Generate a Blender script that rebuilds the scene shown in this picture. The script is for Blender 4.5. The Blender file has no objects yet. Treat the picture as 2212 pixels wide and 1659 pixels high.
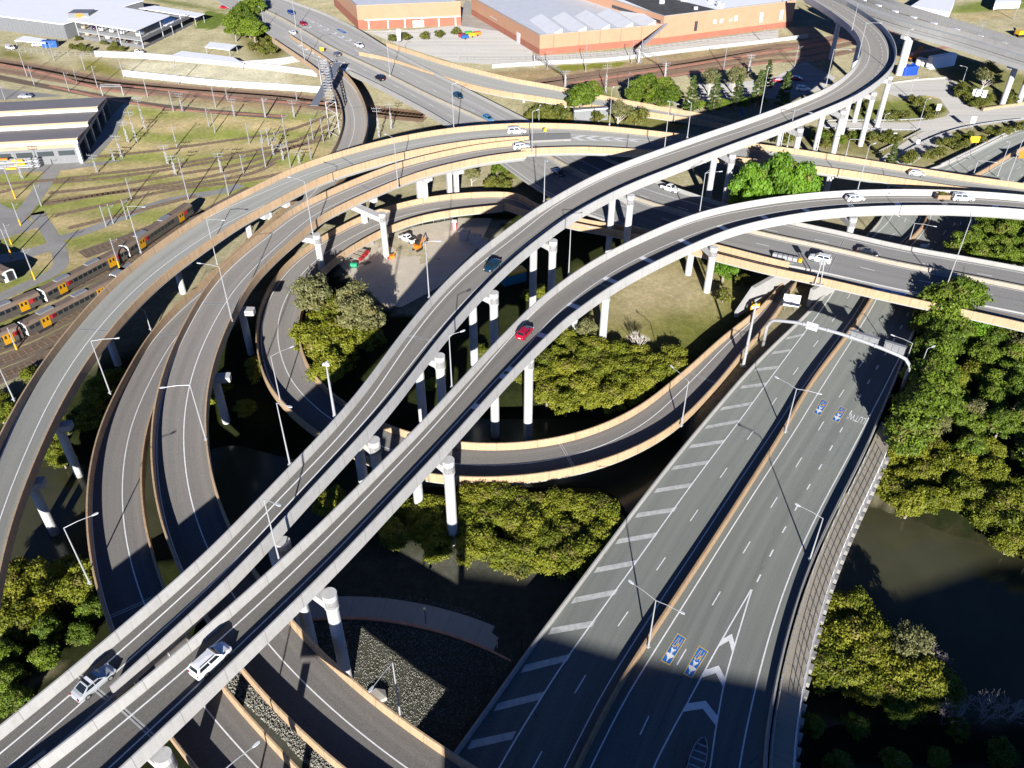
import bpy, math, random
import numpy as np
from mathutils import Vector, Matrix
rnd = random.Random(7)
PI = math.pi
# ---------------------------------------------------------------- survey helpers
# The place was surveyed from one drone photograph: camera 105 m above the creek, pitched 37.3 deg down.
FPX, PITCH, HC = 1800.0, math.radians(37.3), 105.0
CP, SP = math.cos(PITCH), math.sin(PITCH)
def at(x, y, z=0.0):
    u = (x - 1106) / FPX; v = (y - 829.5) / FPX
    d = np.array([u, CP - v * SP, -SP - v * CP]); t = (z - HC) / d[2]
    return np.array([0, 0, HC]) + d * t
def pr(P):
    x, y, z = P[0], P[1], P[2] - HC
    f = y * CP - z * SP
    return 1106 + FPX * x / f, 829.5 + FPX * (-z * CP - y * SP) / f
def q(t, x, y): return (int(t[0]) * 530.9 + x * .28, int(t[1]) * 398.16 + y * .28)
def P(s):
    out = []; t = None
    for k in s.split():
        if ',' not in k: t = k; continue
        x, y = k.split(','); out.append(q(t, float(x), float(y)) if t != 'F' else (float(x), float(y)))
    return out
def W(s, z): return [at(p[0], p[1], z) for p in P(s)]
def W1(s, z): return W(s, z)[0]
def hgt(base, toppx):            # height of a vertical thing on `base` whose top shows at pixel row toppx
    lo, hi = 0.0, 60.0
    for _ in range(40):
        m = (lo + hi) / 2
        if pr((base[0], base[1], base[2] + m))[1] > toppx: lo = m
        else: hi = m
    return lo

# ---------------------------------------------------------------- scene, tagging
sc = bpy.context.scene
COL = sc.collection
def link(o): COL.objects.link(o); return o
def tag(o, label=None, cat=None, group=None, kind=None):
    if label: o['label'] = label
    if cat: o['category'] = cat
    if group: o['group'] = group
    if kind: o['kind'] = kind
    return o
def thing(name, label, cat, loc=(0, 0, 0), rz=0, group=None, scale=None):
    o = bpy.data.objects.new(name, None); link(o); o.empty_display_size = .5
    o.location = [float(c) for c in loc]; o.rotation_euler = (0, 0, rz)
    if scale is not None: o.scale = scale
    return tag(o, label, cat, group)
def copy_tree(o, parent=None):
    c = o.copy(); link(c)
    if parent is not None: c.parent = parent
    for ch in list(o.children): copy_tree(ch, c)
    return c
ORD = ['first', 'second', 'third', 'fourth', 'fifth', 'sixth', 'seventh', 'eighth', 'ninth', 'tenth', 'eleventh', 'twelfth',
       'thirteenth', 'fourteenth', 'fifteenth', 'sixteenth', 'seventeenth', 'eighteenth', 'nineteenth', 'twentieth']

# ---------------------------------------------------------------- mesh builder
class MB:
    def __init__(s): s.v = []; s.f = []; s.m = []; s.uv = []
    def vs(s, pts):
        b = len(s.v); s.v.extend([tuple(map(float, p)) for p in pts]); return b
    def face(s, pts, mi=0, uv=None):
        b = s.vs(pts); s.f.append(tuple(range(b, b + len(pts)))); s.m.append(mi); s.uv.append(uv)
    def fi(s, idx, mi=0, uv=None): s.f.append(tuple(idx)); s.m.append(mi); s.uv.append(uv)
    def box(s, c, d, rz=0, mi=0, ax=None):
        cx, cy, cz = c; hx, hy, hz = d[0] / 2, d[1] / 2, d[2] / 2
        co, si = math.cos(rz), math.sin(rz); p = []
        for z in (-hz, hz):
            for x, y in ((-hx, -hy), (hx, -hy), (hx, hy), (-hx, hy)):
                p.append((cx + x * co - y * si, cy + x * si + y * co, cz + z))
        s.hexa(p, mi)
    def hexa(s, p, mi=0):
        b = s.vs(p)
        for q_ in ((3, 2, 1, 0), (4, 5, 6, 7), (0, 1, 5, 4), (1, 2, 6, 5), (2, 3, 7, 6), (3, 0, 4, 7)):
            s.fi([b + i for i in q_], mi)
    def bar(s, a, b_, w, h=None, mi=0):        # square beam from a to b
        a = Vector(a); b_ = Vector(b_); h = w if h is None else h
        d = (b_ - a).normalized(); up = Vector((0, 0, 1)) if abs(d.z) < .95 else Vector((0, 1, 0))
        x = d.cross(up).normalized() * (w / 2); y = x.cross(d).normalized() * (h / 2)
        s.hexa([a - x - y, a + x - y, a + x + y, a - x + y, b_ - x - y, b_ + x - y, b_ + x + y, b_ - x + y], mi)
    def tube(s, pts, rs, n=8, mi=0, cap=True):
        if not hasattr(rs, '__len__'): rs = [rs] * len(pts)
        pts = [Vector([float(c) for c in p]) for p in pts]; rings = []
        for i, p in enumerate(pts):
            d = (pts[min(i + 1, len(pts) - 1)] - pts[max(i - 1, 0)]).normalized()
            up = Vector((0, 0, 1)) if abs(d.z) < .9 else Vector((0, 1, 0))
            x = d.cross(up).normalized(); y = d.cross(x).normalized()
            rings.append(s.vs([p + (x * math.cos(2 * PI * k / n) + y * math.sin(2 * PI * k / n)) * rs[i] for k in range(n)]))
        for a, b in zip(rings, rings[1:]):
            for k in range(n): s.fi((a + k, a + (k + 1) % n, b + (k + 1) % n, b + k), mi)
        if cap:
            s.fi([rings[0] + k for k in range(n)][::-1], mi); s.fi([rings[-1] + k for k in range(n)], mi)
    def prism(s, poly, z0, z1, mi=0, mtop=None, top=True, bottom=True):   # poly: xy list ccw
        n = len(poly); z0s = z0 if hasattr(z0, '__len__') else [z0] * n; z1s = z1 if hasattr(z1, '__len__') else [z1] * n
        a = s.vs([(p[0], p[1], z) for p, z in zip(poly, z0s)]); b = s.vs([(p[0], p[1], z) for p, z in zip(poly, z1s)])
        for k in range(n): s.fi((a + k, a + (k + 1) % n, b + (k + 1) % n, b + k), mi)
        if top: s.fi([b + k for k in range(n)], mi if mtop is None else mtop)
        if bottom: s.fi([a + k for k in range(n)][::-1], mi)
    def build(s, name, mats, parent=None, smooth=False):
        me = bpy.data.meshes.new(name)
        v = np.array(s.v, dtype=float).reshape(-1, 3)
        if parent is not None and not getattr(s, 'local', False):
            off = np.zeros(3); p = parent
            while p is not None: off += np.array(p.location); p = p.parent
            v = v - off
        me.from_pydata(v.tolist(), [], s.f)
        if any(u is not None for u in s.uv):
            uvl = me.uv_layers.new(name='UVMap'); li = 0; arr = []
            for f, u in zip(s.f, s.uv):
                arr.extend(u if u is not None else [(0, 0)] * len(f))
            uvl.data.foreach_set('uv', np.array(arr, dtype=np.float32).ravel())
        if not isinstance(mats, (list, tuple)): mats = [mats]
        for m in mats: me.materials.append(m)
        if len(mats) > 1: me.polygons.foreach_set('material_index', s.m)
        if smooth: me.polygons.foreach_set('use_smooth', [True] * len(s.f))
        me.update()
        o = bpy.data.objects.new(name, me); link(o)
        if parent is not None: o.parent = parent
        return o
def LMB():
    m = MB(); m.local = True; return m

# ---------------------------------------------------------------- materials
def node_mat(name):
    m = bpy.data.materials.new(name); m.use_nodes = True
    nt = m.node_tree; return m, nt, nt.nodes['Principled BSDF']
def N(nt, typ, **kw):
    n = nt.nodes.new(typ)
    for k, v in kw.items():
        if k.startswith('i_'):
            n.inputs[int(k[2:]) if k[2:].isdigit() else k[2:]].default_value = v
        else: setattr(n, k, v)
    return n
def rgb(c): return (c[0], c[1], c[2], 1)
def mixc(nt, fac, a, b, mode='MIX'):
    n = N(nt, 'ShaderNodeMix', data_type='RGBA', blend_type=mode)
    for i, v in ((0, fac), (6, a), (7, b)):
        if hasattr(v, 'is_output'): nt.links.new(v, n.inputs[i])
        elif isinstance(v, (int, float)): n.inputs[i].default_value = v
        else: n.inputs[i].default_value = rgb(v)
    return n.outputs[2]
def noise(nt, vec, scale, detail=4, rough=.6, dims='3D'):
    n = N(nt, 'ShaderNodeTexNoise'); n.inputs['Scale'].default_value = scale
    n.inputs['Detail'].default_value = detail; n.inputs['Roughness'].default_value = rough
    if vec is not None: nt.links.new(vec, n.inputs['Vector'])
    return n.outputs['Fac']
def ramp(nt, f, a, b, c0=(0, 0, 0), c1=(1, 1, 1)):
    r = N(nt, 'ShaderNodeMapRange'); nt.links.new(f, r.inputs[0])
    r.inputs[1].default_value = a; r.inputs[2].default_value = b; return r.outputs[0]
def mapping(nt, vec, sc_):
    m = N(nt, 'ShaderNodeMapping'); nt.links.new(vec, m.inputs[0]); m.inputs['Scale'].default_value = sc_; return m.outputs[0]
def math_(nt, op, a, b=None):
    n = N(nt, 'ShaderNodeMath', operation=op)
    for i, v in ((0, a), (1, b)):
        if v is None: continue
        if hasattr(v, 'is_output'): nt.links.new(v, n.inputs[i])
        else: n.inputs[i].default_value = v
    return n.outputs[0]
def bump(nt, b, h, strength, dist=.05):
    n = N(nt, 'ShaderNodeBump'); n.inputs['Strength'].default_value = strength; n.inputs['Distance'].default_value = dist
    nt.links.new(h, n.inputs['Height']); nt.links.new(n.outputs[0], b.inputs['Normal'])
def plain(name, c, rough=.6, var=.12, scale=1.5, metal=0.0, bmp=0.0, obj=True, c2=None):
    m, nt, b = node_mat(name)
    tc = N(nt, 'ShaderNodeTexCoord').outputs['Object'] if obj else N(nt, 'ShaderNodeNewGeometry').outputs['Position']
    f = noise(nt, tc, scale, 5); f2 = noise(nt, tc, scale * 9, 3)
    f = math_(nt, 'ADD', math_(nt, 'MULTIPLY', f, .7), math_(nt, 'MULTIPLY', f2, .3))
    f = ramp(nt, f, .3, .7)
    lo = c2 if c2 else tuple(k * (1 - var) for k in c); hi = c if c2 else tuple(min(1, k * (1 + var)) for k in c)
    nt.links.new(mixc(nt, f, lo, hi), b.inputs['Base Color'])
    b.inputs['Roughness'].default_value = rough; b.inputs['Metallic'].default_value = metal
    if bmp: bump(nt, b, f2, bmp)
    return m
def glossy(name, c, rough=.25, coat=.0, metal=0.0, spec=.5):
    m, nt, b = node_mat(name)
    tc = N(nt, 'ShaderNodeTexCoord').outputs['Object']
    f = ramp(nt, noise(nt, tc, 3.0, 4), .3, .7)
    nt.links.new(mixc(nt, f, tuple(k * .93 for k in c), c), b.inputs['Base Color'])
    b.inputs['Roughness'].default_value = rough; b.inputs['Metallic'].default_value = metal
    b.inputs['Coat Weight'].default_value = coat; b.inputs['Coat Roughness'].default_value = .08
    b.inputs['Specular IOR Level'].default_value = spec
    return m
def asphalt(name, c, streak=.22, spd=.1):
    m, nt, b = node_mat(name)
    uv = N(nt, 'ShaderNodeUVMap').outputs[0]; pos = N(nt, 'ShaderNodeNewGeometry').outputs['Position']
    s1 = noise(nt, mapping(nt, uv, (.012, .9, 1)), 1.0, 5, .65)       # long streaks along the lane
    s2 = noise(nt, mapping(nt, uv, (.05, .06, 1)), 1.0, 4)            # big patches
    s3 = noise(nt, pos, 7.0, 3, .7)                                   # aggregate
    s1 = ramp(nt, s1, .3, .7); s2 = ramp(nt, s2, .3, .7)
    lo = tuple(k * (1 - streak) for k in c); hi = tuple(k * (1 + streak) for k in c)
    col = mixc(nt, s1, lo, hi)
    col = mixc(nt, math_(nt, 'MULTIPLY', s2, .45), col, tuple(k * v for k, v in zip(c, (1.28, 1.18, 1.06))))
    s4 = ramp(nt, noise(nt, mapping(nt, uv, (.004, .55, 1)), 1.0, 2, .4), .36, .64)   # tyre-darkened wheel paths
    col = mixc(nt, math_(nt, 'MULTIPLY', s4, .34), col, tuple(k * .55 for k in c))
    s5 = ramp(nt, noise(nt, pos, .9, 5, .75), .66, .8); col = mixc(nt, math_(nt, 'MULTIPLY', s5, .35), col, tuple(k * .5 for k in c))
    f3 = ramp(nt, s3, .35, .65)
    col = mixc(nt, .22, col, mixc(nt, f3, (.03, .03, .03), (.3, .3, .29)))
    # a few sealed cracks and lengthwise seams
    w = N(nt, 'ShaderNodeTexVoronoi', feature='DISTANCE_TO_EDGE'); nt.links.new(mapping(nt, uv, (.035, .16, 1)), w.inputs['Vector']); w.inputs['Scale'].default_value = 1
    cr = math_(nt, 'LESS_THAN', w.outputs['Distance'], .006)
    cr = math_(nt, 'MULTIPLY', cr, math_(nt, 'GREATER_THAN', s2, .8))
    col = mixc(nt, math_(nt, 'MULTIPLY', cr, .35), col, (.03, .03, .032))
    nt.links.new(col, b.inputs['Base Color']); b.inputs['Roughness'].default_value = .82
    b.inputs['Specular IOR Level'].default_value = .25; b.inputs['Diffuse Roughness'].default_value = 1.0
    bump(nt, b, s3, .1, .02)
    return m
def concrete(name, c, grime=(.3, .26, .2), panel=4.0, gr=.5, dark=.35, rough=.8):
    m, nt, b = node_mat(name)
    uv = N(nt, 'ShaderNodeUVMap').outputs[0]; pos = N(nt, 'ShaderNodeNewGeometry').outputs['Position']
    a = ramp(nt, noise(nt, pos, .35, 6, .65), .3, .72)
    st = ramp(nt, noise(nt, mapping(nt, uv, (1.6, .25, 1)), 1.0, 4, .7), .45, .8)  # runs down the face
    fine = noise(nt, pos, 9.0, 3, .7)
    col = mixc(nt, a, tuple(k * .86 for k in c), c)
    col = mixc(nt, math_(nt, 'MULTIPLY', st, gr), col, grime)
    if panel:
        x = N(nt, 'ShaderNodeSeparateXYZ'); nt.links.new(uv, x.inputs[0])
        fr = math_(nt, 'FRACT', math_(nt, 'DIVIDE', x.outputs[0], panel))
        ln = math_(nt, 'LESS_THAN', fr, .10 / panel)
        idn = N(nt, 'ShaderNodeTexWhiteNoise', noise_dimensions='1D'); nt.links.new(math_(nt, 'FLOOR', math_(nt, 'DIVIDE', x.outputs[0], panel)), idn.inputs['W'])
        col = mixc(nt, math_(nt, 'MULTIPLY', idn.outputs['Value'], .16), col, tuple(k * .55 for k in c))
        col = mixc(nt, math_(nt, 'MULTIPLY', ln, dark), col, (.08, .07, .06))
    col = mixc(nt, .12, col, mixc(nt, ramp(nt, fine, .3, .7), (.1, .1, .1), (.7, .7, .68)))
    nt.links.new(col, b.inputs['Base Color']); b.inputs['Roughness'].default_value = rough
    b.inputs['Specular IOR Level'].default_value = .3
    bump(nt, b, fine, .15, .02)
    return m
def foliage(name, cols, var=.5):
    m, nt, b = node_mat(name)
    at_ = N(nt, 'ShaderNodeAttribute', attribute_name='leaf'); oi = N(nt, 'ShaderNodeObjectInfo')
    col = mixc(nt, at_.outputs['Fac'], cols[0], cols[1])
    col = mixc(nt, math_(nt, 'MULTIPLY', oi.outputs['Random'], var), col, cols[2])
    at2 = N(nt, 'ShaderNodeAttribute', attribute_name='tone'); col = mixc(nt, math_(nt, 'MULTIPLY', at2.outputs['Fac'], .6), col, (.22, .17, .06))
    hs = N(nt, 'ShaderNodeHueSaturation'); nt.links.new(col, hs.inputs['Color'])
    nt.links.new(math_(nt, 'ADD', .82, math_(nt, 'MULTIPLY', oi.outputs['Random'], .36)), hs.inputs['Value'])
    nt.links.new(hs.outputs[0], b.inputs['Base Color'])
    b.inputs['Roughness'].default_value = .55; b.inputs['Specular IOR Level'].default_value = .3
    tr = N(nt, 'ShaderNodeBsdfTranslucent'); nt.links.new(hs.outputs[0], tr.inputs[0])
    mx = N(nt, 'ShaderNodeMixShader'); mx.inputs[0].default_value = .25
    out = nt.nodes['Material Output']
    nt.links.new(b.outputs[0], mx.inputs[1]); nt.links.new(tr.outputs[0], mx.inputs[2]); nt.links.new(mx.outputs[0], out.inputs[0])
    return m
def ground_mat():
    m, nt, b = node_mat('soil_and_grass')
    ca = N(nt, 'ShaderNodeVertexColor', layer_name='zone'); pos = N(nt, 'ShaderNodeNewGeometry').outputs['Position']
    p2 = mapping(nt, pos, (1, 1, .3))
    n1 = ramp(nt, noise(nt, p2, .11, 6, .65), .32, .68); n2 = ramp(nt, noise(nt, p2, .8, 5, .7), .3, .7); n3 = noise(nt, p2, 5.0, 4, .75)
    v = math_(nt, 'ADD', .58, math_(nt, 'ADD', math_(nt, 'MULTIPLY', n1, .42), math_(nt, 'MULTIPLY', n2, .5)))
    gr = N(nt, 'ShaderNodeCombineColor')
    for i in range(3): nt.links.new(v, gr.inputs[i])
    col = mixc(nt, 1.0, ca.outputs[0], gr.outputs[0], 'MULTIPLY')
    col = mixc(nt, math_(nt, 'MULTIPLY', math_(nt, 'SUBTRACT', 1.0, n2), .30), col, mixc(nt, 1.0, ca.outputs[0], (.62, .86, .35), 'MULTIPLY'))
    col = mixc(nt, 1.0, col, mixc(nt, ramp(nt, n3, .3, .7), (.62, .62, .6), (1.38, 1.36, 1.3)), 'MULTIPLY')
    nt.links.new(col, b.inputs['Base Color']); b.inputs['Roughness'].default_value = .95; b.inputs['Specular IOR Level'].default_value = .1; b.inputs['Diffuse Roughness'].default_value = 1.0
    bump(nt, b, n3, .35, .1)
    return m
M = {}
M['asph_white'] = asphalt('asphalt_brown_grey', (0.121, 0.115, 0.108))
M['asph_c'] = asphalt('asphalt_blue_grey', (0.166, 0.172, 0.167))
M['asph_d'] = asphalt('asphalt_worn_brown', (0.142, 0.134, 0.128))
M['asph_h'] = asphalt('asphalt_greenish_grey', (0.146, 0.160, 0.150))
M['asph_g'] = asphalt('asphalt_dark_grey', (0.144, 0.144, 0.147))
M['asph_far'] = asphalt('asphalt_pale', (0.269, 0.264, 0.256))
M['conc_white'] = concrete('concrete_pale', (.46, .45, .43), (.25, .225, .19), 6.0, .5, .5)
M['conc_tan'] = concrete('concrete_tan_stained', (.50, .335, .18), (.23, .135, .06), 4.0, .7, .65)
M['conc_deck'] = concrete('concrete_deck', (.36, .355, .34), (.2, .19, .17), 0, .35)
def pier_mat():
    m, nt, b = node_mat('concrete_pier'); pos = N(nt, 'ShaderNodeNewGeometry').outputs['Position']
    a = ramp(nt, noise(nt, pos, .4, 5), .3, .7); st = ramp(nt, noise(nt, mapping(nt, pos, (2.2, 2.2, .12)), 1.0, 5, .7), .5, .78); fine = noise(nt, pos, 8.0, 3, .7)
    x = N(nt, 'ShaderNodeSeparateXYZ'); nt.links.new(pos, x.inputs[0])
    ln = math_(nt, 'LESS_THAN', math_(nt, 'FRACT', math_(nt, 'DIVIDE', x.outputs[2], 3.2)), .025)
    tide = N(nt, 'ShaderNodeMapRange'); nt.links.new(math_(nt, 'ADD', x.outputs[2], math_(nt, 'MULTIPLY', a, 1.2)), tide.inputs[0]); tide.inputs[1].default_value = 2.2; tide.inputs[2].default_value = 1.2
    col = mixc(nt, a, (.42, .417, .41), (.50, .497, .49)); col = mixc(nt, math_(nt, 'MULTIPLY', st, .45), col, (.18, .17, .15)); col = mixc(nt, math_(nt, 'MULTIPLY', ln, .35), col, (.12, .12, .115))
    col = mixc(nt, math_(nt, 'MULTIPLY', tide.outputs[0], .6), col, (.10, .09, .065)); col = mixc(nt, .12, col, mixc(nt, ramp(nt, fine, .3, .7), (.2, .2, .2), (.8, .8, .8)))
    nt.links.new(col, b.inputs['Base Color']); b.inputs['Roughness'].default_value = .85; bump(nt, b, fine, .15, .02); return m
M['conc_pier'] = pier_mat()
M['conc_grey'] = concrete('concrete_grey', (.34, .33, .31), (.2, .19, .16), 5.0, .4, .4)
M['paint'] = plain('road_paint_white', (.74, .74, .73), .6, .18, 2.0, obj=False)
M['paint_worn'] = plain('road_paint_worn', (.46, .46, .44), .7, .35, 1.2, obj=False)
M['paint_yellow'] = plain('road_paint_yellow', (.72, .46, .05), .6, .2, 2.0, obj=False)
M['paint_blue'] = plain('road_paint_blue', (.018, .15, .46), .6, .2, 2.0, obj=False)
M['joint'] = plain('joint_concrete', (.33, .33, .325), .7, .15, 2.0, obj=False)
M['jdark'] = plain('joint_rubber', (.03, .03, .032), .8, .1, 2.0, obj=False)
M['steel'] = plain('galvanised_steel', (.40, .405, .415), .45, .08, 3.0, .25)
M['steel_d'] = plain('weathered_steel', (.25, .255, .26), .5, .15, 2.0, .2)
M['white'] = glossy('white_paint', (.80, .80, .80), .3, .3)
M['rubber'] = plain('tyre_rubber', (.016, .016, .017), .85, .2, 6.0)
M['rim'] = glossy('alloy_rim', (.5, .5, .51), .3, 0, .6)
M['glass'] = glossy('tinted_glass', (.012, .018, .024), .08, .6)
M['lampglass'] = glossy('lamp_glass', (.62, .64, .66), .2, .5)
M['redlamp'] = glossy('red_lamp', (.35, .012, .015), .2, .5)
M['black'] = plain('black_plastic', (.02, .02, .022), .6, .2, 4.0)
M['timber'] = plain('timber', (.30, .21, .13), .8, .3, 3.0)
# ---------------------------------------------------------------- road curves
def gsmooth(a, sig, ds):
    if sig <= 0: return a
    k = int(3 * sig / ds) + 1; x = np.arange(-k, k + 1) * ds; w = np.exp(-.5 * (x / sig) ** 2); w /= w.sum()
    a = np.asarray(a, float); one = a.ndim == 1
    if one: a = a[:, None]
    pre = 2 * a[0] - a[1:k + 1][::-1] if len(a) > k else np.repeat(a[:1], k, 0)
    post = 2 * a[-1] - a[-k - 1:-1][::-1] if len(a) > k else np.repeat(a[-1:], k, 0)
    b = np.vstack([pre, a, post]); r = np.stack([np.convolve(b[:, i], w, 'valid') for i in range(a.shape[1])], 1)
    return r[:, 0] if one else r
def resample(p, ds):
    p = np.asarray(p, float); d = np.hypot(np.diff(p[:, 0]), np.diff(p[:, 1])); s = np.r_[0, np.cumsum(d)]
    n = max(3, int(s[-1] / ds) + 1); t = np.linspace(0, s[-1], n)
    return np.stack([np.interp(t, s, p[:, i]) for i in range(p.shape[1])], 1)
def nearest(p, pl):
    a = pl[:-1, :2]; d = pl[1:, :2] - a; L = (d ** 2).sum(1) + 1e-9
    t = np.clip(((p[:2] - a) * d).sum(1) / L, 0, 1); c = a + d * t[:, None]
    i = int(np.argmin(((c - p[:2]) ** 2).sum(1))); return i + t[i], c[i]
class Road:
    def __init__(s, L, N=None, width=None, anc=None, bh=1.5, sig=7.0, wsig=16.0, ds=1.6, clip=(8, 94)):
        s.anc = np.array(anc, float)
        def un(pts): return np.array([np.r_[at(x, y, s.zpx(x, y) + bh)[:2], s.zpx(x, y)] for x, y in pts])
        l = gsmooth(resample(un(P(L) if isinstance(L, str) else L), ds), sig, ds); l = resample(l, ds)
        def nrm(c):
            t = np.gradient(c[:, :2], axis=0); t /= np.linalg.norm(t, axis=1)[:, None]; return t, np.stack([-t[:, 1], t[:, 0]], 1)
        if N is not None:
            n = gsmooth(resample(un(P(N)), ds), sig, ds)
            c = []; w = []
            for p in l:
                i, cc = nearest(p, n); c.append(np.r_[(p[:2] + cc) / 2, p[2]]); w.append(np.hypot(*(p[:2] - cc)))
            c = np.array(c); w = np.array(w)
            # clamp the ends where the far list runs on past the near one
            w = np.clip(w, np.percentile(w, clip[0]), np.percentile(w, clip[1])); w = gsmooth(w, wsig, ds)
            t, nn = nrm(l); c = np.c_[l[:, :2] - nn * w[:, None] / 2, l[:, 2]]
        else:
            w = np.full(len(l), float(width)); t, nn = nrm(l); c = np.c_[l[:, :2] - nn * w[:, None] / 2, l[:, 2]]
        c = gsmooth(c, 3.0, ds); c[:, 2] = gsmooth(c[:, 2], 12.0, ds)
        s.C = c; s.hw = w / 2; s.T, s.Nn = nrm(c); s.n = len(c)
        s.s = np.r_[0, np.cumsum(np.hypot(np.diff(c[:, 0]), np.diff(c[:, 1])))]
    def zpx(s, x, y):
        if len(s.anc) == 1: return s.anc[0, 2]
        i, _ = nearest(np.array([x, y]), s.anc); k = min(int(i), len(s.anc) - 2); f = i - k
        return s.anc[k, 2] * (1 - f) + s.anc[k + 1, 2] * f
    def loc(s, p):                 # (arc length, signed lateral offset) of a world xy point
        i, c = nearest(np.asarray(p, float), s.C); k = min(int(i), s.n - 2); f = i - k
        nn = s.Nn[k] * (1 - f) + s.Nn[k + 1] * f
        return s.s[k] * (1 - f) + s.s[k + 1] * f, float(np.dot(np.asarray(p)[:2] - c, nn))
    def px(s, x, y, dz=0.0):       # pixel on the deck -> (s, lateral)
        return s.loc(at(x, y, s.zpx(x, y) + dz))
    def at(s, sv, d, dz=0.0):
        x = np.interp(sv, s.s, s.C[:, 0]); y = np.interp(sv, s.s, s.C[:, 1]); z = np.interp(sv, s.s, s.C[:, 2])
        nx = np.interp(sv, s.s, s.Nn[:, 0]); ny = np.interp(sv, s.s, s.Nn[:, 1])
        return np.array([x + nx * d, y + ny * d, z + dz])
    def half(s, sv): return float(np.interp(sv, s.s, s.hw))
    def head(s, sv):
        tx = np.interp(sv, s.s, s.T[:, 0]); ty = np.interp(sv, s.s, s.T[:, 1]); return math.atan2(ty, tx)
    def stations(s, s0, s1, ds=1.6):
        n = max(2, int(abs(s1 - s0) / ds) + 1); return np.linspace(s0, s1, n)
    def sheet(s, mb, s0, s1, fa, fb, dz, mi=0, ds=1.6):     # fa, fb: lateral offsets as functions of arc length
        st = s.stations(s0, s1, ds); A = [s.at(v, fa(v), dz) for v in st]; B = [s.at(v, fb(v), dz) for v in st]
        b = mb.vs(A); c = mb.vs(B)
        for k in range(len(st) - 1):
            mb.fi((b + k, c + k, c + k + 1, b + k + 1), mi,
                  [(st[k], fa(st[k])), (st[k], fb(st[k])), (st[k + 1], fb(st[k + 1])), (st[k + 1], fa(st[k + 1]))])
    def sweep(s, mb, s0, s1, prof, mi=0, ds=1.6, close=True):   # prof: (side, offset, z); lateral = side*half + offset
        st = s.stations(s0, s1, ds); m = len(prof); rows = []
        per = np.r_[0, np.cumsum([math.hypot(prof[(k + 1) % m][1] - prof[k][1], prof[(k + 1) % m][2] - prof[k][2]) if prof[k][0] == prof[(k + 1) % m][0] else 5 for k in range(m)])]
        for v in st:
            h = s.half(v); rows.append(mb.vs([s.at(v, a * h + o, z) for a, o, z in prof]))
        for k in range(len(st) - 1):
            for j in range(m if close else m - 1):
                j2 = (j + 1) % m
                mb.fi((rows[k] + j, rows[k] + j2, rows[k + 1] + j2, rows[k + 1] + j), mi,
                      [(st[k], per[j]), (st[k], per[j + 1]), (st[k + 1], per[j + 1]), (st[k + 1], per[j])])
        if close:
            mb.fi([rows[0] + j for j in range(m)][::-1], mi, [(0, 0)] * m); mb.fi([rows[-1] + j for j in range(m)], mi, [(0, 0)] * m)
    def lat(s, spec):              # lateral position function from pixels along a painted line
        pts = sorted(s.px(x, y) for x, y in P(spec)); a = [p[0] for p in pts]; b = [p[1] for p in pts]
        g = np.arange(s.s[0], s.s[-1] + 2, 2.0); y = np.interp(g, a, b)
        if len(a) > 4 and a[-1] - a[0] > 60: y = gsmooth(y, 11.0, 2.0)
        return lambda v: float(np.interp(v, g, y))
    def srange(s, spec):
        r = [s.px(x, y)[0] for x, y in P(spec)]; return min(r), max(r)
def const(d): return lambda v: d
def edge(r, side, off): return lambda v: side * r.half(v) + off

ROADS = {}
def viaduct(key, name, label, road, surf, conc, deckmat, bar=(True, True), rng=(None, None), drop=.3, girder=True, tw=.42, bh=1.5, gdepth=1.9, blab=None, kind=None, cat='viaduct', slab=True):
    r = road; ROADS[key] = r
    i = len(r.s) // 2
    t = thing(name, label, cat, (r.C[i][0], r.C[i][1], 0)); r.root = t
    if kind:
        t['kind'] = kind
        if 'category' in t: del t['category']
    S0, S1 = 0.0, r.s[-1]
    mb = MB(); r.sheet(mb, S0, S1, edge(r, 1, -tw + .02), edge(r, -1, tw - .02), 0.0); mb.build('road_surface', surf, t)
    if slab:
        mb = MB()
        e = .55 if gdepth < 1 else 1.9
        prof = [(1, -.12, -.03), (-1, .12, -.03), (-1, .12, -.62), (-1, 1.5, -.85), (-1, 1.9, -gdepth), (1, -1.9, -gdepth), (1, -1.5, -.85), (1, -.12, -.62)] if girder else \
               [(1, -.12, -.03), (-1, .12, -.03), (-1, .12, -.7), (1, -.12, -.7)]
        r.sweep(mb, S0, S1, prof); mb.build('deck', deckmat, t)
    r.bars = []
    for side, on in ((1, bar[0]), (-1, bar[1])):
        if not on: continue
        for a, b in (on if isinstance(on, list) else [(S0, S1)]):
            mb = MB(); sg = -side
            r.sweep(mb, a, b, [(side, 0, bh - .04), (side, sg * .04, bh), (side, sg * (tw - .16), bh), (side, sg * (tw - .12), bh - .05), (side, sg * tw, .25), (side, sg * tw, -.01), (side, sg * .1, -.02), (side, sg * .1, -drop - .02), (side, 0, -drop)][::side])
            r.bars.append(mb.build('barrier', conc, t))
    r.lines = MB()
    return r
def line(r, fn, s0, s1, w=.17, dz=.012, mi=0, dash=None):
    if dash:
        v = s0
        while v + dash[0] < s1:
            r.sheet(r.lines, v, v + dash[0], lambda x: fn(x) + w / 2, lambda x: fn(x) - w / 2, dz, mi); v += dash[0] + dash[1]
    else: r.sheet(r.lines, s0, s1, lambda x: fn(x) + w / 2, lambda x: fn(x) - w / 2, dz, mi)
def done(r, mats=None):
    if r.lines.f: r.lines.build('lane_marking', mats or M['paint'], r.root)
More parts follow.
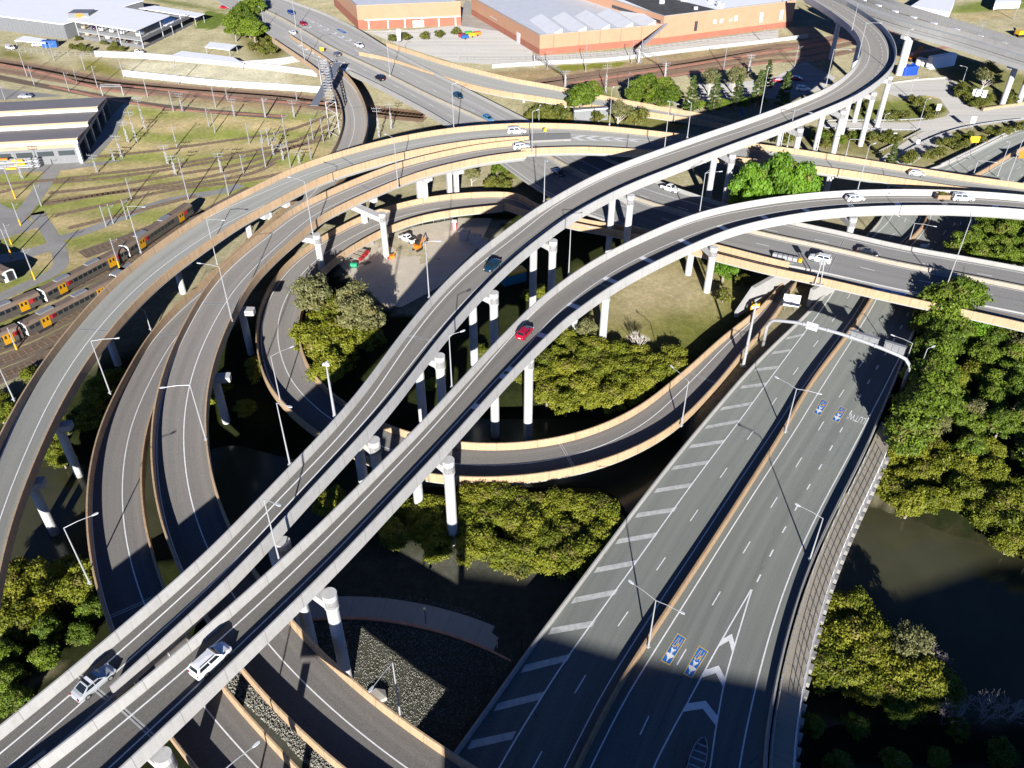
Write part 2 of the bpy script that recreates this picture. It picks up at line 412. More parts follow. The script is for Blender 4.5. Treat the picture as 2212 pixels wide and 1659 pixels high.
def joints(r, spec, w=.55):
    for x, y in P(spec):
        sv, _ = r.px(x, y); a = r.half(sv) - .42; mb = MB()
        r.sheet(mb, sv - w / 2, sv - .06, const(a), const(-a), .008, 0); r.sheet(mb, sv + .06, sv + w / 2, const(a), const(-a), .008, 0)
        r.sheet(mb, sv - .06, sv + .06, const(a), const(-a), .007, 1)
        mb.build('expansion_joint', [M['joint'], M['jdark']], r.root)
def column(mb, x, y, z0, z1, rx, ry=None, rz=0, n=20, flare=None, mi=0):
    ry = ry or rx; rings = []
    zs = [z0, z1] if not flare else [z0, z1 - flare[0], z1 - flare[0] * .35, z1]
    ks = [1, 1] if not flare else [1, 1, 1 + (flare[1] - 1) * .75, flare[1]]
    for z, k in zip(zs, ks):
        rings.append(mb.vs([(x + rx * k * math.cos(2 * PI * i / n) * math.cos(rz) - ry * k * math.sin(2 * PI * i / n) * math.sin(rz),
                             y + rx * k * math.cos(2 * PI * i / n) * math.sin(rz) + ry * k * math.sin(2 * PI * i / n) * math.cos(rz), z) for i in range(n)]))
    for a, b in zip(rings, rings[1:]):
        for i in range(n): mb.fi((a + i, a + (i + 1) % n, b + (i + 1) % n, b + i), mi)
    mb.fi([rings[0] + i for i in range(n)][::-1], mi); mb.fi([rings[-1] + i for i in range(n)], mi)
def rounded(cx, cy, lx, ly, rz, n=6, r=None):     # rounded rectangle outline
    r = min(lx, ly) / 2 * .98 if r is None else r; out = []
    for k, (sx, sy) in enumerate(((1, 1), (-1, 1), (-1, -1), (1, -1))):
        for i in range(n):
            a = (k + i / (n - 1)) * PI / 2; x = sx * (lx / 2 - r) + r * math.cos(a); y = sy * (ly / 2 - r) + r * math.sin(a)
            out.append((cx + x * math.cos(rz) - y * math.sin(rz), cy + x * math.sin(rz) + y * math.cos(rz)))
    return out
def bent(r, near, far=None, z0=1.0, rad=.82, outset=1.0, depth=1.7, gd=1.9, zb=None):
    """Portal pier: the near column stands just outside the deck edge; a crosshead runs under the deck to the far column."""
    sv, d = near; zt = r.at(sv, 0)[2] - gd - .02
    mb = MB(); a = r.at(sv, d); z0n = z0 if zb is None else zb
    hd = r.head(sv) + PI / 2
    column(mb, a[0], a[1], z0n - 3, zt + .75, rad)
    mb2 = []
    if far is not None:
        b = r.at(far[0], far[1]); column(mb, b[0], b[1], z0n - 3, zt - .3, rad)
    else: b = r.at(sv, -d * .1)
    rz = math.atan2(b[1] - a[1], b[0] - a[0]); L = math.hypot(b[0] - a[0], b[1] - a[1])
    # crosshead: rounded outline, haunched underside
    poly = rounded((a[0] + b[0]) / 2, (a[1] + b[1]) / 2, L + 2 * rad + .25, 2 * rad + .25, rz)
    mid = np.array([(a[0] + b[0]) / 2, (a[1] + b[1]) / 2])
    mb.prism(poly, zt - depth * .8, zt - .01)
    # upstand that shows beside the deck edge
    mb.prism(rounded(a[0], a[1], 2 * rad + .25, 2 * rad + .25, rz), zt - depth, zt + .9)
    mb.build('pier', M['conc_pier'], r.root)
def pier_in(r, sv, d, z0, rad=.8, capw=3.6, gd=1.9, rz=None, wall=None):
    """Single column with a flared hammerhead under the deck."""
    zt = r.at(sv, 0)[2] - gd - .02; a = r.at(sv, d); hd = r.head(sv) + PI / 2; mb = MB()
    c = r.at(sv, 0); L = max(capw, abs(d) * 2 + 2.2)
    if wall: mb.prism(rounded(a[0], a[1], wall[0], wall[1], hd, r=.2), z0 - 3, zt - .4)
    else: column(mb, a[0], a[1], z0 - 3, zt - .4, rad, flare=(1.6, 1.25))
    cc = (a + c) / 2
    m = rounded(cc[0], cc[1], L, 2 * rad + .3, hd, r=.35); k = len(m)
    mb.prism(m, zt - 1.1, zt - .01)
    mb.build('pier', M['conc_pier'], r.root)

# ---------------------------------------------------------------- the two white viaducts
R1L = "03 -300,1560 0,1335 440,985 870,620 1300,240 1640,0 02 1800,1180 2212,770 12 460,620 700,370 1020,0 11 1000,1390 1415,870 1640,640 1830,470 2212,200 21 250,230 640,0 20 880,1300 1500,1075 2080,880 30 180,880 680,690 800,610 900,525 950,450 965,370 940,280 890,210 760,110 640,30 500,-50"
R1N = "03 -200,1960 170,1640 640,1290 860,1030 1250,660 1560,370 1960,0 12 330,1080 570,850 800,610 1130,210 1300,0 11 1400,1330 1640,1010 1960,690 2212,470 21 200,530 400,370 650,200 850,90 1040,0 20 1000,1470 1200,1390 1500,1250 1800,1130 2212,990 30 300,985 600,880 860,760 1080,640 1200,530 1245,450 1240,390 1190,270 1090,140 900,40 750,-60"
A1 = [(-60, 1640, 21.6), (200, 1420, 21.8), (440, 1220, 22.6), (740, 890, 23.8), (1100, 500, 23.7), (1456, 315, 23.5), (1836, 165, 23), (1900, 100, 22.5), (1770, 0, 22)]
R1road = Road(R1L, R1N, anc=A1, bh=1.6); _s = R1road.srange("03 850,1075")[0]
r1 = viaduct('R1', 'viaduct', 'tallest pale concrete viaduct, carrying the silver sedan, ending in the tight bend at top right', R1road, M['asph_white'], M['conc_white'], M['conc_deck'], bar=(True, [(_s, R1road.s[-1])]), drop=.65, bh=1.6)
R2L = "03 -180,1960 220,1640 600,1380 910,1150 1290,810 1700,470 1900,280 2212,10 12 330,1430 700,1070 950,800 1270,500 1590,150 1740,0 11 1740,1400 1950,1180 2212,930 21 200,1010 420,840 590,700 850,540 1150,390 1500,240 1850,140 31 0,150 250,95 600,55 950,38 1300,32 1700,40 2212,75 2500,110"
R2N = "03 480,1960 860,1650 1200,1370 1700,920 1900,740 2212,460 12 560,1620 900,1270 1200,960 1450,680 1700,400 2030,10 21 0,1590 200,1380 500,1100 800,880 1000,760 1300,590 1650,430 1900,350 31 0,325 300,245 600,205 900,175 1300,160 1700,165 2212,190 2500,220"
A2 = [(-60, 1760, 21.6), (300, 1540, 21.8), (600, 1270, 22), (950, 960, 21.8), (1140, 740, 20.6), (1300, 610, 18.5), (1540, 480, 17.0), (1850, 430, 16.4), (2212, 430, 16)]
r2 = viaduct('R2', 'viaduct', 'pale concrete viaduct with white bars along its near edge, carrying the red hatchback', Road(R2L, R2N, anc=A2, bh=1.6), M['asph_white'], M['conc_white'], M['conc_deck'], drop=.65, bh=1.6)
# ---------------------------------------------------------------- tan ramps on the left
CL = "02 -560,2300 -390,1440 -214,940 0,480 120,250 290,0 01 300,1370 560,1060 780,800 960,650 1100,520 1300,400 1480,260 1700,130 2000,0 10 300,1300 600,1200 900,1110 1200,1040 1600,975 1900,950 2150,946"
CN = "02 -330,3000 -200,2150 0,1420 200,870 330,600 510,170 610,0 01 700,1290 860,1060 1100,830 1300,640 1500,490 1700,370 2000,200 2212,70 10 300,1440 600,1350 900,1250 1200,1170 1600,1100 1900,1060 2120,1050"
AC = [(-160, 1500, 13.8), (-100, 1150, 14), (60, 900, 14), (200, 720, 15), (450, 500, 16.5), (800, 345, 18.2), (1000, 290, 18.6), (1150, 283, 18.5)]
rc = viaduct('C', 'viaduct', 'outermost tan-walled ramp, curving beside the brown trains and carrying the white van', Road(CL, CN, anc=AC), M['asph_c'], M['conc_tan'], M['conc_deck'])
DL = "03 1840,910 1600,500 02 1500,1650 1360,1580 1300,1440 1230,1250 1170,950 1145,700 1145,430 1170,280 1240,0 01 1280,1330 1400,1080 1520,880 1600,720 1800,540 2000,360 2212,240 11 200,270 400,140 10 600,1480 900,1350 1200,1230 1500,1170 1800,1100 2110,1075"
D2L = "13 1700,2350 1250,2060 900,1800 700,1640 450,1440 03 2212,1290 2050,1130 1840,910 1640,640 02 1420,1650 1300,1440 1230,1250 1170,950 1145,700 1145,430 1170,280 1240,0 01 1280,1330 1400,1080 1520,880 1600,720 1800,540 2000,360 2212,240 11 200,270 400,140 10 600,1480 900,1350 1200,1230 1500,1170 1800,1100 2110,1075"
AD = [(1150, 1850, 10.8), (900, 1720, 11), (620, 1500, 11.2), (500, 1330, 12), (410, 1200, 13.2), (370, 1080, 14), (400, 850, 15.6), (480, 680, 16.2), (700, 460, 17), (850, 390, 17.6), (1130, 315, 18.4)]
rd = viaduct('D2', 'viaduct', 'inner tan-walled ramp, passing under both white viaducts and forking off beside the white wagon', Road(D2L, width=8.7, anc=AD), M['asph_d'], M['conc_tan'], M['conc_deck'])
EL = "03 1900,2140 1480,1650 1270,1420 1000,980 830,630 760,400 700,200 665,0 02 640,1200 650,900 690,660 740,460 850,220 990,0 01 1000,1370 1180,1080 1300,970 1450,830 1680,640 1930,400 2212,150 10 400,1490 640,1210 720,1060 750,950 740,830 700,720 640,620 560,535 350,390 200,290"
AE = [(540, 1800, 10.5), (420, 1600, 10.5), (330, 1480, 11), (240, 1330, 12), (215, 1200, 12.6), (215, 1000, 12.6), (280, 830, 11.8), (420, 640, 10.4), (620, 440, 10), (740, 300, 10), (745, 230, 10), (640, 110, 10)]
re_ = viaduct('E', 'viaduct', 'lower tan-walled ramp leaving the motorway beside the lattice gantry and diving under the outermost ramp', Road(EL, width=8.1, anc=AE), M['asph_d'], M['conc_tan'], M['conc_deck'], gdepth=1.6)
# merged deck right of the gore, running on under the tall viaduct
ML = "10 2090,946 2212,945 20 300,945 600,945 900,965 1200,1000 1450,1022 30 150,1105 500,1150 660,1175 1000,1230 1170,1260 1500,1310 1800,1360 2212,1410 2500,1455"
MN = "20 -60,1205 0,1200 400,1150 800,1130 1150,1140 30 -100,1200 480,1260 740,1290 1040,1340 1500,1420 1960,1475 2212,1510 2500,1550"
AM = [(1120, 290, 18.45), (1300, 290, 18.3), (1480, 305, 17.8), (1700, 335, 16.2), (1950, 375, 14.2), (2212, 400, 12.8), (2300, 412, 12.5)]
rm = viaduct('M', 'viaduct', 'tan-walled ramp carrying the silver hatchback at the right, starting at the chevron gore', Road(ML, MN, anc=AM, wsig=20), M['asph_c'], M['conc_tan'], M['conc_deck'], gdepth=1.7)
# ---------------------------------------------------------------- loop ramp
FL = "31 560,640 430,770 21 2212,990 2000,1220 1900,1330 1800,1490 22 1780,70 1640,220 1480,400 1350,490 1150,600 900,710 600,780 300,835 0,845 12 1900,850 1560,845 1410,830 970,720 850,660 560,510 360,350 240,240 160,130 110,0 11 140,1500 70,1280 60,1100 110,880 250,650 440,480 700,330 900,230 1000,190 1300,110 1600,65 1900,50 2212,60 21 200,100 660,265 1200,335 1740,455 2000,520 2150,575 31 660,640 1100,735 1500,820 2212,960 2500,1020"
FN = "31 480,600 330,730 21 2212,740 2000,960 1850,1100 1700,1240 22 1500,0 1200,240 1000,370 800,455 500,545 300,570 0,590 12 1680,575 1260,490 1060,430 740,270 600,130 11 720,1650 600,1550 480,1400 400,1230 385,1100 395,1000 620,590 800,480 1000,370 1100,310 1400,230 1700,180 2212,170 21 300,215 870,340 1210,395 1560,500 1936,590 31 300,660 600,720 900,790 1200,850 1380,880 1700,950 2212,1070 2500,1140"
AF = [(1740, 580, 5), (1560, 780, 5.2), (1400, 960, 5.4), (1100, 1010, 5.6), (800, 950, 5.8), (620, 870, 6), (580, 700, 6.3), (680, 550, 6.6), (900, 450, 7.2), (1150, 430, 8.4), (1290, 475, 9.8), (1500, 530, 11), (1650, 575, 11.4), (1900, 635, 11.5), (2212, 690, 11.2)]
rf = Road(FL, FN, anc=AF, wsig=10, sig=5)
_k = int(rf.n * .72); _p = W1("31 440,600", 12.4); sgap = rf.s[_k + int(np.argmin(((rf.C[_k:, :2] - _p[:2]) ** 2).sum(1)))]
rf = viaduct('F', 'viaduct', 'tan-walled loop ramp curling round the trees and the work compound', rf, M['asph_d'], M['conc_tan'], M['conc_deck'], gdepth=1.2, bar=([(0, sgap)], [(0, rf.s[-1])]))
# ---------------------------------------------------------------- motorway on the bridge
GL = "10 100,-90 380,15 600,90 850,210 1060,345 1300,475 1540,598 1800,730 2000,830 2212,940 20 1290,1400 1560,1490 1880,1600 31 480,295 900,370 1150,450 1500,510 2000,590 2212,640 2500,690"
GN = "10 -300,-60 -100,60 130,215 350,385 600,460 830,555 1100,690 1400,850 1610,965 21 660,270 1200,337 1740,457 2000,522 2150,577 31 660,640 1100,735 1500,820 2212,960 2500,1020"
AG = [(500, -20, 10), (700, 90, 10.2), (1000, 220, 10.6), (1300, 370, 11), (1600, 510, 11.4), (1900, 590, 11.5), (2212, 640, 11.3)]
gg = Road(GL, GN, anc=AG, bh=1.0, wsig=14)
g1, g2 = gg.srange("10 840,560 1640,985")
rg = viaduct('G', 'motorway_bridge', 'broad motorway bridge with a concrete median, crossing from the top left to the right edge', gg, M['asph_g'], M['conc_grey'], M['conc_deck'], bar=(True, [(g1, g2)]), drop=.9, bh=1.0, cat='bridge')
KL = "10 1100,330 1180,352 1560,480 1900,560 2212,640 20 300,615 630,690 1050,770 1420,840 1700,885 30 100,960 400,985"
KN = "10 1130,425 1220,455 1500,590 2000,730 20 0,690 250,730 580,775 1070,845 1400,885 1700,930 30 100,1000 400,1020"
AK = [(870, 105, 10.3), (1060, 175, 9.4), (1220, 212, 7.8), (1450, 245, 6), (1600, 265, 5.6), (1720, 285, 5.4)]
rk = viaduct('K', 'viaduct', 'narrow tan-walled slip ramp behind the motorway, running down past the billboard to the trees', Road(KL, KN, anc=AK), M['asph_c'], M['conc_tan'], M['conc_deck'], gdepth=1.2)
# ---------------------------------------------------------------- lower motorway
HL = "13 1200,2050 1600,1510 2212,690 23 0,1090 340,640 840,0 22 1100,1060 1500,560 1980,0 31 0,1510 250,1250 480,1040 700,830 1000,350 1200,235 30 1080,1400 1330,1340 1560,1285 1750,1195 2000,1070 2212,960 2500,810"
HNn = "33 225,1900 225,1640 250,1100 330,640 480,130 32 640,1330 800,1010 905,815 1010,610 1160,370 1300,110 31 1270,1420 1330,1200 1400,960 1480,700 1700,480 1900,300 30 2300,1300 2500,1150"
AH = [(1100, 1600, 5.8), (1500, 1100, 5.9), (1700, 750, 5.7), (1850, 550, 5.2), (2000, 380, 5.2), (2212, 280, 5.2)]
rh = viaduct('H', 'motorway', None, Road(HL, HNn, anc=AH, bh=.8, wsig=16, sig=9, clip=(4, 100)), M['asph_h'], M['conc_grey'], M['conc_deck'], bar=(True, True), bh=.85, kind='structure', girder=False)
for k, r in ROADS.items(): print(k, 'len %.0f' % r.s[-1], 'w', (2 * r.hw[::max(1, len(r.hw) // 8)]).round(1))
# ---------------------------------------------------------------- painted lines, joints
r1l = r1.lat("03 0,1550 560,1085 1160,570 1740,0 12 0,1270 420,830 860,390 1130,0 11 940,1659 1310,1130 1680,720 2212,380 21 0,520 380,200 830,0 20 350,1659 870,1360 1500,1150 2212,920 30 0,1025 500,830 800,680 950,560 1020,420 1000,310 880,170 720,70")
line(r1, r1l, 0, r1.s[-1], .2); line(r1, edge(r1, -1, 2.4), 0, r1.s[-1], .18)
sd = r1.srange("30 880,740")[0]
line(r1, r1.lat("30 880,740 970,680 1060,590 1110,470 1100,330 1060,260 930,150 760,55"), sd, r1.s[-1], .2, dash=(1.6, 3.2))
joints(r1, "21 560,1420 03 620,960 30 1060,480 20 930,1385"); done(r1)
r2l = r2.lat("03 530,1650 940,1265 1460,900 1820,570 2212,200 12 290,1650 700,1220 1200,720 1700,160 1840,0 21 0,1360 200,1110 560,790 1000,520 1500,310 2000,200 2212,165")
line(r2, r2l, 0, r2.s[-1], .2)
_r2r = r2.lat("03 1560,1240 2212,640 12 800,1480 1640,560 21 310,1190 590,930 880,720 1170,550 1470,420 1800,320 2212,215 31 300,210 530,185 880,150 1250,138 1700,145")
r2r = lambda v: max(_r2r(v), -r2.half(v) + 2.2)
line(r2, r2r, 0, r2.s[-1], .18)
for x, y in P("21 890,740 620,940 370,1160 120,1420 1180,580 1470,440 1780,340 2095,250 31 530,200 870,160 1230,145 1600,150 1990,170 12 1990,60 1800,300"):
    sv, _ = r2.px(x, y); r2.sheet(r2.lines, sv - .75, sv + .75, r2r, edge(r2, -1, .44), .009)
joints(r2, "03 1040,1290 21 770,750 31 2190,150"); done(r2)
line(rc, rc.lat("02 0,740 350,0 01 210,1650 580,1100 780,860 1150,550 1700,190 2212,0"), 0, rc.s[-1])
line(rc, rc.lat("02 0,1150 260,540 530,0 01 390,1650 740,1120 1100,760 1400,520 1700,310 2212,90"), 0, rc.s[-1])
joints(rc, "01 690,1120 10 770,1230"); done(rc)
line(rd, rd.lat("13 400,1360 03 2212,1380? 02 1400,1540 1280,1150 1210,700 1240,300 1310,0 01 1250,1650 1400,1200 1560,930 1700,720 2212,300".replace(' 03 2212,1380?', '')), 0, rd.s[-1])
line(rd, rd.lat("13 160,690 500,1060 900,1400 02 1590,1370 1480,1000 1415,600 1430,300 1500,0 01 1450,1600 1560,1230 1700,960 1900,720 2212,430 11 300,400 700,150"), 0, rd.s[-1])
joints(rd, "01 1680,920 10 920,1440"); done(rd)
line(re_, re_.lat("02 770,1650 715,1150 790,500 900,200 1030,0 01 900,1650 1100,1310 1400,980 10 800,1130 835,900 800,760 660,620"), 0, re_.s[-1])
line(re_, re_.lat("03 1550,1170 1980,1640 02 1040,1600 945,1000 1000,500 1200,0 01 1100,1640 1280,1300 10 920,1060 955,900 920,800 830,680 720,580"), 0, re_.s[-1])
joints(re_, "01 1270,1165 03 980,430 10 830,830"); done(re_)
sF1 = rf.srange("22 1650,0")[0]
def half2(r, spec):          # arc length of a pixel, looking only at the last part of a self-crossing ramp
    x, y = P(spec)[0]; p = at(x, y, r.zpx(x, y)); k = int(r.n * .72)
    i = k + int(np.argmin(((r.C[k:, :2] - p[:2]) ** 2).sum(1))); return r.s[i]
fl = rf.lat("22 1500,130 1300,310 1000,530 700,650 400,720 0,745 12 660,390 430,180 310,0 11 470,1640 300,1400 245,1100 290,900 400,740 540,590")
line(rf, fl, 0, rf.s[-1] * .62, .18); line(rf, edge(rf, 1, -.95), 0, half2(rf, "31 440,600"), .16); line(rf, edge(rf, -1, 1.0), rf.s[-1] * .5, rf.s[-1], .16)
joints(rf, "22 600,700 21 1600,1480"); done(rf)
# merged deck gore
line(rm, edge(rm, 1, -1.2), 0, rm.s[-1]); line(rm, edge(rm, -1, 1.1), 0, rm.s[-1])
def chevrons(r, centres, fa, fb, wid, reach, dirn, mi=0):
    for sv in centres:
        mid = lambda t: fa(sv) * (1 - t) + fb(sv) * t
        A, Bm, C_ = mid(0), mid(.5), mid(1)
        for a, b in ((A, Bm), (C_, Bm)):
            p = [r.at(sv, a, .011), r.at(sv + wid, a, .011), r.at(sv + wid + dirn * reach, b, .011), r.at(sv + dirn * reach, b, .011)]
            r.lines.face(p if (a > b) else p[::-1], mi)
gu = rm.lat("20 420,1045 640,1042 900,1052 1150,1075 1300,1085"); gl = rm.lat("20 420,1100 640,1083 900,1083 1150,1092 1300,1100")
chevrons(rm, [rm.px(*p)[0] for p in P("20 690,1062 790,1066 900,1070 1000,1074 1110,1082")], gu, gl, 1.6, 2.6, -1)
sa, sb = rm.srange("20 560,1060 1250,1088"); line(rm, gu, sa, sb, .16); line(rm, gl, sa, sb, .16)
joints(rm, "20 1050,1080 30 1120,1300"); done(rm)
mb = MB(); sa, sb = rm.srange("10 2140,1060 20 610,1065")       # nose of the gore
rm.sheet(mb, sa, sb, lambda v: gu(v) + .2, lambda v: gl(v) - .2, .25); rm.sweep(mb, sa, sb, [(0, 0, 0)] * 3) if False else None
p0, p1, p2, p3 = rm.at(sa, gu(sa)), rm.at(sb, gu(sb)), rm.at(sb, gl(sb)), rm.at(sa, gl(sa))
mb = MB(); mb.prism([p[:2] for p in (p3, p2, p1, p0)], [p[2] - .05 for p in (p3, p2, p1, p0)], [p[2] + .55 for p in (p3, p2, p1, p0)]); mb.build('gore_nose', M['conc_white'], rm.root)
# bridge motorway
def wall(r, fn, s0, s1, w, h, mat, name, parent, base=-.02, top=None):
    mb = MB(); st = r.stations(s0, s1, 2.0); rows = []; top = top or w * .45
    for v in st:
        d = fn(v); rows.append(mb.vs([r.at(v, d + w / 2, base), r.at(v, d + w * .36, .3), r.at(v, d + top / 2, h), r.at(v, d - top / 2, h), r.at(v, d - w * .36, .3), r.at(v, d - w / 2, base)]))
    for k in range(len(st) - 1):
        for j in range(5): mb.fi((rows[k] + j, rows[k + 1] + j, rows[k + 1] + j + 1, rows[k] + j + 1), 0, [(st[k], j), (st[k + 1], j), (st[k + 1], j + 1), (st[k], j + 1)])
    mb.fi([rows[0] + j for j in range(6)], 0, [(0, 0)] * 6); mb.fi([rows[-1] + j for j in range(6)][::-1], 0, [(0, 0)] * 6)
    return mb.build(name, mat, parent)
gm = rg.lat("10 200,110 650,370 900,490 1130,600 1500,790 1900,960 31 130,372 500,457 900,547 1300,628 1700,708 2120,797")
M['conc_med'] = concrete('concrete_median', (.36, .315, .24), (.18, .15, .1), 5.0, .55, .4)
wall(rg, gm, 0, rg.s[-1], 1.3, .8, M['conc_med'], 'median_barrier', rg.root, top=.55)
line(rg, rg.lat("10 900,380 1300,572 2000,930 31 370,310 1000,460 1700,590 2212,690"), *rg.srange("10 900,380 31 2212,690"))
line(rg, lambda v: gm(v) + 1.15, 0, rg.s[-1]); line(rg, lambda v: gm(v) - 1.15, 0, rg.s[-1])
line(rg, rg.lat("10 690,302 930,432 1195,562 1480,717 1800,877 31 680,437 1100,542 1500,622 1950,707"), 0, rg.s[-1], .2, dash=(3, 9))
line(rg, rg.lat("10 290,222 500,330 870,517 1140,657 1440,822 31 390,502 790,602 1200,697 1650,792"), 0, rg.s[-1], .2, dash=(3, 9))
sx = rg.srange("31 440,600")[0]
line(rg, edge(rg, -1, .1), sx, rg.s[-1], .18); line(rg, edge(rg, -1, 1.1), rg.srange("10 830,555")[0], sx, .18)
rf.lines = MB()
low = rf.lat("31 620,685 800,722 1190,804 1500,868 2000,970"); cu = edge(rf, 1, -.1); sC = [rf.px(*p)[0] for p in P("31 690,655 860,695 1060,745 1260,793 1470,838 1900,930 2130,975")]
chevrons(rf, sC, cu, low, 1.3, 2.6, 1); line(rf, low, sC[0] - 2, rf.s[-1], .16); done(rf)
ga = rg.lat("10 310,272 430,345 600,430 830,548"); gb = rg.lat("10 310,276 430,365 600,455 800,568")
for p in P("10 435,352 490,380 540,408 600,435 660,466 720,497 785,532"):
    sv, d = rg.px(*p); rg.sheet(rg.lines, sv - 1.1, sv + 1.1, lambda v: ga(v), lambda v: gb(v) - .5, .011)
line(rg, ga, *rg.srange("10 310,272 830,548"), .16); line(rg, lambda v: gb(v) - .6, *rg.srange("10 310,276 790,575"), .16)
ka = rg.lat("10 430,122 620,215 800,297 1010,408"); kb = rg.lat("10 430,130 620,240 800,325 960,400")
chevrons(rg, [rg.px(*p)[0] for p in P("10 500,165 560,195 620,222 680,250 735,277 795,303 850,330")], ka, kb, 1.6, 1.8, 1)
line(rg, ka, *rg.srange("10 430,122 1010,408"), .16); line(rg, lambda v: kb(v) - .2, *rg.srange("10 430,130 960,400"), .16)
joints(rg, "31 800,470 10 900,420"); done(rg)
line(rk, edge(rk, 1, -.9), 0, rk.s[-1]); line(rk, edge(rk, -1, .9), 0, rk.s[-1]); done(rk)
# lower motorway
hl = rh.lat("23 15,1640 500,960 800,520 1185,0 22 1010,1650 1560,880 2212,0 31 140,1659 420,1270 700,890")
hm = rh.lat("23 620,1650 1040,970 1690,0 22 1500,1659 2212,560 32 0,1060 490,300 660,0 31 430,1659 830,1200 1000,950")
hrl = rh.lat("23 720,1650 1190,900 1750,0 32 0,1180 420,520 740,0 31 600,1659 870,1220 1060,910")
hll = rh.lat("23 540,1650 965,960 1600,0 22 1400,1659 2130,560")
hrr = rh.lat("32 380,1650 960,480 1130,200 1190,0 23 1950,1650 2040,1000 33 50,1640 130,1000 280,500 470,0")
sE = rh.srange("31 900,600")[0]
M['conc_orange'] = concrete('concrete_median_tan', (.40, .25, .12), (.16, .095, .045), 3.0, .6, .5)
wall(rh, hm, 0, rh.s[-1], .62, 1.3, M['conc_orange'], 'median_barrier', rh.root, top=.3)
line(rh, hl, 0, rh.s[-1], .2); line(rh, hrl, 0, rh.s[-1], .2); line(rh, lambda v: hll(v) + .25, 0, rh.s[-1], .16); line(rh, hrr, 0, rh.s[-1], .2)
line(rh, lambda v: (hl(v) + hll(v)) / 2, 3, rh.s[-1], .17, dash=(3, 9))
d1 = rh.lat("32 820,175 670,390 520,645 355,930 160,1250 23 1845,180 1610,580 1340,1040 1010,1610")
line(rh, d1, 1, rh.s[-1], .17, dash=(3, 9))
d2 = rh.lat("32 1040,50 950,210 815,455 605,815 435,1125 240,1465 23 2135,45 2070,165")
line(rh, d2, rh.srange("23 2040,220")[0], rh.s[-1], .22, dash=(1.7, 4.3))
wa = rh.lat("23 2005,280 1840,560 1650,900 1500,1180 1250,1650"); wb = rh.lat("23 2007,285 1920,570 1800,980 1740,1300 1690,1650")
sW = rh.srange("23 2005,280")[0]
line(rh, wa, 0, sW, .2); line(rh, wb, 0, sW, .2)
chevrons(rh, [rh.px(*p)[0] for p in P("23 1800,740 1690,990 1580,1265")], lambda v: wa(v) - .1, lambda v: wb(v) + .1, 1.35, 1.6, 1)
done(rh)
mb = MB()
for t, L_ in (('31', [(355, 1180, 520, 1155), (270, 1300, 405, 1280), (140, 1430, 310, 1410), (30, 1565, 225, 1540)]),
              ('22', [(1930, 143, 2112, 118), (1745, 300, 2010, 268), (1635, 445, 1905, 405), (1530, 600, 1800, 560), (1395, 765, 1680, 720), (1265, 940, 1550, 895), (1115, 1130, 1420, 1085), (955, 1330, 1275, 1280), (790, 1550, 1120, 1495)]),
              ('23', [(610, 360, 965, 300), (450, 600, 790, 545), (230, 895, 600, 805), (10, 1180, 395, 1100), (-170, 1480, 175, 1405)])):
    for x0, y0, x1, y1 in L_:
        a = rh.px(*q(t, x0, y0)); b = rh.px(*q(t, x1, y1)); w = .62
        a = (a[0], min(a[1], rh.half(a[0]) - .8))
        mb.face([rh.at(a[0] - w, a[1], .011), rh.at(b[0] - w, b[1], .011), rh.at(b[0] + w, b[1], .011), rh.at(a[0] + w, a[1], .011)], 0)
mb.build('shoulder_bar_marking', M['paint_worn'], rh.root)
# airport route panels on the lower motorway: blue field, yellow border, white aircraft, yellow M7 (read by oncoming drivers)
def text_mesh(s, size, name, mat, parent, place):
    cu_ = bpy.data.curves.new(name, 'FONT'); cu_.body = s; cu_.size = size; cu_.align_x = 'CENTER'; cu_.align_y = 'CENTER'
    o = bpy.data.objects.new(name, cu_); link(o); bpy.context.view_layer.update()
    me = bpy.data.meshes.new_from_object(o); bpy.data.objects.remove(o)
    for v in me.vertices: v.co = Vector([float(c) for c in place(v.co.x, v.co.y)])
    if parent is not None:
        for v in me.vertices: v.co -= parent.location
    me.materials.clear(); me.materials.append(mat)
    o2 = bpy.data.objects.new(name, me); link(o2); o2.parent = parent; return o2
def panel(corners):      # far-left, far-right, near-right, near-left on the deck
    z = 5.9; p = [rh.at(*rh.px(x, y)) for x, y in corners]
    def uv(u, v, dz): # u across (left->right seen here), v from near to far
        a = p[3] * (1 - u) + p[2] * u; b = p[0] * (1 - u) + p[1] * u; c = a * (1 - v) + b * v; return (c[0], c[1], c[2] + dz)
    mb = MB(); mb.face([uv(0, 0, .014), uv(1, 0, .014), uv(1, 1, .014), uv(0, 1, .014)], 1)
    mb.face([uv(.07, .025, .018), uv(.93, .025, .018), uv(.93, .975, .018), uv(.07, .975, .018)], 0)
    mb.build('route_panel_marking', [M['paint_blue'], M['paint_yellow']], rh.root)
    ac = [(.46, .07), (.56, .07), (.58, .17), (.90, .27), (.90, .33), (.60, .33), (.58, .43), (.74, .48), (.74, .54), (.5, .49), (.27, .54), (.27, .48), (.42, .43), (.40, .33), (.10, .33), (.10, .27), (.42, .17)]
    mb = MB(); c = (.5, .3)
    for a, b in zip(ac, ac[1:] + ac[:1]): mb.face([uv(*c, .023), uv(*a, .023), uv(*b, .023)], 0)
    mb.build('aircraft_marking', M['paint'], rh.root)
    text_mesh('M7', 1.0, 'route_number_marking', M['paint_yellow'], rh.root, lambda x, y: uv(.5 - x * .50, .76 - y * .52, .023))
panel(P("23 1435,618 1503,660 1375,868 1305,830")); panel(P("23 1600,715 1675,760 1545,968 1480,930"))
panel(P("32 650,233 705,258 640,365 583,342")); panel(P("32 795,288 845,312 780,420 723,395"))
def lut(x, y):
    sv, d = rh.px(*q('32', 922, 382)); return rh.at(sv - y * 2.9, d + x * 1.0, .016)
text_mesh("LUTW'", 1.08, 'lane_word_marking', M['paint'], rh.root, lut)
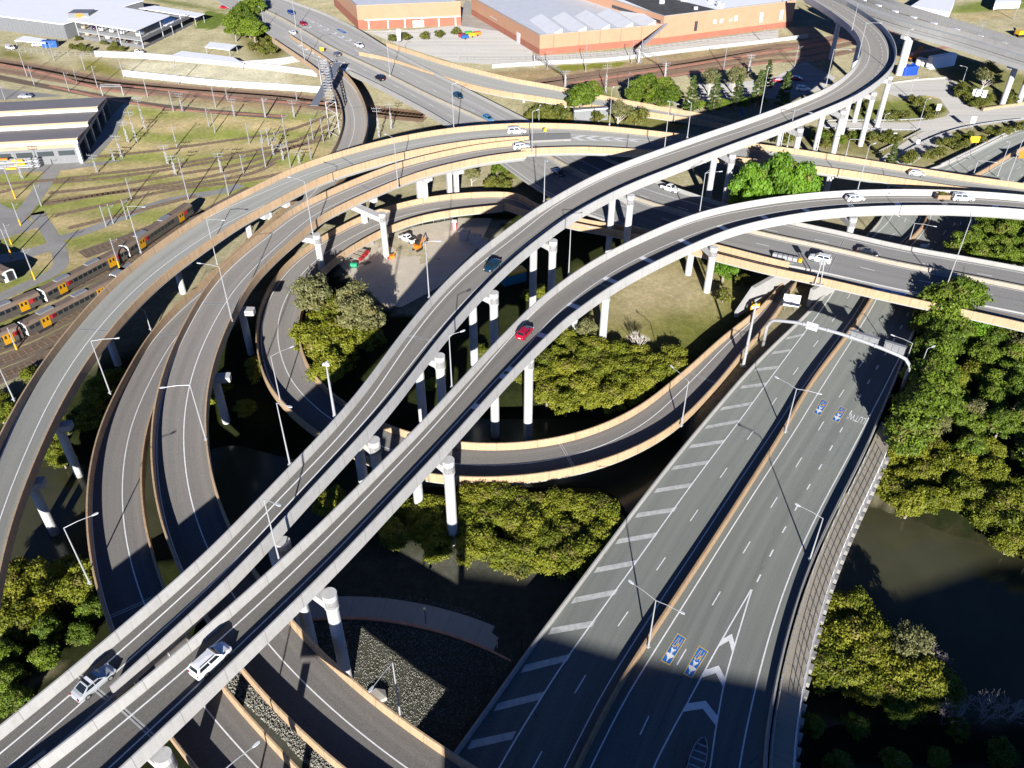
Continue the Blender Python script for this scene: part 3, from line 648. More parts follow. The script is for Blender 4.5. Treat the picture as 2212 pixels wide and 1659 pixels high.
def gpanel(spec, words):
    p = [rg.at(*rg.px(x, y)) for x, y in P(spec)]
    uv = lambda u, v, dz: tuple((p[3] * (1 - u) + p[2] * u) * (1 - v) + (p[0] * (1 - u) + p[1] * u) * v + np.array([0, 0, dz]))
    mb = MB(); mb.face([uv(0, 0, .02), uv(1, 0, .02), uv(1, 1, .02), uv(0, 1, .02)], 1); mb.face([uv(.02, .06, .024), uv(.98, .06, .024), uv(.98, .94, .024), uv(.02, .94, .024)], 0)
    for a, b, c, d in words: mb.face([uv(a, c, .028), uv(b, c, .028), uv(b, d, .028), uv(a, d, .028)], 1)
    mb.build('route_panel_marking', [M['paint_blue'], M['paint_worn']], rg.root)
gpanel("31 1045,785 1300,838 1300,872 1045,822", [(.18, .42, .4, .6), (.55, .8, .3, .75), (.8, .88, .35, .5)])
gpanel("10 715,222 785,252 760,260 695,228", [(.3, .7, .4, .6)])

_p = [at(x, y, 21.72) for x, y in P("03 -60,1810 170,1650 400,1470 640,1290 760,1190 850,1095 905,1145 600,1375 220,1635 -20,1800")]
mb = MB(); mb.prism([p[:2] for p in _p][::-1], 21.2, 21.74); mb.build('gore_infill', M['conc_white'], r2.root)
# ---------------------------------------------------------------- piers
def xy(s, z): p = W1(s, z); return (p[0], p[1])
b0n = r2.loc(W1("F 980,1185", 1)); b0f = r2.loc(W1("F 908,1118", 1.5)); print('bent', b0n, b0f, r2.half(b0n[0]))
def sb(r, n, zn, f, zf, z0):
    a = r.loc(W1(n, zn)); bent(r, a, r.loc(W1(f, zf)), z0)
sb(r2, "F 980,1185", 1, "F 908,1118", 1.5, .5); sb(r2, "F 1140,950", 0, "F 1070,946", -.5, -.5); sb(r2, "F 750,1470", 2, "F 679,1413", 2, 1.5)
sb(r2, "F 1300,752", 3, "F 1239,720", 3, 2.5); sb(r2, "F 1526,632", 4.5, "F 1486,594", 4.5, 4)
a = r2.loc(W1("F 1836,498", 12)); bent(r2, (a[0], a[1]), None, 4)
a = r2.loc(W1("F 335,1618", 20.5)); bent(r2, (a[0], -r2.half(a[0]) - .5), None, 1)
dsk = b0f[0] - b0n[0]
for spec, z, z0 in (("12 1003,545", 22.8, -.5), ("11 1492,1310", 23, 0), ("11 1920,830", 22.9, 1), ("21 465,425", 22.8, 3), ("21 1065,78", 22.6, 4.5), ("20 1845,1190", 22.2, 4.5), ("30 500,1005", 21.8, 4.5), ("30 860,870", 21.7, 4.5), ("30 1088,725", 21.6, 4.5), ("30 1222,600", 21.5, 4.5), ("12 265,1355", 21, 0)):
    sv, d = r1.loc(W1(spec, z)); h = r1.half(sv); bent(r1, (sv, -h - .35), (sv + dsk * .6, h * .35), z0)
sv = r1.srange("30 925,240")[0]; pier_in(r1, sv, 1.5, 4.5, .9)
sv = r1.srange("30 760,110")[0]; pier_in(r1, sv, 1.5, 4.5, .9)
for spec, z, z0 in (("F 835,557", 4, 3.5), ("F 699,605", 3.6, 3)):
    sv, d = rd.loc(W1(spec, z)); bent(rd, (sv, d), None, z0, rad=.78, depth=1.6)
for spec, z, z0 in (("F 545,773", 2, 1.5), ("F 494,928", .8, 0)):
    sv, d = rd.loc(W1(spec, z)); pier_in(rd, sv, d, z0, .75)
for spec in ("F 971,408", "F 986,408", "F 907,424", "F 919,424", "F 776,460"):
    sv, d = rd.loc(W1(spec, 9)); pier_in(rd, sv, max(-3, min(3, d)), 4, .6, wall=(1.3, 1.3))
for spec, z, z0 in (("F 397,636", 4.6, 4), ("F 255,787", 3.5, 3), ("F 170,1023", .5, 0), ("F 120,1155", -.3, -1), ("F 559,490", 5, 4.5), ("F 535,525", 4.5, 4), ("F 30,1260", -.3, -1)):
    sv, d = rc.loc(W1(spec, z)); pier_in(rc, sv, max(-4.5, min(4.5, d)), z0, .75)
for k in (.08, .3, .42, .54): pier_in(re_, re_.s[-1] * k, 0, 0, .75, gd=1.6)
for k in (.02, .16, .3): pier_in(rf, rf.s[-1] * (.12 + k), 0, -1, .7, gd=1.2)
for k in (.6, .74, .9): pier_in(rm, rm.s[-1] * k, 0, 3, .75, gd=1.7)
for spec in ("F 870,225", "F 960,275"):
    sv, _ = rg.loc(W1(spec, 10.5)); pier_in(rg, sv, -4, 4, .8); pier_in(rg, sv, 4, 4, .8)
for spec in ("F 1130,205", "F 1210,225"):
    sv, _ = rk.loc(W1(spec, 8)); pier_in(rk, sv, 0, 4, .6, gd=1.2, wall=(2.8, .9))
# abutments under the motorway bridge where the lower motorway passes
def abut(r, pts, z0, z1, th, name='abutment'):
    mb = MB(); a, b = np.array(pts[0][:2]), np.array(pts[1][:2]); d = (b - a) / np.linalg.norm(b - a); n = np.array([-d[1], d[0]]) * th / 2
    mb.prism([a - n, b - n, b + n, a + n], z0, z1); mb.build(name, M['conc_deck'], r.root)
pA, pB = W1("31 545,945", 5), W1("31 730,830", 5); dAB = (pB - pA) / np.linalg.norm(pB - pA)
abut(rg, (pA, pA + dAB * 24), 2, 9.6, .9)
pC = W1("31 95,930", 5); abut(rg, (pC, pC + dAB * 26), 2, 9.6, .9)
mb = MB(); q0 = pC; q1 = pC - dAB * 5; n = np.array([-dAB[1], dAB[0], 0]) * .4
mb.prism([(q1 - n)[:2], (q0 - n)[:2], (q0 + n)[:2], (q1 + n)[:2]], 2, [5.2, 9.6, 9.6, 5.2]); mb.build('wing_wall', M['conc_deck'], rg.root)
a = W1("31 1010,900", 5.2)
for k in range(5):
    c = a + dAB * (k * 4.6 + 1); mb = MB(); mb.box((c[0], c[1], 7.4), (.9, .9, 4.6), math.atan2(dAB[1], dAB[0])); mb.build('median_pier', M['conc_deck'], rg.root)
# ---------------------------------------------------------------- terrain
def inside(poly, X, Y):
    r = np.zeros(X.shape, bool); n = len(poly); j = n - 1
    for i in range(n):
        xi, yi = poly[i][:2]; xj, yj = poly[j][:2]
        if yi != yj: r ^= ((yi > Y) != (yj > Y)) & (X < (xj - xi) * (Y - yi) / (yj - yi) + xi)
        j = i
    return r
def blur(a, k):
    for ax in (0, 1):
        c = np.apply_along_axis(lambda v: np.convolve(np.pad(v, k, 'edge'), np.ones(2 * k + 1) / (2 * k + 1), 'valid'), ax, a); a = c
    return a
GX = np.arange(-330, 380, 2.0); GY = np.arange(20, 640, 2.0)
XX, YY = np.meshgrid(GX, GY)
Zg = np.full(XX.shape, 5.0)
def zone(spec, z): return inside(W(spec, z), XX, YY)
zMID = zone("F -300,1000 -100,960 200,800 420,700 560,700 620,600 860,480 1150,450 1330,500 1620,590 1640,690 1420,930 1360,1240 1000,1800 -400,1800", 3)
zCOMP = zone("11 640,600 1000,380 1300,320 1700,260 2000,260 1950,560 1500,800 1300,1000 1050,960 800,760", 4)
zGRASS = zone("21 700,640 1200,470 1500,510 1800,560 2000,760 1980,900 1700,1100 1500,1290 1350,1330 900,1250 620,1000", 4)
zGRAV = zone("F 560,1180 820,1180 1330,1215 1180,1400 960,1700 500,1700 430,1480 480,1300", 2)
zRB = zone("F 1740,1700 1720,1560 1900,1545 2100,1560 2300,1500 2400,1700", .5)
zWAT = zone("F 1700,1750 1735,1350 1800,1080 1660,1010 1500,960 1300,905 1000,905 860,955 700,1000 520,960 300,985 60,1010 -200,1060 -200,1400 40,1340 190,1240 470,1180 620,1185 760,1120 900,1050 1320,1060 1370,1150 1500,1240 1500,1500 1450,1750", 0)
zWR = zone("F 1740,1700 1730,1560 1735,1350 1810,1100 1860,1075 2000,1130 2240,1210 2400,1300 2400,1480 2080,1560", 0)
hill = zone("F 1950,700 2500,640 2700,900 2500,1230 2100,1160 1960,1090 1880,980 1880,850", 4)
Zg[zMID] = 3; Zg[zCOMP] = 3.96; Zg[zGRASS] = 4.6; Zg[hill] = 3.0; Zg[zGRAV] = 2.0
Zg[zone("F 560,1250 760,1500 1000,1659 700,1900 200,1900 200,1659", 2) & ~zGRAV] = 2.2
Zg = blur(Zg, 2); Zw = Zg.copy(); Zw[zWAT | zWR] = -2.2; Zw[zRB] = .9; Zg = blur(Zw, 1)
rs = np.random.RandomState(3)
nz = blur(rs.rand(*Zg.shape) - .5, 2) * 1.3
flat = blur((zMID | hill).astype(float), 2); Zg = Zg + nz * flat * .6
# surface colour of each patch of ground (what grows or lies there)
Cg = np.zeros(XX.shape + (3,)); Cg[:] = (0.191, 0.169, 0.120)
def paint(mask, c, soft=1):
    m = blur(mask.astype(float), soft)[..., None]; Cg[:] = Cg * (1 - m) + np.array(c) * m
yard = zone("00 -900,1700 -900,900 0,1100 640,1290 900,900 1060,800 1500,880 2212,860 10 640,900 650,1180 01 2212,0 1500,250 900,650 500,1080 -300,1700", 5)
paint(yard, (0.158, 0.143, 0.063))
bands = np.sin(XX * .02 + YY * .33 + blur(rs.rand(*XX.shape), 5) * 26)
paint(yard & (bands > .35), (0.229, 0.180, 0.109), 1); paint(yard & (bands < -.82), (0.104, 0.123, 0.027), 1)
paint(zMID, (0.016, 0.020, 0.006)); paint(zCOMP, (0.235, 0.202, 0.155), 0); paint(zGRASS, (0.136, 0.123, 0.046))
paint(zone("21 1050,620 1500,640 1750,850 1600,1000 1300,960 1000,1100 850,1080 900,850", 4), (0.240, 0.197, 0.128), 2)
paint(zone("21 1350,1130 1700,1050 1600,1250 1450,1320", 4), (0.066, 0.076, 0.013), 2)
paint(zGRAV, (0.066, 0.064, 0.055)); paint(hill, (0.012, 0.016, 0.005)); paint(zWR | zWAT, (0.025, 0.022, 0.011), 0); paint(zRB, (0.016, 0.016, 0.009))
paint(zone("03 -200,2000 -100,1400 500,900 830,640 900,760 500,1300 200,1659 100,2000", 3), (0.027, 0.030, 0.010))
paint(zone("03 150,1010 700,660 800,640 300,1000 100,1130", 3), (0.142, 0.120, 0.082), 0)
paint(zone("20 -100,560 400,520 800,520 1300,420 1900,350 2300,260 2300,440 1500,520 900,600 600,680 300,640 -100,640", 5), (0.158, 0.117, 0.074), 1)
paint(zone("20 480,510 1000,480 1050,500 500,560", 5), (0.093, 0.093, 0.016), 0)
paint(zone("20 250,800 850,620 1000,780 1500,900 1500,1010 1200,1000 700,930 300,940", 5), (0.098, 0.095, 0.033), 1)
paint(zone("30 900,820 1000,760 1150,780 1450,740 1560,800 1600,880 1500,920 1000,950 880,930", 5), (0.082, 0.090, 0.025), 1)
paint(zone("30 500,1000 640,990 1000,1010 1400,1010 1200,1200 1100,1230 860,1190 500,1130", 5), (0.104, 0.093, 0.041), 1)
paint(zone("30 1250,1200 1500,1060 1750,1010 2212,930 2300,960 1960,1060 1560,1270 1300,1270", 5), (0.131, 0.117, 0.055), 1)
paint(zone("30 1700,40 2300,-60 2300,60 1900,100 1600,110", 5), (0.087, 0.101, 0.027), 1)
paint(zone("30 1650,100 1800,110 2150,60 2150,130 1750,170", 5), (0.197, 0.158, 0.098), 1)
paint(zone("30 1650,420 2300,600 2300,860 1900,850 1700,730 1620,650", 5), (0.109, 0.106, 0.044), 1)
paint(zone("00 560,270 900,300 1100,370 900,410 560,420 380,390", 5), (0.180, 0.155, 0.109), 1)
paint(zone("00 0,360 160,400 340,470 200,470 0,440", 5), (0.082, 0.076, 0.027), 1)
paint(zone("00 950,480 1800,470 2212,520 2212,690 1500,650 960,560", 5), (0.273, 0.249, 0.207), 1)
paint(zone("00 600,470 760,460 960,560 940,600 620,540", 5), (0.104, 0.093, 0.027), 1)
paint(zone("00 1500,160 1600,80 1760,110 1740,170 1640,230 1500,220", 5), (0.057, 0.076, 0.016), 0)
paint(zone("00 1050,-20 1350,40 1750,100 1740,80 1300,0", 5), (0.066, 0.076, 0.022), 1)
paint(zone("00 1800,260 2000,200 2212,320 2212,470 1980,470", 5), (0.093, 0.082, 0.038), 1)
paint(zone("00 0,440 300,480 900,600 1300,640 2212,700 10 640,740 640,850 00 2212,860 1500,800 900,690 300,600 0,560", 5), (0.147, 0.106, 0.066), 1)
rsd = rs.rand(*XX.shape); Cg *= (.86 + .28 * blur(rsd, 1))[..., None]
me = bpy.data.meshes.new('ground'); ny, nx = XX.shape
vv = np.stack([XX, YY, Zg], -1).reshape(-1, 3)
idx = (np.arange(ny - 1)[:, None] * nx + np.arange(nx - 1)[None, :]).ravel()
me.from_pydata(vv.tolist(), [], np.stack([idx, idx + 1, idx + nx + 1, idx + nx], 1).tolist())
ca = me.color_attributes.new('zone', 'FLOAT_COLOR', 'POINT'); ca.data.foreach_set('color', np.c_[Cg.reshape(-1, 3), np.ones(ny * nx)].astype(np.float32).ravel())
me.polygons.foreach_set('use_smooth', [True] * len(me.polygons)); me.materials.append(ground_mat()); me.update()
tag(link(bpy.data.objects.new('ground', me)), kind='structure')
def gz(x, y):
    i = int(np.clip(round((y - GY[0]) / 2), 0, ny - 1)); j = int(np.clip(round((x - GX[0]) / 2), 0, nx - 1)); return float(Zg[i, j])
# apron of land beyond and behind the surveyed patch
mb = MB()
for a in ([(-2500, -800), (2500, -800), (2500, 22), (-2500, 22)], [(-2500, 22), (-328, 22), (-328, 636), (-2500, 636)], [(376, 22), (2500, 22), (2500, 636), (376, 636)], [(-2500, 636), (2500, 636), (2500, 3000), (-2500, 3000)]):
    mb.face([(x, y, 4.6) for x, y in a])
tag(mb.build('terrain', plain('far_land', (.13, .125, .07), .95, .4, .02, obj=False)), kind='structure')
# water
m, nt, b = node_mat('creek_water'); pos = N(nt, 'ShaderNodeNewGeometry').outputs['Position']
n1 = ramp(nt, noise(nt, pos, .05, 4), .35, .65)
nt.links.new(mixc(nt, n1, (.038, .039, .020), (.066, .064, .036)), b.inputs['Base Color']); b.inputs['Roughness'].default_value = .16
b.inputs['Specular IOR Level'].default_value = .3
bump(nt, b, noise(nt, mapping(nt, pos, (1, .6, 1)), 1.3, 4), .06, .1)
mb = MB(); mb.face([(-329, 21, 0), (377, 21, 0), (377, 200, 0), (-329, 200, 0)]); tag(mb.build('water', m), kind='structure')

# ---------------------------------------------------------------- ground surfaces
DZ = [.008]
def sheet(name, spec, z, mat, dz=None, kind='structure', grow=None):
    DZ[0] += .004; dz = DZ[0] if dz is None else dz
    p = W(spec, z); mb = MB(); pts = [(a[0], a[1], z + dz) for a in p]
    from mathutils.geometry import tessellate_polygon
    b = mb.vs(pts)
    for t in tessellate_polygon([[Vector(p_) for p_ in pts]]):
        A, B_, C_ = (Vector(pts[i]) for i in t); up = (B_ - A).cross(C_ - A).z > 0
        mb.fi([b + i for i in (t if up else t[::-1])], 0, [(pts[i][0], pts[i][1]) for i in (t if up else t[::-1])])
    o = mb.build(name, mat); tag(o, kind=kind); return o
def strip_px(spec, z, w, anc=None): return Road(spec, width=w, anc=[(0, 0, z)], bh=0, sig=4, ds=2)
M['asph_yard'] = plain('yard_asphalt', (.27, .26, .24), .9, .22, .15, obj=False)
M['slab'] = plain('old_concrete', (.40, .37, .32), .9, .2, .2, obj=False)
M['ballast'] = plain('ballast', (.30, .195, .125), .95, .4, 1.1, obj=False, bmp=.5)
M['ballast_dk'] = plain('ballast_dark', (.155, .115, .08), .95, .4, 1.1, obj=False, bmp=.5)
M['ballast_y'] = plain('ballast_yard', (.25, .185, .115), .95, .5, .8, obj=False, bmp=.3)
M['rail'] = plain('rusty_rail', (.16, .08, .045), .6, .3, 2.0, obj=False)
M['redearth'] = plain('red_path', (.52, .245, .16), .95, .3, .5, obj=False)
sheet('yard_road', "00 -300,1310 0,1280 640,1250 860,890 1010,750 990,800 900,1040 760,1200 640,1260 1000,1225 1060,1210 760,1275 520,1310 200,1330 -300,1370", 5.02, M['asph_yard'])
sheet('yard_road', "00 -200,650 0,680 500,740 0,770 -200,780", 5.02, M['asph_yard'])
for sp, w in (("00 470,1310 400,1420 310,1560 230,1659 01 100,340 -100,520", 4.5), ("00 240,1659 290,1560 350,1660 01 370,260 500,450 560,620 530,690 380,740 200,800 -100,960", 3.6), ("10 0,1430 00 1900,1470 1450,1540 01 1300,130 900,300 600,420 470,440", 3.6), ("01 -100,560 200,520 460,420", 5.0), ("01 -100,100 150,220 300,330", 9.0)):
    r = strip_px(sp, 5.0, w); mb = MB(); r.sheet(mb, 0, r.s[-1], edge(r, 1, 0), edge(r, -1, 0), .02 + rnd.random() * .012); tag(mb.build('access_road', M['asph_yard']), kind='structure')
sheet('car_park_surface', "10 900,240 1000,270 1180,350 1600,480 2212,520 2212,330 1950,230 1660,190 1300,230", 5.0, M['asph_far'])
sheet('rear_lane', "10 1640,100 1700,0 1960,100 2180,300 2212,380 1950,240 1660,200", 5.0, M['slab'])
sheet('rail_side_road', "20 0,430 370,430 900,400 1500,320 2212,230 2212,290 1500,380 900,460 330,490 0,500", 5.0, M['asph_far'])
sheet('compound_surface', "11 700,600 1000,420 1300,330 1640,262 1900,262 1800,480 1480,800 1200,950 1060,930 860,760", 3.98, plain('packed_dirt', (.54, .48, .385), .95, .16, .25, obj=False), .03)
sheet('gravel_path', "F 0,0 1,1 0,1", 2, M['slab']) if False else None
sheet('side_street', "30 1140,720 1190,640 1340,612 1610,595 1700,640 1640,690 1760,790 1880,860 2212,800 2400,760 2400,880 2212,925 1900,965 1700,1000 1440,1012 1380,1005 1000,1012 640,985 640,950 900,942 1300,945 1480,925 1600,900 1640,870 1560,760 1440,735 1300,765", 5.0, M['asph_far'])
r = strip_px("30 1000,1290 1150,1190 1300,1090 1420,1015 1520,985", 5.0, 9); mb = MB(); r.sheet(mb, 0, r.s[-1], edge(r, 1, 0), edge(r, -1, 0), .03); tag(mb.build('slip_road', M['asph_far']), kind='structure')
sheet('shaded_lane', "30 -300,640 0,640 300,590 520,470 640,540 760,600 660,690 420,760 0,760 -300,800", 5.0, M['asph_far'])
mb = MB()
for s_ in ("30 1440,738 1600,765 1630,775 1460,748", "30 1500,735 1640,772 1660,768 1520,728", "30 1600,800 1760,840 1770,835 1620,793", "30 1620,845 1800,890 1870,888 1650,836", "30 1660,880 1780,905 1790,900 1670,872", "30 1640,920 1700,918 1690,912"):
    mb.face([(p[0], p[1], 5.03) for p in W(s_, 5)])
tag(mb.build('hatch_marking', M['paint_yellow']), kind='structure')
mb = MB()
for s_, w in (("30 640,975 1000,1000 1400,1000", .2), ("30 1450,1005 1700,990 1900,952 2212,910", .2), ("30 1250,1185 1440,1045 1600,1010", .2), ("30 1570,1290 1750,1200 2000,1070 2212,985", .01), ("30 1160,720 1300,755 1440,730", .2), ("30 1570,760 1640,840 1680,900 1640,920", .2), ("30 1900,870 2212,810", .2), ("30 1500,945 1900,880", .2)):
    r = strip_px(s_, 5.0, w); r.sheet(mb, 0, r.s[-1], edge(r, 1, 0), edge(r, -1, 0), .045)
tag(mb.build('lane_marking', M['paint']), kind='structure')
# white parking bays behind the brick store
mb = MB()
for k in range(12):
    a, b = W1("10 %d,%d" % (1290 + k * 48, 330 + k * 8 - 18), 5), W1("10 %d,%d" % (1330 + k * 50, 362 + k * 4 - 10), 5); mb.bar((a[0], a[1], 5.03), (b[0], b[1], 5.03), .16, .01)
for k in range(11):
    a, b = W1("10 %d,%d" % (1395 + k * 56, 395 - k * 9), 5), W1("10 %d,%d" % (1470 + k * 52, 445 - k * 4), 5); mb.bar((a[0], a[1], 5.03), (b[0], b[1], 5.03), .16, .01)
tag(mb.build('parking_bay_marking', M['paint']), kind='structure')
# paved footpath across the gravel, with its red kerb
r = strip_px("13 300,370 560,330 830,320 1200,350 1600,440 1900,540 2212,690 2400,820", 2.05, 4.2)
mb = MB(); r.sheet(mb, 0, r.s[-1], edge(r, 1, 0), edge(r, -1, 0), .06); tag(mb.build('footpath', M['conc_grey']), kind='structure')
mb = MB(); r.sweep(mb, 0, r.s[-1], [(-1, 0, .2), (-1, .35, .2), (-1, .35, -.1), (-1, 0, -.1)]); tag(mb.build('kerb', M['redearth']), kind='structure')
# rail tracks
def track(spec, z=5.0, ball='ballast', w=4.6, rails=True):
    r = strip_px(spec, z, w); mb = MB()
    if ball: r.sheet(mb, 0, r.s[-1], edge(r, 1, 0), edge(r, -1, 0), .04, 0, 3)
    for d in (-.55, .55): r.sheet(mb, 0, r.s[-1], const(d + .09), const(d - .09), .16, 1, 3)
    if ball:
        v = 0.5
        while v < r.s[-1]: r.sheet(mb, v, v + .26, const(1.15), const(-1.15), .075, 2, .3); v += 1.4
    tag(mb.build('railway_track', [M[ball or 'ballast'], M['rail'], M['timber']]), kind='structure')
MAIN = ["00 -200,420 0,455 300,500 900,615 1400,655 2212,715 10 640,760 1100,830 1400,860", "00 -200,440 0,475 300,525 800,625 1400,680 2212,740 10 640,785 1100,850 1400,880", "00 -200,490 0,520 300,570 800,650 1400,715 2212,775 10 640,815 1100,880 1400,905"]
for s_ in MAIN: track(s_, 5, 'ballast', 5)
track("00 -100,560 300,640 700,710 1200,800 1700,850 2212,890", 5, 'ballast_dk', 4)
for s_ in ("20 250,630 700,560 1500,460 2212,330 30 400,340 900,240 1300,170 1600,120", "20 350,640 800,580 1500,485 2212,360 30 400,370 900,270 1400,190", "20 480,660 900,600 1500,510 2212,395 30 400,420 900,310 1400,210", "20 800,650 1500,545 2212,440 30 400,470 900,370 1500,260"): track(s_, 5, 'ballast', 5)
mb = MB()
for s_, w in (("20 600,640 1500,500 2212,385 30 300,390 900,290 1400,200", 2.4), ("20 900,650 1500,560 2212,470 30 500,440", 2.0), ("00 0,490 400,570 800,690 1200,730", 2.0), ("00 400,660 700,730 1300,840 2212,895", 1.6), ("00 900,650 2212,790 10 640,790", 1.8), ("30 1200,420 1500,380 1700,330", 3)):
    r = strip_px(s_, 5.0, w); r.sheet(mb, 0, r.s[-1], edge(r, 1, 0), edge(r, -1, 0), .10)
tag(mb.build('red_path', M['redearth']), kind='structure')
for s_ in ("00 760,1200 1100,1170 1600,1100 2212,1010 10 640,880", "00 700,1340 1200,1290 1700,1200 2212,1110 10 640,960", "00 420,1400 800,1370 1300,1300 1800,1210 2212,1150 10 660,1010", "00 380,1480 800,1440 1400,1330 1900,1260 10 200,1170 640,1060", "00 340,1570 900,1470 1500,1380 2000,1270 10 300,1190", "01 330,130 900,50 00 1300,1440 2000,1330 10 200,1250", "01 420,230 900,130 1300,30 00 1900,1390 2212,1320", "01 520,330 1000,210 1500,80", "00 -100,1420 300,1390 700,1350", "00 -100,1500 300,1400"): track(s_, 5, 'ballast_y', 2.0)
for s_ in ("01 -300,1100 300,860 900,590 1500,230 1900,20", "01 -300,1300 100,1190 700,880 1100,640", "01 -300,1420 200,1260 700,990", "01 -300,1540 200,1370 500,1200", "01 600,520 1000,380 1500,170"): track(s_, 5, 'ballast_dk', 5)
# ---------------------------------------------------------------- trees
FOL = {
 'mangrove': foliage('mangrove_leaves', ((.080, .110, .008), (.235, .27, .020), (.23, .205, .022))),
 'dense': foliage('dark_leaves', ((.045, .085, .008), (.165, .25, .02), (.15, .19, .018))),
 'fig': foliage('bright_leaves', ((.050, .125, .010), (.165, .31, .020), (.12, .22, .015)), .3),
 'gum': foliage('olive_leaves', ((.10, .112, .042), (.23, .235, .095), (.19, .175, .07))),
 'pine': foliage('pine_needles', ((.030, .055, .012), (.10, .15, .025), (.07, .10, .02))),
 'shrub': foliage('shrub_leaves', ((.06, .08, .012), (.17, .185, .025), (.13, .12, .03)))}
BARK = plain('bark_grey', (.26, .22, .18), .9, .3, 3.0); BARKP = plain('bark_pale', (.52, .47, .42), .85, .25, 3.0); BARKD = plain('bark_twigs', (.34, .28, .27), .9, .25, 3.0)
def crown_mesh(kind, seed):
    R = np.random.RandomState(seed); cen = []
    if kind == 'mangrove': rx, h, z0, nc, nl, ls, cr = 3.3, 4.6, .6, 58, 150, .175, .85
    elif kind == 'dense': rx, h, z0, nc, nl, ls, cr = 3.6, 7.2, 1.4, 68, 160, .20, .9
    elif kind == 'fig': rx, h, z0, nc, nl, ls, cr = 4.4, 6.6, 1.6, 80, 180, .21, .85
    elif kind == 'gum': rx, h, z0, nc, nl, ls, cr = 3.2, 7.4, 2.2, 44, 130, .17, .85
    elif kind == 'pine': rx, h, z0, nc, nl, ls, cr = 1.7, 9.0, 1.2, 46, 100, .2, .6
    else: rx, h, z0, nc, nl, ls, cr = 1.1, 1.5, .1, 16, 110, .13, .5
    lob = [(R.uniform(0, 2 * PI), R.uniform(.75, 1.15)) for _ in range(5)]
    for i in range(nc):
        if kind == 'pine':
            t = (i + R.rand() * .8) / nc; rr = rx * (1 - t) ** .8 * R.uniform(.55, 1.05) + .1; a = i * 2.4 + R.rand()
            cen.append((rr * math.cos(a), rr * math.sin(a), z0 + (h - z0) * t, cr * (1.15 - .6 * t)))
        else:
            a = R.uniform(0, 2 * PI); t = R.rand(); k = 1.0
            for la, lk in lob: k = max(k * .9, lk * max(0, math.cos(a - la)))
            u = R.uniform(.0, 1.0); ph = math.acos(1 - 1.25 * u) if u < .8 else math.acos(-.0 - R.uniform(0, .35))
            rad = R.uniform(.72, 1.0) if R.rand() < .8 else R.uniform(.2, .6)
            cen.append((rx * k * rad * math.sin(ph) * math.cos(a), rx * k * rad * math.sin(ph) * math.sin(a), z0 + (h - z0) * (.38 + .55 * rad * math.cos(ph)) + R.uniform(-.2, .2), cr * R.uniform(.7, 1.25)))
    vs = []; lf = []; tl = []
    for cx, cy, cz, r in cen:
        base = R.uniform(0, 1); n = int(nl * (r / cr) ** 2); tn = float(R.rand() < .07) * R.uniform(.4, 1)
        d = R.normal(size=(n, 3)); d /= np.linalg.norm(d, axis=1)[:, None]; d[:, 2] = np.abs(d[:, 2]) * .85 + d[:, 2] * .15
        rr = r * np.clip(R.normal(.82, .27, n), .1, 1.6)[:, None] * np.array([1.0, 1.0, .8 if kind != 'pine' else .45])
        c = np.array([cx, cy, cz]) + d * rr
        nrm = d + R.normal(size=(n, 3)) * .55 + np.array([0, 0, .35]); nrm /= np.linalg.norm(nrm, axis=1)[:, None]
        t = np.cross(nrm, R.normal(size=(n, 3))); t /= np.linalg.norm(t, axis=1)[:, None]; b = np.cross(nrm, t)
        s1 = ls * R.uniform(.65, 1.35, n)[:, None]; s2 = s1 * R.uniform(.45, .8, n)[:, None]
        vs.append(np.stack([c - t * s1, c - b * s2, c + t * s1, c + b * s2], 1)); lf.append(np.clip(base * .6 + R.uniform(0, .4, n), 0, 1)); tl.append(np.full(n, tn))
    V = np.concatenate(vs).reshape(-1, 3); L = np.concatenate(lf); n = len(L)
    me = bpy.data.meshes.new('crown_' + kind); me.from_pydata(V.tolist(), [], np.arange(4 * n).reshape(-1, 4).tolist())
    a = me.attributes.new('leaf', 'FLOAT', 'FACE'); a.data.foreach_set('value', L.astype(np.float32)); a = me.attributes.new('tone', 'FLOAT', 'FACE'); a.data.foreach_set('value', np.concatenate(tl).astype(np.float32)); me.materials.append(FOL[kind])
    return me, cen
def trunk_mesh(kind, cen, seed):
    R = random.Random(seed); mb = LMB()
    top = max(c[2] for c in cen) * (.5 if kind != 'pine' else .97)
    r0 = {'shrub': .06, 'pine': .16, 'gum': .2, 'fig': .34}.get(kind, .2); lean = (R.uniform(-.3, .3), R.uniform(-.3, .3)) if kind != 'pine' else (0, 0)
    mb.tube([(0, 0, -.6), (lean[0] * .4, lean[1] * .4, top * .5), (lean[0], lean[1], top)], [r0 * 1.25, r0, r0 * .45], 7)
    for c in R.sample(cen, min(len(cen), {'gum': 22, 'shrub': 4, 'pine': 10}.get(kind, 12))):
        z = min(top * R.uniform(.45, .95), c[2] * .8); k = z / top
        s = (lean[0] * k, lean[1] * k, z); m = tuple((a + b) / 2 + R.uniform(-.25, .25) for a, b in zip(s, c[:3]))
        mb.tube([s, m, c[:3]], [r0 * .42, r0 * .26, r0 * .1], 5, cap=False)
    return mb
def bare_mesh(seed):
    R = random.Random(seed); mb = LMB()
    def grow(p, d, L, r, lv):
        q_ = p + d * L; mb.tube([p, q_], [r, r * .7], 4, cap=False)
        if lv == 0: return
        for _ in range(3 if lv > 1 else 4):
            e = (d + Vector((R.uniform(-.75, .75), R.uniform(-.75, .75), R.uniform(-.15, .5)))).normalized(); grow(q_, e, L * R.uniform(.62, .85), r * .62, lv - 1)
    for _ in range(3): grow(Vector((R.uniform(-.2, .2), R.uniform(-.2, .2), -.3)), Vector((R.uniform(-.5, .5), R.uniform(-.5, .5), 1)).normalized(), 1.5, .075, 4)
    return mb
PROTO = {}
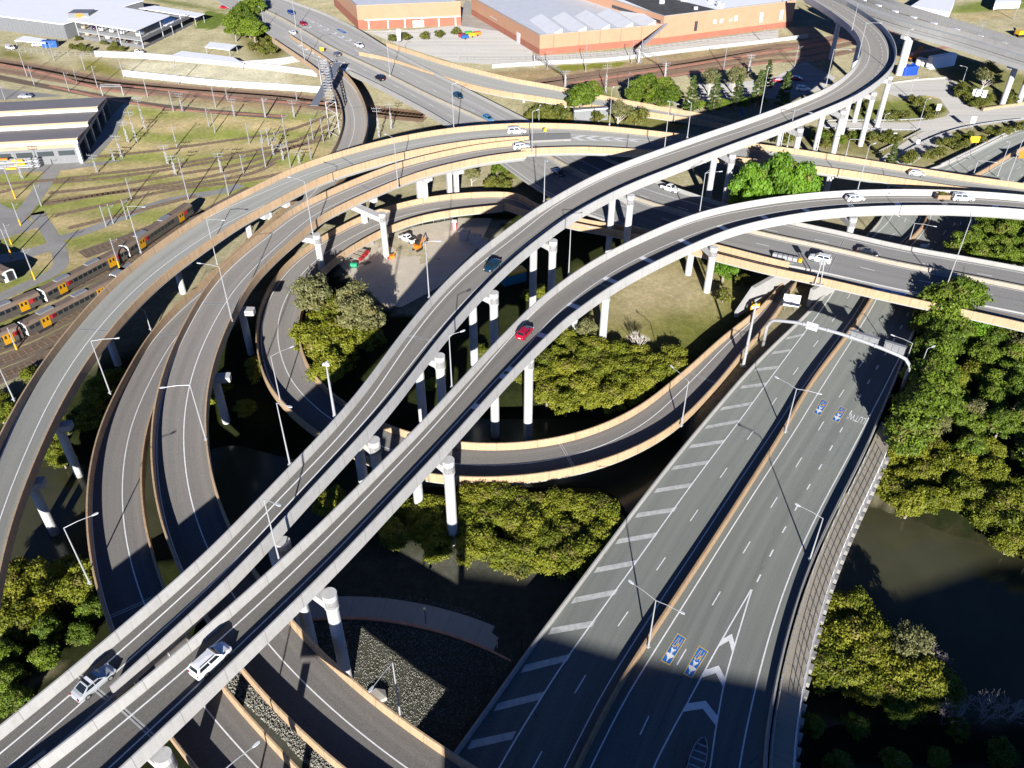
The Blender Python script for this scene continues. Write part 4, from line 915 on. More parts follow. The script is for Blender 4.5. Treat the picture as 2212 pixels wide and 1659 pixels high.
for kind, nv in (('mangrove', 4), ('dense', 4), ('fig', 1), ('gum', 3), ('pine', 2), ('shrub', 2)):
    for k in range(nv):
        me, cen = crown_mesh(kind, 11 + k * 7 + len(kind)); tm = trunk_mesh(kind, cen, 5 + k).build('trunk', BARKP if kind == 'gum' else BARK); PROTO[kind, k] = (me, tm.data); bpy.data.objects.remove(tm)
for k in range(3):
    o = bare_mesh(3 + k).build('branches', BARKP if k != 1 else BARKD); PROTO['bare', k] = (o.data, None); bpy.data.objects.remove(o)
NV = {'mangrove': 4, 'dense': 4, 'fig': 1, 'gum': 3, 'pine': 2, 'shrub': 2, 'bare': 3}
KN = {'mangrove': 'mangrove_tree', 'dense': 'broadleaf_tree', 'fig': 'fig_tree', 'gum': 'gum_tree', 'pine': 'pine_tree', 'shrub': 'shrub', 'bare': 'bare_tree'}
def tree(kind, x, y, z, s, label, group=None, sz=None, cat=None):
    me, tm = PROTO[kind, rnd.randrange(NV[kind])]
    t = thing(KN[kind], label, cat or ('shrub' if kind == 'shrub' else 'tree'), (x, y, z), rnd.uniform(0, 2 * PI), group, (s, s, sz or s))
    c = bpy.data.objects.new('crown' if kind != 'bare' else 'branches', me); link(c); c.parent = t
    if tm is not None: c = bpy.data.objects.new('trunk', tm); link(c); c.parent = t
    return t
CH = {'mangrove': 2.4, 'dense': 4.0, 'fig': 4.0, 'gum': 4.6, 'pine': 4.5, 'shrub': .7, 'bare': 2.5}
def trees(kind, spec, z, s, label, group=None, jit=.12, one=None):
    """one tree per pixel point, given at the middle of its crown"""
    for i, p in enumerate(P(spec)):
        k = s * rnd.uniform(1 - jit, 1 + jit); w = at(p[0], p[1], z + CH[kind] * k)
        tree(kind, w[0], w[1], max(z, gz(w[0], w[1]) - .1) if z < 2 else z, k, (one[i] if one else label), group)
def grove(kinds, spec, z, n, dmin, smin, smax, label, group, ch=3.0):
    poly = W(spec, z + ch); xs = [p[0] for p in poly]; ys = [p[1] for p in poly]; pts = []; tries = 0
    while len(pts) < n and tries < 6000:
        tries += 1; x, y = rnd.uniform(min(xs), max(xs)), rnd.uniform(min(ys), max(ys))
        if not inside(poly, np.array([x]), np.array([y]))[0]: continue
        if any((x - a) ** 2 + (y - b) ** 2 < dmin ** 2 for a, b in pts): continue
        pts.append((x, y)); kd = rnd.choice(kinds)
        lb, gr = label[kd] if isinstance(label, dict) else (label, group)
        tree(kd, x, y, z, rnd.uniform(smin, smax) * (.82 if kd == 'gum' else 1), lb, gr)
# bottom right island
GI = 'mangroves on the creek bank at the lower right'
trees('mangrove', "33 760,420 900,400 1000,520 680,560 650,700 760,800 880,660 980,780 1080,650 640,900 800,920 930,960 1100,860 1180,980 1290,900 1400,980 1500,1040 1600,1060 1330,1090 1180,1080 1040,1060 720,680", .6, 1.0, 'yellow-green mangrove tree in the clump at the lower right, beside the footpath railing', GI)
trees('gum', "33 1320,700", .6, .95, 'pale open tree with grey branches rising from the lower right mangrove clump')
trees('bare', "33 1540,840", .5, .95, 'bare grey tree at the right-hand edge of the lower right mangroves')
trees('bare', "33 1920,1200", .5, 1.35, 'largest bare grey tree, standing in the dark bank at the bottom right')
trees('bare', "33 1780,1190", .5, 1.0, 'bare grey tree just left of the largest bare tree at the bottom right')
trees('bare', "33 1620,1230", .5, .9, 'leftmost low bare tree below the lower right mangroves')
trees('bare', "33 2140,1210", .5, .8, 'small bare tree at the far right edge near the bottom')
grove(['dense'], "33 600,1250 1100,1180 1500,1270 2212,1350 2250,1700 560,1700", .5, 14, 5.5, .45, .6, 'dark tree in deep shade along the bottom right bank', 'shaded trees along the bottom right bank')
# big wood on the right
LW = {'dense': ('dark green broadleaf tree in the dense wood right of the lower motorway', 'dark trees of the wood right of the motorway'),
      'mangrove': ('yellow-green mangrove tree along the water edge of the wood on the right', 'mangroves along the edge of the right-hand wood'),
      'gum': ('pale olive feathery tree standing among the dark wood on the right', 'pale trees in the right-hand wood')}
grove(['dense', 'dense', 'dense', 'dense', 'gum', 'mangrove'], "31 1420,950 1600,860 1800,900 2000,1000 2400,950 2500,1500 32 2500,500 1900,420 1500,350 1250,420 1200,330 1380,120 31 1400,1300", 3.0, 46, 4.6, .85, 1.15, LW, None, 4)
grove(['dense', 'dense', 'gum', 'gum', 'mangrove'], "32 1250,430 1500,370 1900,430 2400,520 2400,950 2000,800 1600,640 1250,560", 2.0, 26, 4.6, .8, 1.05, LW, None, 4)
grove(['mangrove'], "32 1120,580 1250,560 1600,700 2000,850 2400,1000 2400,1450 2150,1400 1950,1180 1600,1020 1350,1080 1230,1000 1120,920 1040,900 1100,760", 1.0, 44, 3.4, .85, 1.1, LW, None, 2.5)
grove(['dense'], "31 1700,560 1850,330 2000,300 2400,330 2500,560 2400,600 2200,570 1950,560", 4.5, 16, 4.6, .85, 1.1, {'dense': ('dark green tree beside the white viaduct at the right edge', 'trees below the viaduct at the right edge')}, None, 4)
trees('dense', "32 1430,60 1470,160 1430,280 1380,360 1330,440 1280,520 31 1580,1180 1540,1300 1520,1440", 3.0, 1.3, 'tall dark tree at the edge of the lower motorway, right of the gantry', 'tall trees along the edge of the lower motorway')
trees('dense', "31 1560,960 1700,900 1640,1030 1800,950", 3.0, 1.6, 'tallest dark tree rising against the bridge wall on the right', 'tallest trees against the bridge wall')
tree('fig', *W1("31 1850,1070", 9)[:2], 2.6, 1.2, 'rounded pale green tree nearest the motorway bridge on the right')
# bright fig and neighbours
for (fx, fy, ft), lb in zip(((1628, 385, 352), (1690, 380, 328), (1736, 392, 350)), ('left lobe', 'tallest, rearmost one', 'rightmost one')):
    p = at(fx, fy, 15.5); p = p * (1 - 8.5 / np.linalg.norm(p[:2])); b_ = np.array([p[0], p[1], 4.5]); hh = hgt(b_, ft)
    tree('fig', p[0], p[1], 4.5, 1.55, 'bright green fig between the tan ramp and the white viaduct, ' + lb, 'bright fig trees between the ramps', sz=hh / 6.9)
trees('fig', "21 1800,640", 4.5, .95, 'green tree beside the tan bridge wall above the dry grass')
trees('shrub', "21 1790,870", 4.5, 1.8, 'round green bush left of the yellow roadside sign on the dry grass')
trees('shrub', "21 1940,740", 4.5, 1.5, 'yellow-green bush at the foot of the bridge abutment')
# trees in the loop
trees('gum', "11 500,850", 3.2, 1.65, 'pale grey-leaved tree overhanging the loop ramp, nearest the crosshead pier')
trees('gum', "11 850,900 920,1010", 3.2, 1.6, '', None, .05, ['olive tree beside the compound inside the loop, upper of two', 'olive tree inside the loop, lower of two beside the compound'])
trees('mangrove', "11 560,1080 640,1010 500,1180 700,1150 800,1200 640,1260 560,1260 740,1300 660,1370 860,1130 920,1170 640,1440", 3.0, 1.35, 'yellow-green tree in the dark clump enclosed by the left side of the loop ramp', 'trees enclosed by the left side of the loop')
# mangroves inside the loop bottom right of the twin viaducts
grove(['mangrove'], "21 330,1360 560,1180 760,1270 900,1250 1050,1330 1250,1260 1430,1280 1440,1400 1290,1560 950,1659 22 850,250 500,290 330,260 320,0", 2.2, 30, 3.2, .9, 1.15, 'yellow-green mangrove inside the right half of the loop ramp', 'mangroves inside the right half of the loop', 2.6)
trees('gum', "21 720,1120", 3, .85, 'thin-leaved tree at the foot of the pier below the red hatchback')
trees('bare', "21 1130,1230", 3.2, 1.3, 'grey leafless bush at the edge of the dry grass inside the loop')
trees('mangrove', "21 300,850 370,830 11 1800,1310 12 1420,130 2090,80", 2.2, .7, 'small green tree in the shade between the twin white viaducts', 'small trees in the shade between the twin viaducts')
grove(['mangrove'], "12 1650,1000 1950,950 2212,1000 22 400,1060 620,1030 800,1060 930,1130 920,1280 750,1440 500,1520 300,1480 0,1450 12 1700,1420 1640,1250", 2.0, 34, 3.1, .9, 1.12, 'yellow-green mangrove in the clump below the loop ramp, left of the lower motorway', 'mangroves below the loop ramp', 2.6)
grove(['mangrove'], "12 1030,1270 1240,1040 1450,1060 1560,1200 1540,1380 1300,1330", 2.0, 11, 2.9, .8, .95, 'yellow-green mangrove around the tall pier below the loop ramp', 'mangroves around the tall pier', 2.4)
trees('shrub', "22 200,1540 270,1560 120,1500 60,1480", 2.0, 1.6, 'dry tan shrub at the gravel edge below the mangroves', 'dry shrubs at the gravel edge')
trees('mangrove', "12 620,1080 600,1020 700,1010", 1.5, .75, 'small mangrove in the gap between the two viaducts near the water', 'small mangroves in the gap between the viaducts')
# left
grove(['mangrove'], "02 100,1560 350,1500 560,1540 700,1659 03 680,250 500,330 200,560 40,640 -60,560 80,330", 1.0, 22, 3.0, .85, 1.1, 'yellow-green mangrove below the left end of the tall viaduct', 'mangroves below the left end of the tall viaduct', 2.4)
grove(['dense'], "03 40,660 400,480 700,420 820,640 600,780 200,1150 -60,1200", 1.5, 14, 4.0, .6, .75, 'dark tree in the shade below the left end of the tall viaduct', 'shaded trees at the lower left', 2.4)
trees('mangrove', "02 760,260 730,350 790,170 700,430 870,120", 1.5, .85, 'yellow-green mangrove squeezed between two tan ramps on the left', 'mangroves between the tan ramps')
trees('mangrove', "02 520,560 430,640 480,700 560,480", .8, .7, 'small mangrove at the foot of a slanting pier on the left', 'small mangroves by the left piers')
trees('mangrove', "02 20,260 60,320 0,360 01 230,1480", 3, .9, 'scrubby tree outside the outermost ramp at the left edge', 'scrubby trees at the left edge')
trees('mangrove', "02 1640,240 1700,180 1970,30 1890,340 1990,80", 1.5, .8, 'small tree in deep shade between the inner ramp and the loop', 'small trees in shade beside the loop')
# behind the merged deck
trees('gum', "10 1740,1350 2200,1350", 4.6, .8, '', None, .05, ['olive tree under the tan ramps behind the pier pair', 'olive tree at the right end of the scrub under the tan ramps'])
trees('dense', "10 1970,1290 20 290,1340", 4.6, .75, '', None, .05, ['dark round tree behind the loop ramp', 'round dark tree under the tan ramp beside the dark car'])
trees('shrub', "10 1900,1420 2060,1350 2000,1440 20 150,1350 60,1400", 4.6, 1.8, 'dry shrub on the bank under the tan ramps', 'dry shrubs on the bank under the tan ramps')
# upper middle
trees('dense', "20 700,750", 5, 1.75, 'bushy green tree behind the grey billboard'); trees('dense', "20 640,790 780,700", 5, 1.0, '', None, .05, ['green tree at the left end of the grey billboard', 'green tree leaning over the top of the billboard'])
trees('shrub', "20 330,900 400,880 460,900 520,880 560,910", 5, 2.6, 'yellow-green shrub left of the billboard', 'shrubs left of the billboard')
trees('gum', "20 980,860", 5, 1.4, 'round olive tree at the right end of the billboard'); trees('shrub', "20 1080,890 1110,930 820,910 1140,900", 5, 2.6, 'olive shrub around the right end of the billboard', 'shrubs around the billboard')
trees('dense', "20 1120,690 1200,650 1280,720 1340,680 1400,730 1240,760 1330,770 1100,740", 5, 1.15, 'rounded green tree in the row behind the slip ramp', 'rounded trees behind the slip ramp')
trees('pine', "20 1545,740 1725,740 1900,720 2060,690 30 370,700", 5, 1.4, '', None, .05, ['leftmost narrow pine in the row behind the slip ramp', 'second narrow pine from the left behind the slip ramp', 'third narrow pine from the left behind the slip ramp', 'fourth narrow pine, near the railway end of the row', 'rightmost pine, in the shadow beside the parked white car'])
trees('gum', "20 1690,600 1880,590", 5, 1.3, '', None, .05, ['grey-green tree behind the pines, left of two', 'grey-green tree behind the pines, right of two'])
trees('pine', "30 235,580", 5, 1.35, 'tallest hoop pine, poking up beside the tall viaduct')
trees('dense', "20 1790,800 1950,800 1620,810", 5, .6, 'dark bush below the pines behind the slip ramp', 'dark bushes below the pines')
# top left
trees('dense', "00 1840,150 1900,90 1800,200 1910,180 1870,110 1950,230 1960,60", 5, 1.6, 'bright green tree in the tall group beside the motorway at top left', 'tall trees beside the motorway at top left', .1)
trees('shrub', "00 2000,240 2050,260 2090,300 1980,300 2050,340 1960,370 2020,400 2090,390 2120,370", 5, 2.0, 'scrubby bush on the bank below the tall trees at top left', 'scrub on the bank below the tall trees')
trees('bare', "00 1955,285", 5, .8, 'pale leafless bush on the bank at top left')
trees('shrub', "00 590,370 640,380 690,390 550,365 620,360 600,300 850,375 900,375 940,380 800,335 885,345", 5, 1.3, 'yellow-green shrub on the bare bank below the car park', 'shrubs below the car park')
trees('shrub', "10 1130,300 1245,290 1380,280 1500,265 1625,245", 5.2, 1.9, '', None, .08, [ORD[i] + ' small tree from the left along the parking bays behind the brick store' for i in range(5)])
# right upper
trees('gum', "30 1920,580", 5, 1.7, 'olive tree between the hedges and the far busway piers')
for sp, z, s_, lb, gr in (("30 1720,690 1760,720 1800,700 1700,730 1750,670", 5, 1.7, 'clipped hedge bush at the corner of the side street', 'corner hedge bushes'), ("30 1790,770 1830,800 1860,790 1920,780 1960,760 1900,810", 5, 1.6, 'low hedge bush behind the white lockers', 'low hedge bushes by the lockers'), ("30 2100,740 2110,780", 5, 2.0, 'round clipped bush beside the far busway pier', 'round bushes by the busway pier'),
        ("30 1000,810 960,850 930,830 1350,770 1400,790 1440,860 1500,840 1480,900 1300,890 1200,900 1150,900 1560,860", 5, 1.7, 'bush on the grassy island below the curved viaduct', 'bushes on the grassy island'), ("30 640,1030 700,1060 740,1100 690,1120 880,1050 930,1070 1040,1060 1130,1080 1220,1080 1180,1050 340,1090 400,1060 620,1060", 5, 1.9, 'olive bush among the piers of the curved viaduct', 'bushes among the curved viaduct piers'),
        ("30 1580,1100 1690,1070 1750,1110 1780,1050 1950,1020 2010,1040 2060,1020 2100,1010 2160,990 1880,1080 1640,1110 2200,970 1700,1130 1560,1180 1480,1200", 5, 1.6, 'bush on the verge beside the orange road sign', 'bushes on the verge by the orange sign')):
    trees('shrub', sp, z, s_, lb, gr)
trees('pine', "30 1200,1190", 5, .8, 'dark green pine at the edge of the verge above the tan ramp'); trees('dense', "30 650,1060 800,1080 920,1040", 5, .55, 'dark small tree between the piers of the curved viaduct', 'small trees between the curved viaduct piers'); trees('shrub', "30 1320,1230 1350,1210", 5, 2.2, 'green bush beside the pine above the tan ramp', 'bushes beside the pine')
# ---------------------------------------------------------------- street lamps
GL_ = {}
def lamp(base, top, tips, zb, label, group='street lamps along the ramps', r=.11, name='street_lamp', head=True):
    b = W1(base, zb); tp = P(top)[0]; h = hgt(b, tp[1]); h = max(3.0, min(h, 17))
    t = thing(name, label, 'street lamp' if name == 'street_lamp' else 'pole', b, 0, group)
    mb = LMB(); mb.tube([(0, 0, -.4), (0, 0, .5), (0, 0, h)], [r * 1.35, r * 1.15, r * .62], 8); mb.box((0, 0, .04), (.5, .5, .12)); mb.build('pole', M['steel'], t)
    for tip in tips:
        p = at(*P(tip)[0], b[2] + h + .15); d = p - (b + np.array([0, 0, h])); L = math.hypot(d[0], d[1])
        if L > 4.2: d = d * (4.2 / L)
        if L < .6: d = np.array([.9, .3, 0.])
        d[2] = .18; e = Vector((d[0], d[1], h + .18)); a = Vector((0, 0, h - .05)); u = (e - a).normalized()
        mb = LMB(); mb.tube([a, a * .5 + e * .5 + Vector((0, 0, .12)), e], [.06, .05, .045], 6); mb.build('arm', M['steel'], t)
        mb = LMB(); k = Vector((u.y, -u.x, 0)).normalized()
        pts = [(-.05, .06), (.15, .13), (.5, .17), (.78, .12), (.85, .03)]
        lo = [e + u * a_ + k * w_ for a_, w_ in pts] + [e + u * a_ - k * w_ for a_, w_ in pts[::-1]]
        n = len(lo); i0 = mb.vs([p_ - Vector((0, 0, .04)) for p_ in lo]); i1 = mb.vs([p_ * .5 + (e + u * .35) * .5 + Vector((0, 0, .09)) if False else p_ + Vector((0, 0, .06)) for p_ in lo])
        for j in range(n): mb.fi((i0 + j, i0 + (j + 1) % n, i1 + (j + 1) % n, i1 + j))
        mb.fi([i1 + j for j in range(n)]); mb.fi([i0 + j for j in range(n)][::-1])
        mb.build('lamp_head', M['lampglass'], t)
    return t
G1, G2 = 'street lamps on the white viaducts', 'street lamps on the tan ramps'
G3 = 'street lamps on the motorways'
LAMPS = [
 ("01 1085,520", "01 990,170", ["01 1095,175"], 17, 'street lamp on the outermost ramp wall, standing before the train roofs', G2),
 ("01 1675,610", "01 1600,272", ["01 1710,277"], 11.2, 'street lamp between the two upper ramps, its arm over the outermost ramp', G2),
 ("01 1788,1045", "01 1700,635", ["01 1550,612"], 17, 'street lamp on the inner tan ramp beside its expansion joint', G2),
 ("01 1160,1115", "01 1110,975", ["01 1065,955"], 6, 'curved lamp standing in the dark lane under the outermost ramp', G2),
 ("01 848,1605", "01 715,1208", ["01 885,1190"], 12.4, 'street lamp on the lower ramp wall, its arm reaching to a pier top', G2),
 ("02 1588,545", "02 1463,125", ["02 1275,145"], 16.2, 'street lamp on the inner side of the inner ramp, arm over its white line', G2),
 ("02 690,1650", "02 490,1228", ["02 710,1135"], 12.4, 'street lamp at the far left, standing among the mangroves', G2),
 ("12 270,265", "11 200,1325", ["11 340,1262"], 6.6, 'street lamp on the outer wall of the loop ramp at its left bend', G2),
 ("12 340,735", "12 232,265", ["12 320,290"], 24.6, 'street lamp on the tall viaduct wall over the left bend of the loop', G1),
 ("11 1415,870", "11 1393,445", ["11 1470,440"], 24.7, 'street lamp on the tall viaduct, standing against the sunlit compound', G1),
 ("11 1590,1560", "11 1578,1170", ["11 1655,1140"], 22.4, 'street lamp in the gap left of the red hatchback', G1),
 ("21 595,690", "21 628,310", ["21 750,330"], 19.6, 'street lamp on the white-barred viaduct between the two bare piers', G1),
 ("20 1605,1640", "20 1675,1335", ["20 1755,1325", "20 1725,1285"], 18, 'twin-headed street lamp beside the pier with the bright fig tree behind', G1),
 ("20 405,1555", "20 415,1230", ["20 425,1240"], 24.7, 'slim street lamp on the tall viaduct beside the dark scrub under the tan ramps', G1),
 ("20 1335,1140", "20 1375,785", ["20 1425,800"], 24.6, 'street lamp on the tall viaduct right of the chevron gore', G1),
 ("20 1510,1060", "20 1540,800", ["20 1530,790"], 24.5, 'street lamp on the tall viaduct where it crosses the shaded slip ramp', G1),
 ("30 175,880", "30 240,515", ["30 246,520"], 24.2, 'tall street lamp beside the tallest hoop pine', G1),
 ("30 680,680", "30 755,380", ["30 860,385"], 24.1, 'street lamp on the inside of the tight bend above the parked white car', G1),
 ("30 885,230", "30 940,50", ["30 930,40"], 23.5, 'street lamp at the far end of the tight bend', G1),
 ("30 930,450", "30 1000,178", ["30 1095,178"], 24, 'street lamp on the inside of the tight bend, arm over the dashed line', G1),
 ("30 1235,560", "30 1340,235", ["30 1335,230"], 23.8, 'thick light mast on the outside of the tight bend', G1),
 ("30 385,1130", "30 450,845", ["30 580,875"], 17.2, 'street lamp rising in front of the tall viaduct face at upper right', G2),
 ("30 840,1190", "30 870,1075", ["30 960,1080"], 15.5, 'short street lamp behind the tan ramp among the curved viaduct piers', G2),
 ("30 930,1460", "30 1030,1120", ["30 1020,1115"], 17.4, 'slim street lamp on the white-barred viaduct near the white wagon', G1),
 ("30 215,1310", "30 240,1190", ["30 245,1185"], 12, 'lamp post sticking out of the bright fig tree', G2),
 ("30 1090,1080", "30 1155,885", ["30 1160,880"], 5, 'dark lamp post on the verge under the curved viaduct', G3),
 ("30 1390,1000", "30 1460,770", ["30 1465,765"], 5, 'lamp post on the grassy island of the side street', G3),
 ("30 1325,750", "30 1365,610", ["30 1360,605"], 5, 'lamp post at the near kerb of the upper side street', G3),
 ("30 1720,690", "30 1770,520", ["30 1735,510"], 5, 'curved lamp behind the clipped corner hedge', G3),
 ("30 1065,940", "30 1115,795", ["30 1120,790"], 5, 'lamp post in front of the curved viaduct pier', G3),
 ("30 2010,1350", "30 2110,1095", ["30 2090,1095"], 6, 'lamp post with a grey box near the right edge above the tan ramp', G3),
 ("30 2085,1390", "30 2205,1080", ["30 2225,1070"], 13.4, 'lamp post at the right edge on the tan ramp wall', G2),
 ("30 1825,1335", "30 1860,1240", ["30 1730,1190", "30 2000,1255"], 6, 'twin-armed lamp on the motorway median above the silver hatchback', G3),
 ("31 1325,440", "31 1367,300", ["31 1240,245", "31 1545,330"], 6, 'twin-armed lamp on the median beneath the white-barred viaduct at right', G3),
 ("31 1600,825", "31 1808,262", ["31 1800,240"], 11.5, 'very tall lamp mast in front of the bridge motorway at right', G3),
 ("32 372,483", "32 455,155", ["32 320,78", "32 615,190"], 6.8, 'twin-armed lamp on the lower motorway median, near the lane word', G3),
 ("23 1210,718", "23 1265,365", ["23 1095,240", "23 1445,450"], 6.8, 'twin-armed lamp on the lower motorway median, at the edge of the big shadow', G3),
 ("32 560,1470", "32 663,1155", ["32 485,1063"], 6.4, 'lamp on the right wall of the lower motorway, with a small plate on its post', G3),
 ("31 1280,1430", "31 1357,1225", ["31 1215,1172"], 6, 'lamp in the shade of the wood, right end of the overhead gantry', G3),
 ("31 1370,1530", "31 1465,1270", ["31 1460,1265"], 4, 'pale post standing in front of the wood right of the gantry', G3),
 ("22 1465,435", "22 1527,95", ["21 1400,1415"], 6.6, 'street lamp on the outer wall of the loop, near the lower motorway', G2),
 ("13 1195,1275", "13 1147,845", ["13 985,1030"], 11.8, 'street lamp at the lower ramp wall above the sunlit gravel', G2),
 ("03 1880,2110", "03 1795,1690", ["03 1950,1500"], 12, 'street lamp rising from below the bottom edge between the lower ramps', G2),
 ("02 105,235", "02 -5,-10", ["02 -60,-20"], 15, 'street lamp on the outermost ramp at the left edge', G2),
 ("02 2155,1480", "02 2043,1010", ["02 2125,1045"], 22.8, 'street lamp between the white viaducts, arm over the tall one', G1),
 ("10 1112,582", "10 1097,245", ["10 1100,240"], 11.2, 'tall slim lamp on the bridge motorway median beside the black car', G3),
 ("10 1605,985", "10 1598,650", ["10 1596,645"], 19.3, 'slim lamp on the far wall of the outermost ramp, left of the light blue car', G2),
 ("10 387,205", "10 362,0", ["10 358,-5"], 11, 'lamp on the motorway median between the red car and the blue car', G3),
 ("10 143,212", "10 120,62", ["10 105,55"], 11, 'lamp beside the tall trees at top left', G3),
 ("10 455,470", "10 425,222", ["10 490,210"], 11, 'lamp on the bridge approach wall left of the lattice gantry', G3),
 ("10 680,545", "10 676,482", ["10 620,470", "10 750,482"], 10.6, 'small twin-armed lamp at the ramp nose by the lattice gantry', G3),
 ("10 1175,1440", "10 1145,1065", ["10 1085,1040"], 18.3, 'street lamp on the inner ramp wall near its expansion joint', G2),
 ("11 515,370", "10 430,1400", ["10 345,1370"], 17.8, 'street lamp on the inner ramp wall before the first crosshead pier', G2),
 ("20 312,1170", "20 320,860", ["20 322,850"], 19.5, 'slim lamp on the ramp wall just right of the white wagon', G2),
 ("20 910,960", "20 935,690", ["20 938,680"], 19.5, 'slim lamp on the far wall of the gore in front of the billboard end', G2),
 ("20 365,945", "20 368,830", ["20 372,820"], 11, 'thin lamp on the motorway bridge wall by the yellow shrubs', G3),
 ("20 1045,770", "20 1058,600", ["20 1075,535"], 7, 'thin curved lamp behind the slip ramp wall by the rounded trees', G3),
 ("20 1410,930", "20 1430,795", ["20 1375,785"], 6.5, 'short lamp with a long arm at the shadow edge on the slip ramp', G3)]
for a in LAMPS: lamp(*a)
# camera pole on the tall viaduct
t = lamp("12 685,360", "11 625,1395", [], 24.5, 'thick white camera pole on the tall viaduct beside the loop trees', None, .2, 'camera_pole')
h = hgt(W1("12 685,360", 24.5), P("11 625,1395")[0][1])
for dx, dy in ((.35, 0), (-.35, .1), (0, .4)):
    mb = LMB(); mb.box((dx, dy, h + .1), (.3, .45, .3)); mb.tube([(0, 0, h - .2), (dx, dy, h)], [.05, .05], 6); mb.build('camera', M['white'], t)
b = W1("31 45,1400", 5.2); t = thing('sign_mast', 'thick tapered grey mast leaning over the loop entry, collar at a third of its height', 'mast', b)
h = hgt(b, P("31 160,915")[0][1]); mb = LMB(); mb.tube([(0, 0, -.5), (0, 0, 3.2), (0, 0, h)], [.34, .3, .2], 14); mb.build('pole', M['steel'], t)
mb = LMB(); mb.tube([(0, 0, 3.1), (0, 0, 3.5)], .42, 14); mb.box((0, 0, .05), (1.1, 1.1, .2)); mb.build('collar', M['steel'], t)

# ---------------------------------------------------------------- road furniture
# overhead pipe gantry
a = W1("31 195,1255", 5.2); e0 = W1("31 360,1092", 13); rr_ = rh.loc(a)[0]
L0 = a; zt = a[2] + 7.4; R0 = W1("31 1265,1590", 5.5)
top_l = at(*P("31 250,1100")[0], zt)
t = thing('overhead_gantry', 'curved grey pipe gantry spanning the lower motorway', 'gantry', L0)
dv = (R0 - L0); dv[2] = 0; Lg = np.linalg.norm(dv); dv /= Lg
pts = [L0, L0 + [0, 0, 5.2]] + [L0 + dv * (2.4 * (1 - math.cos(k))) + np.array([0, 0, 5.2 + 2.2 * math.sin(k)]) for k in (.5, 1.0, 1.57)] + [L0 + dv * (Lg * f) + np.array([0, 0, 7.45 + 1.1 * math.sin(PI * f)]) for f in (.2, .35, .5, .65, .8)] + \
      [R0 - dv * (2.4 * (1 - math.cos(k))) + np.array([0, 0, 5.2 + 2.2 * math.sin(k)]) for k in (1.57, 1.0, .5)] + [R0 + np.array([0, 0, 5.2]), R0]
mb = MB(); mb.tube(pts, .34, 14); mb.build('pipe_frame', M['steel'], t, smooth=True)
rz = math.atan2(dv[1], dv[0]); nrm = np.array([-dv[1], dv[0], 0])
for f, w, h_, nm, mt in ((.31, 2.2, 1.5, 'control_box', M['white']), (.66, 5.6, 1.9, 'sign_panel', M['steel_d']), (.87, 3.8, 1.8, 'sign_panel', M['steel_d'])):
    c = L0 + dv * (Lg * f) + np.array([0, 0, 8.3])
    mb = MB(); mb.box(c + nrm * (.5 if nm == 'sign_panel' else 0) + (np.array([0, 0, .4]) if nm == 'sign_panel' else 0), (w, .35, h_), rz)
    if nm == 'sign_panel':
        for k in range(int(w / 1.25)): mb.box(c + nrm * .28 + dv * (-w / 2 + .7 + k * 1.25) + np.array([0, 0, .4]), (.95, .14, h_ * .75), rz)
        mb.box(c + nrm * .55 + np.array([0, 0, .4 + h_ / 2]), (w + .2, .75, .1), rz)
    mb.build(nm, mt, t)
for f in (.25, .42, .58, .75):
    mb = MB(); c = L0 + dv * (Lg * f) + np.array([0, 0, 7.45 + 1.1 * math.sin(PI * f)]); mb.tube([c - dv * .12, c + dv * .12], .46, 14); mb.build('flange', M['steel'], t)
def sign(spec, wpx, zb, hpost, w, h, mat, label, name='road_sign', rz=0, posts=2, back=None, cat='sign', tilt=0):
    b = W1(spec, zb); t = thing(name, label, cat, b, rz)
    mb = LMB()
    for k in range(posts): mb.tube([((k - (posts - 1) / 2) * w * .6, 0, -.3), ((k - (posts - 1) / 2) * w * .6, 0, hpost + h * .8)], .06, 6)
    mb.build('post', M['steel_d'], t)
    mb = LMB(); mb.prism(rounded(0, -.08, w, .06, 0, 2, .001), hpost, hpost + h); mb.build('panel', mat, t)
    mb = LMB(); mb.prism(rounded(0, -.115, w * .93, .004, 0, 2, .001), hpost + h * .05, hpost + h * .95); mb.build('sign_face', back or mat, t)
    return t
M['sign_white'] = glossy('sign_white', (.74, .74, .73), .4); M['sign_yellow'] = glossy('sign_yellow', (.75, .42, .02), .4); M['sign_orange'] = glossy('sign_orange', (.72, .20, .02), .4); M['sign_blue'] = glossy('sign_blue', (.02, .1, .34), .4)
sign("31 400,975", 0, 5, 1.2, 3.6, 3.0, M['sign_white'], 'big white square sign on two posts at the mouth of the loop underpass', rz=-.25)
t = sign("21 2020,1005", 0, 4.6, 1.4, 2.0, 2.0, M['sign_yellow'], 'yellow square sign on white trestle posts at the edge of the dry grass', rz=.1)
mb = LMB(); mb.box((0, -.13, 1.9), (1.6, .02, .6)); mb.build('supplementary_plate', M['sign_white'], t)
sign("30 1810,1140", 0, 5, 1.7, 3.0, 2.0, M['sign_yellow'], 'orange road sign on two posts, upper one on the verge at right'); sign("30 2190,1260", 0, 5, 1.7, 3.2, 2.2, M['sign_orange'], 'orange road sign cut by the right edge of the photo')
sign("30 1795,1005", 0, 5, 2.4, 1.7, 2.2, M['sign_white'], 'white sign on the kerb by the slip road arrows'); sign("30 1530,905", 0, 5, 2.4, 1.5, 2.2, M['sign_white'], 'white sign at the right end of the grassy island'); sign("30 1200,1095", 0, 5, 1.6, 1.2, 1.4, M['sign_white'], 'small white sign among bushes below the island')
sign("30 1880,805", 0, 5, 2.4, 1.6, 2.6, M['sign_white'], 'white panel sign in front of the low hedge'); sign("30 1385,1130", 0, 5, 1.0, 1.1, 1.2, M['sign_white'], 'small white board beside the slip road barrier')
sign("10 1185,330", 0, 5.5, 1.0, 1.6, 4.6, M['sign_white'], 'tall pale sign column at the corner of the parking bays', posts=1)
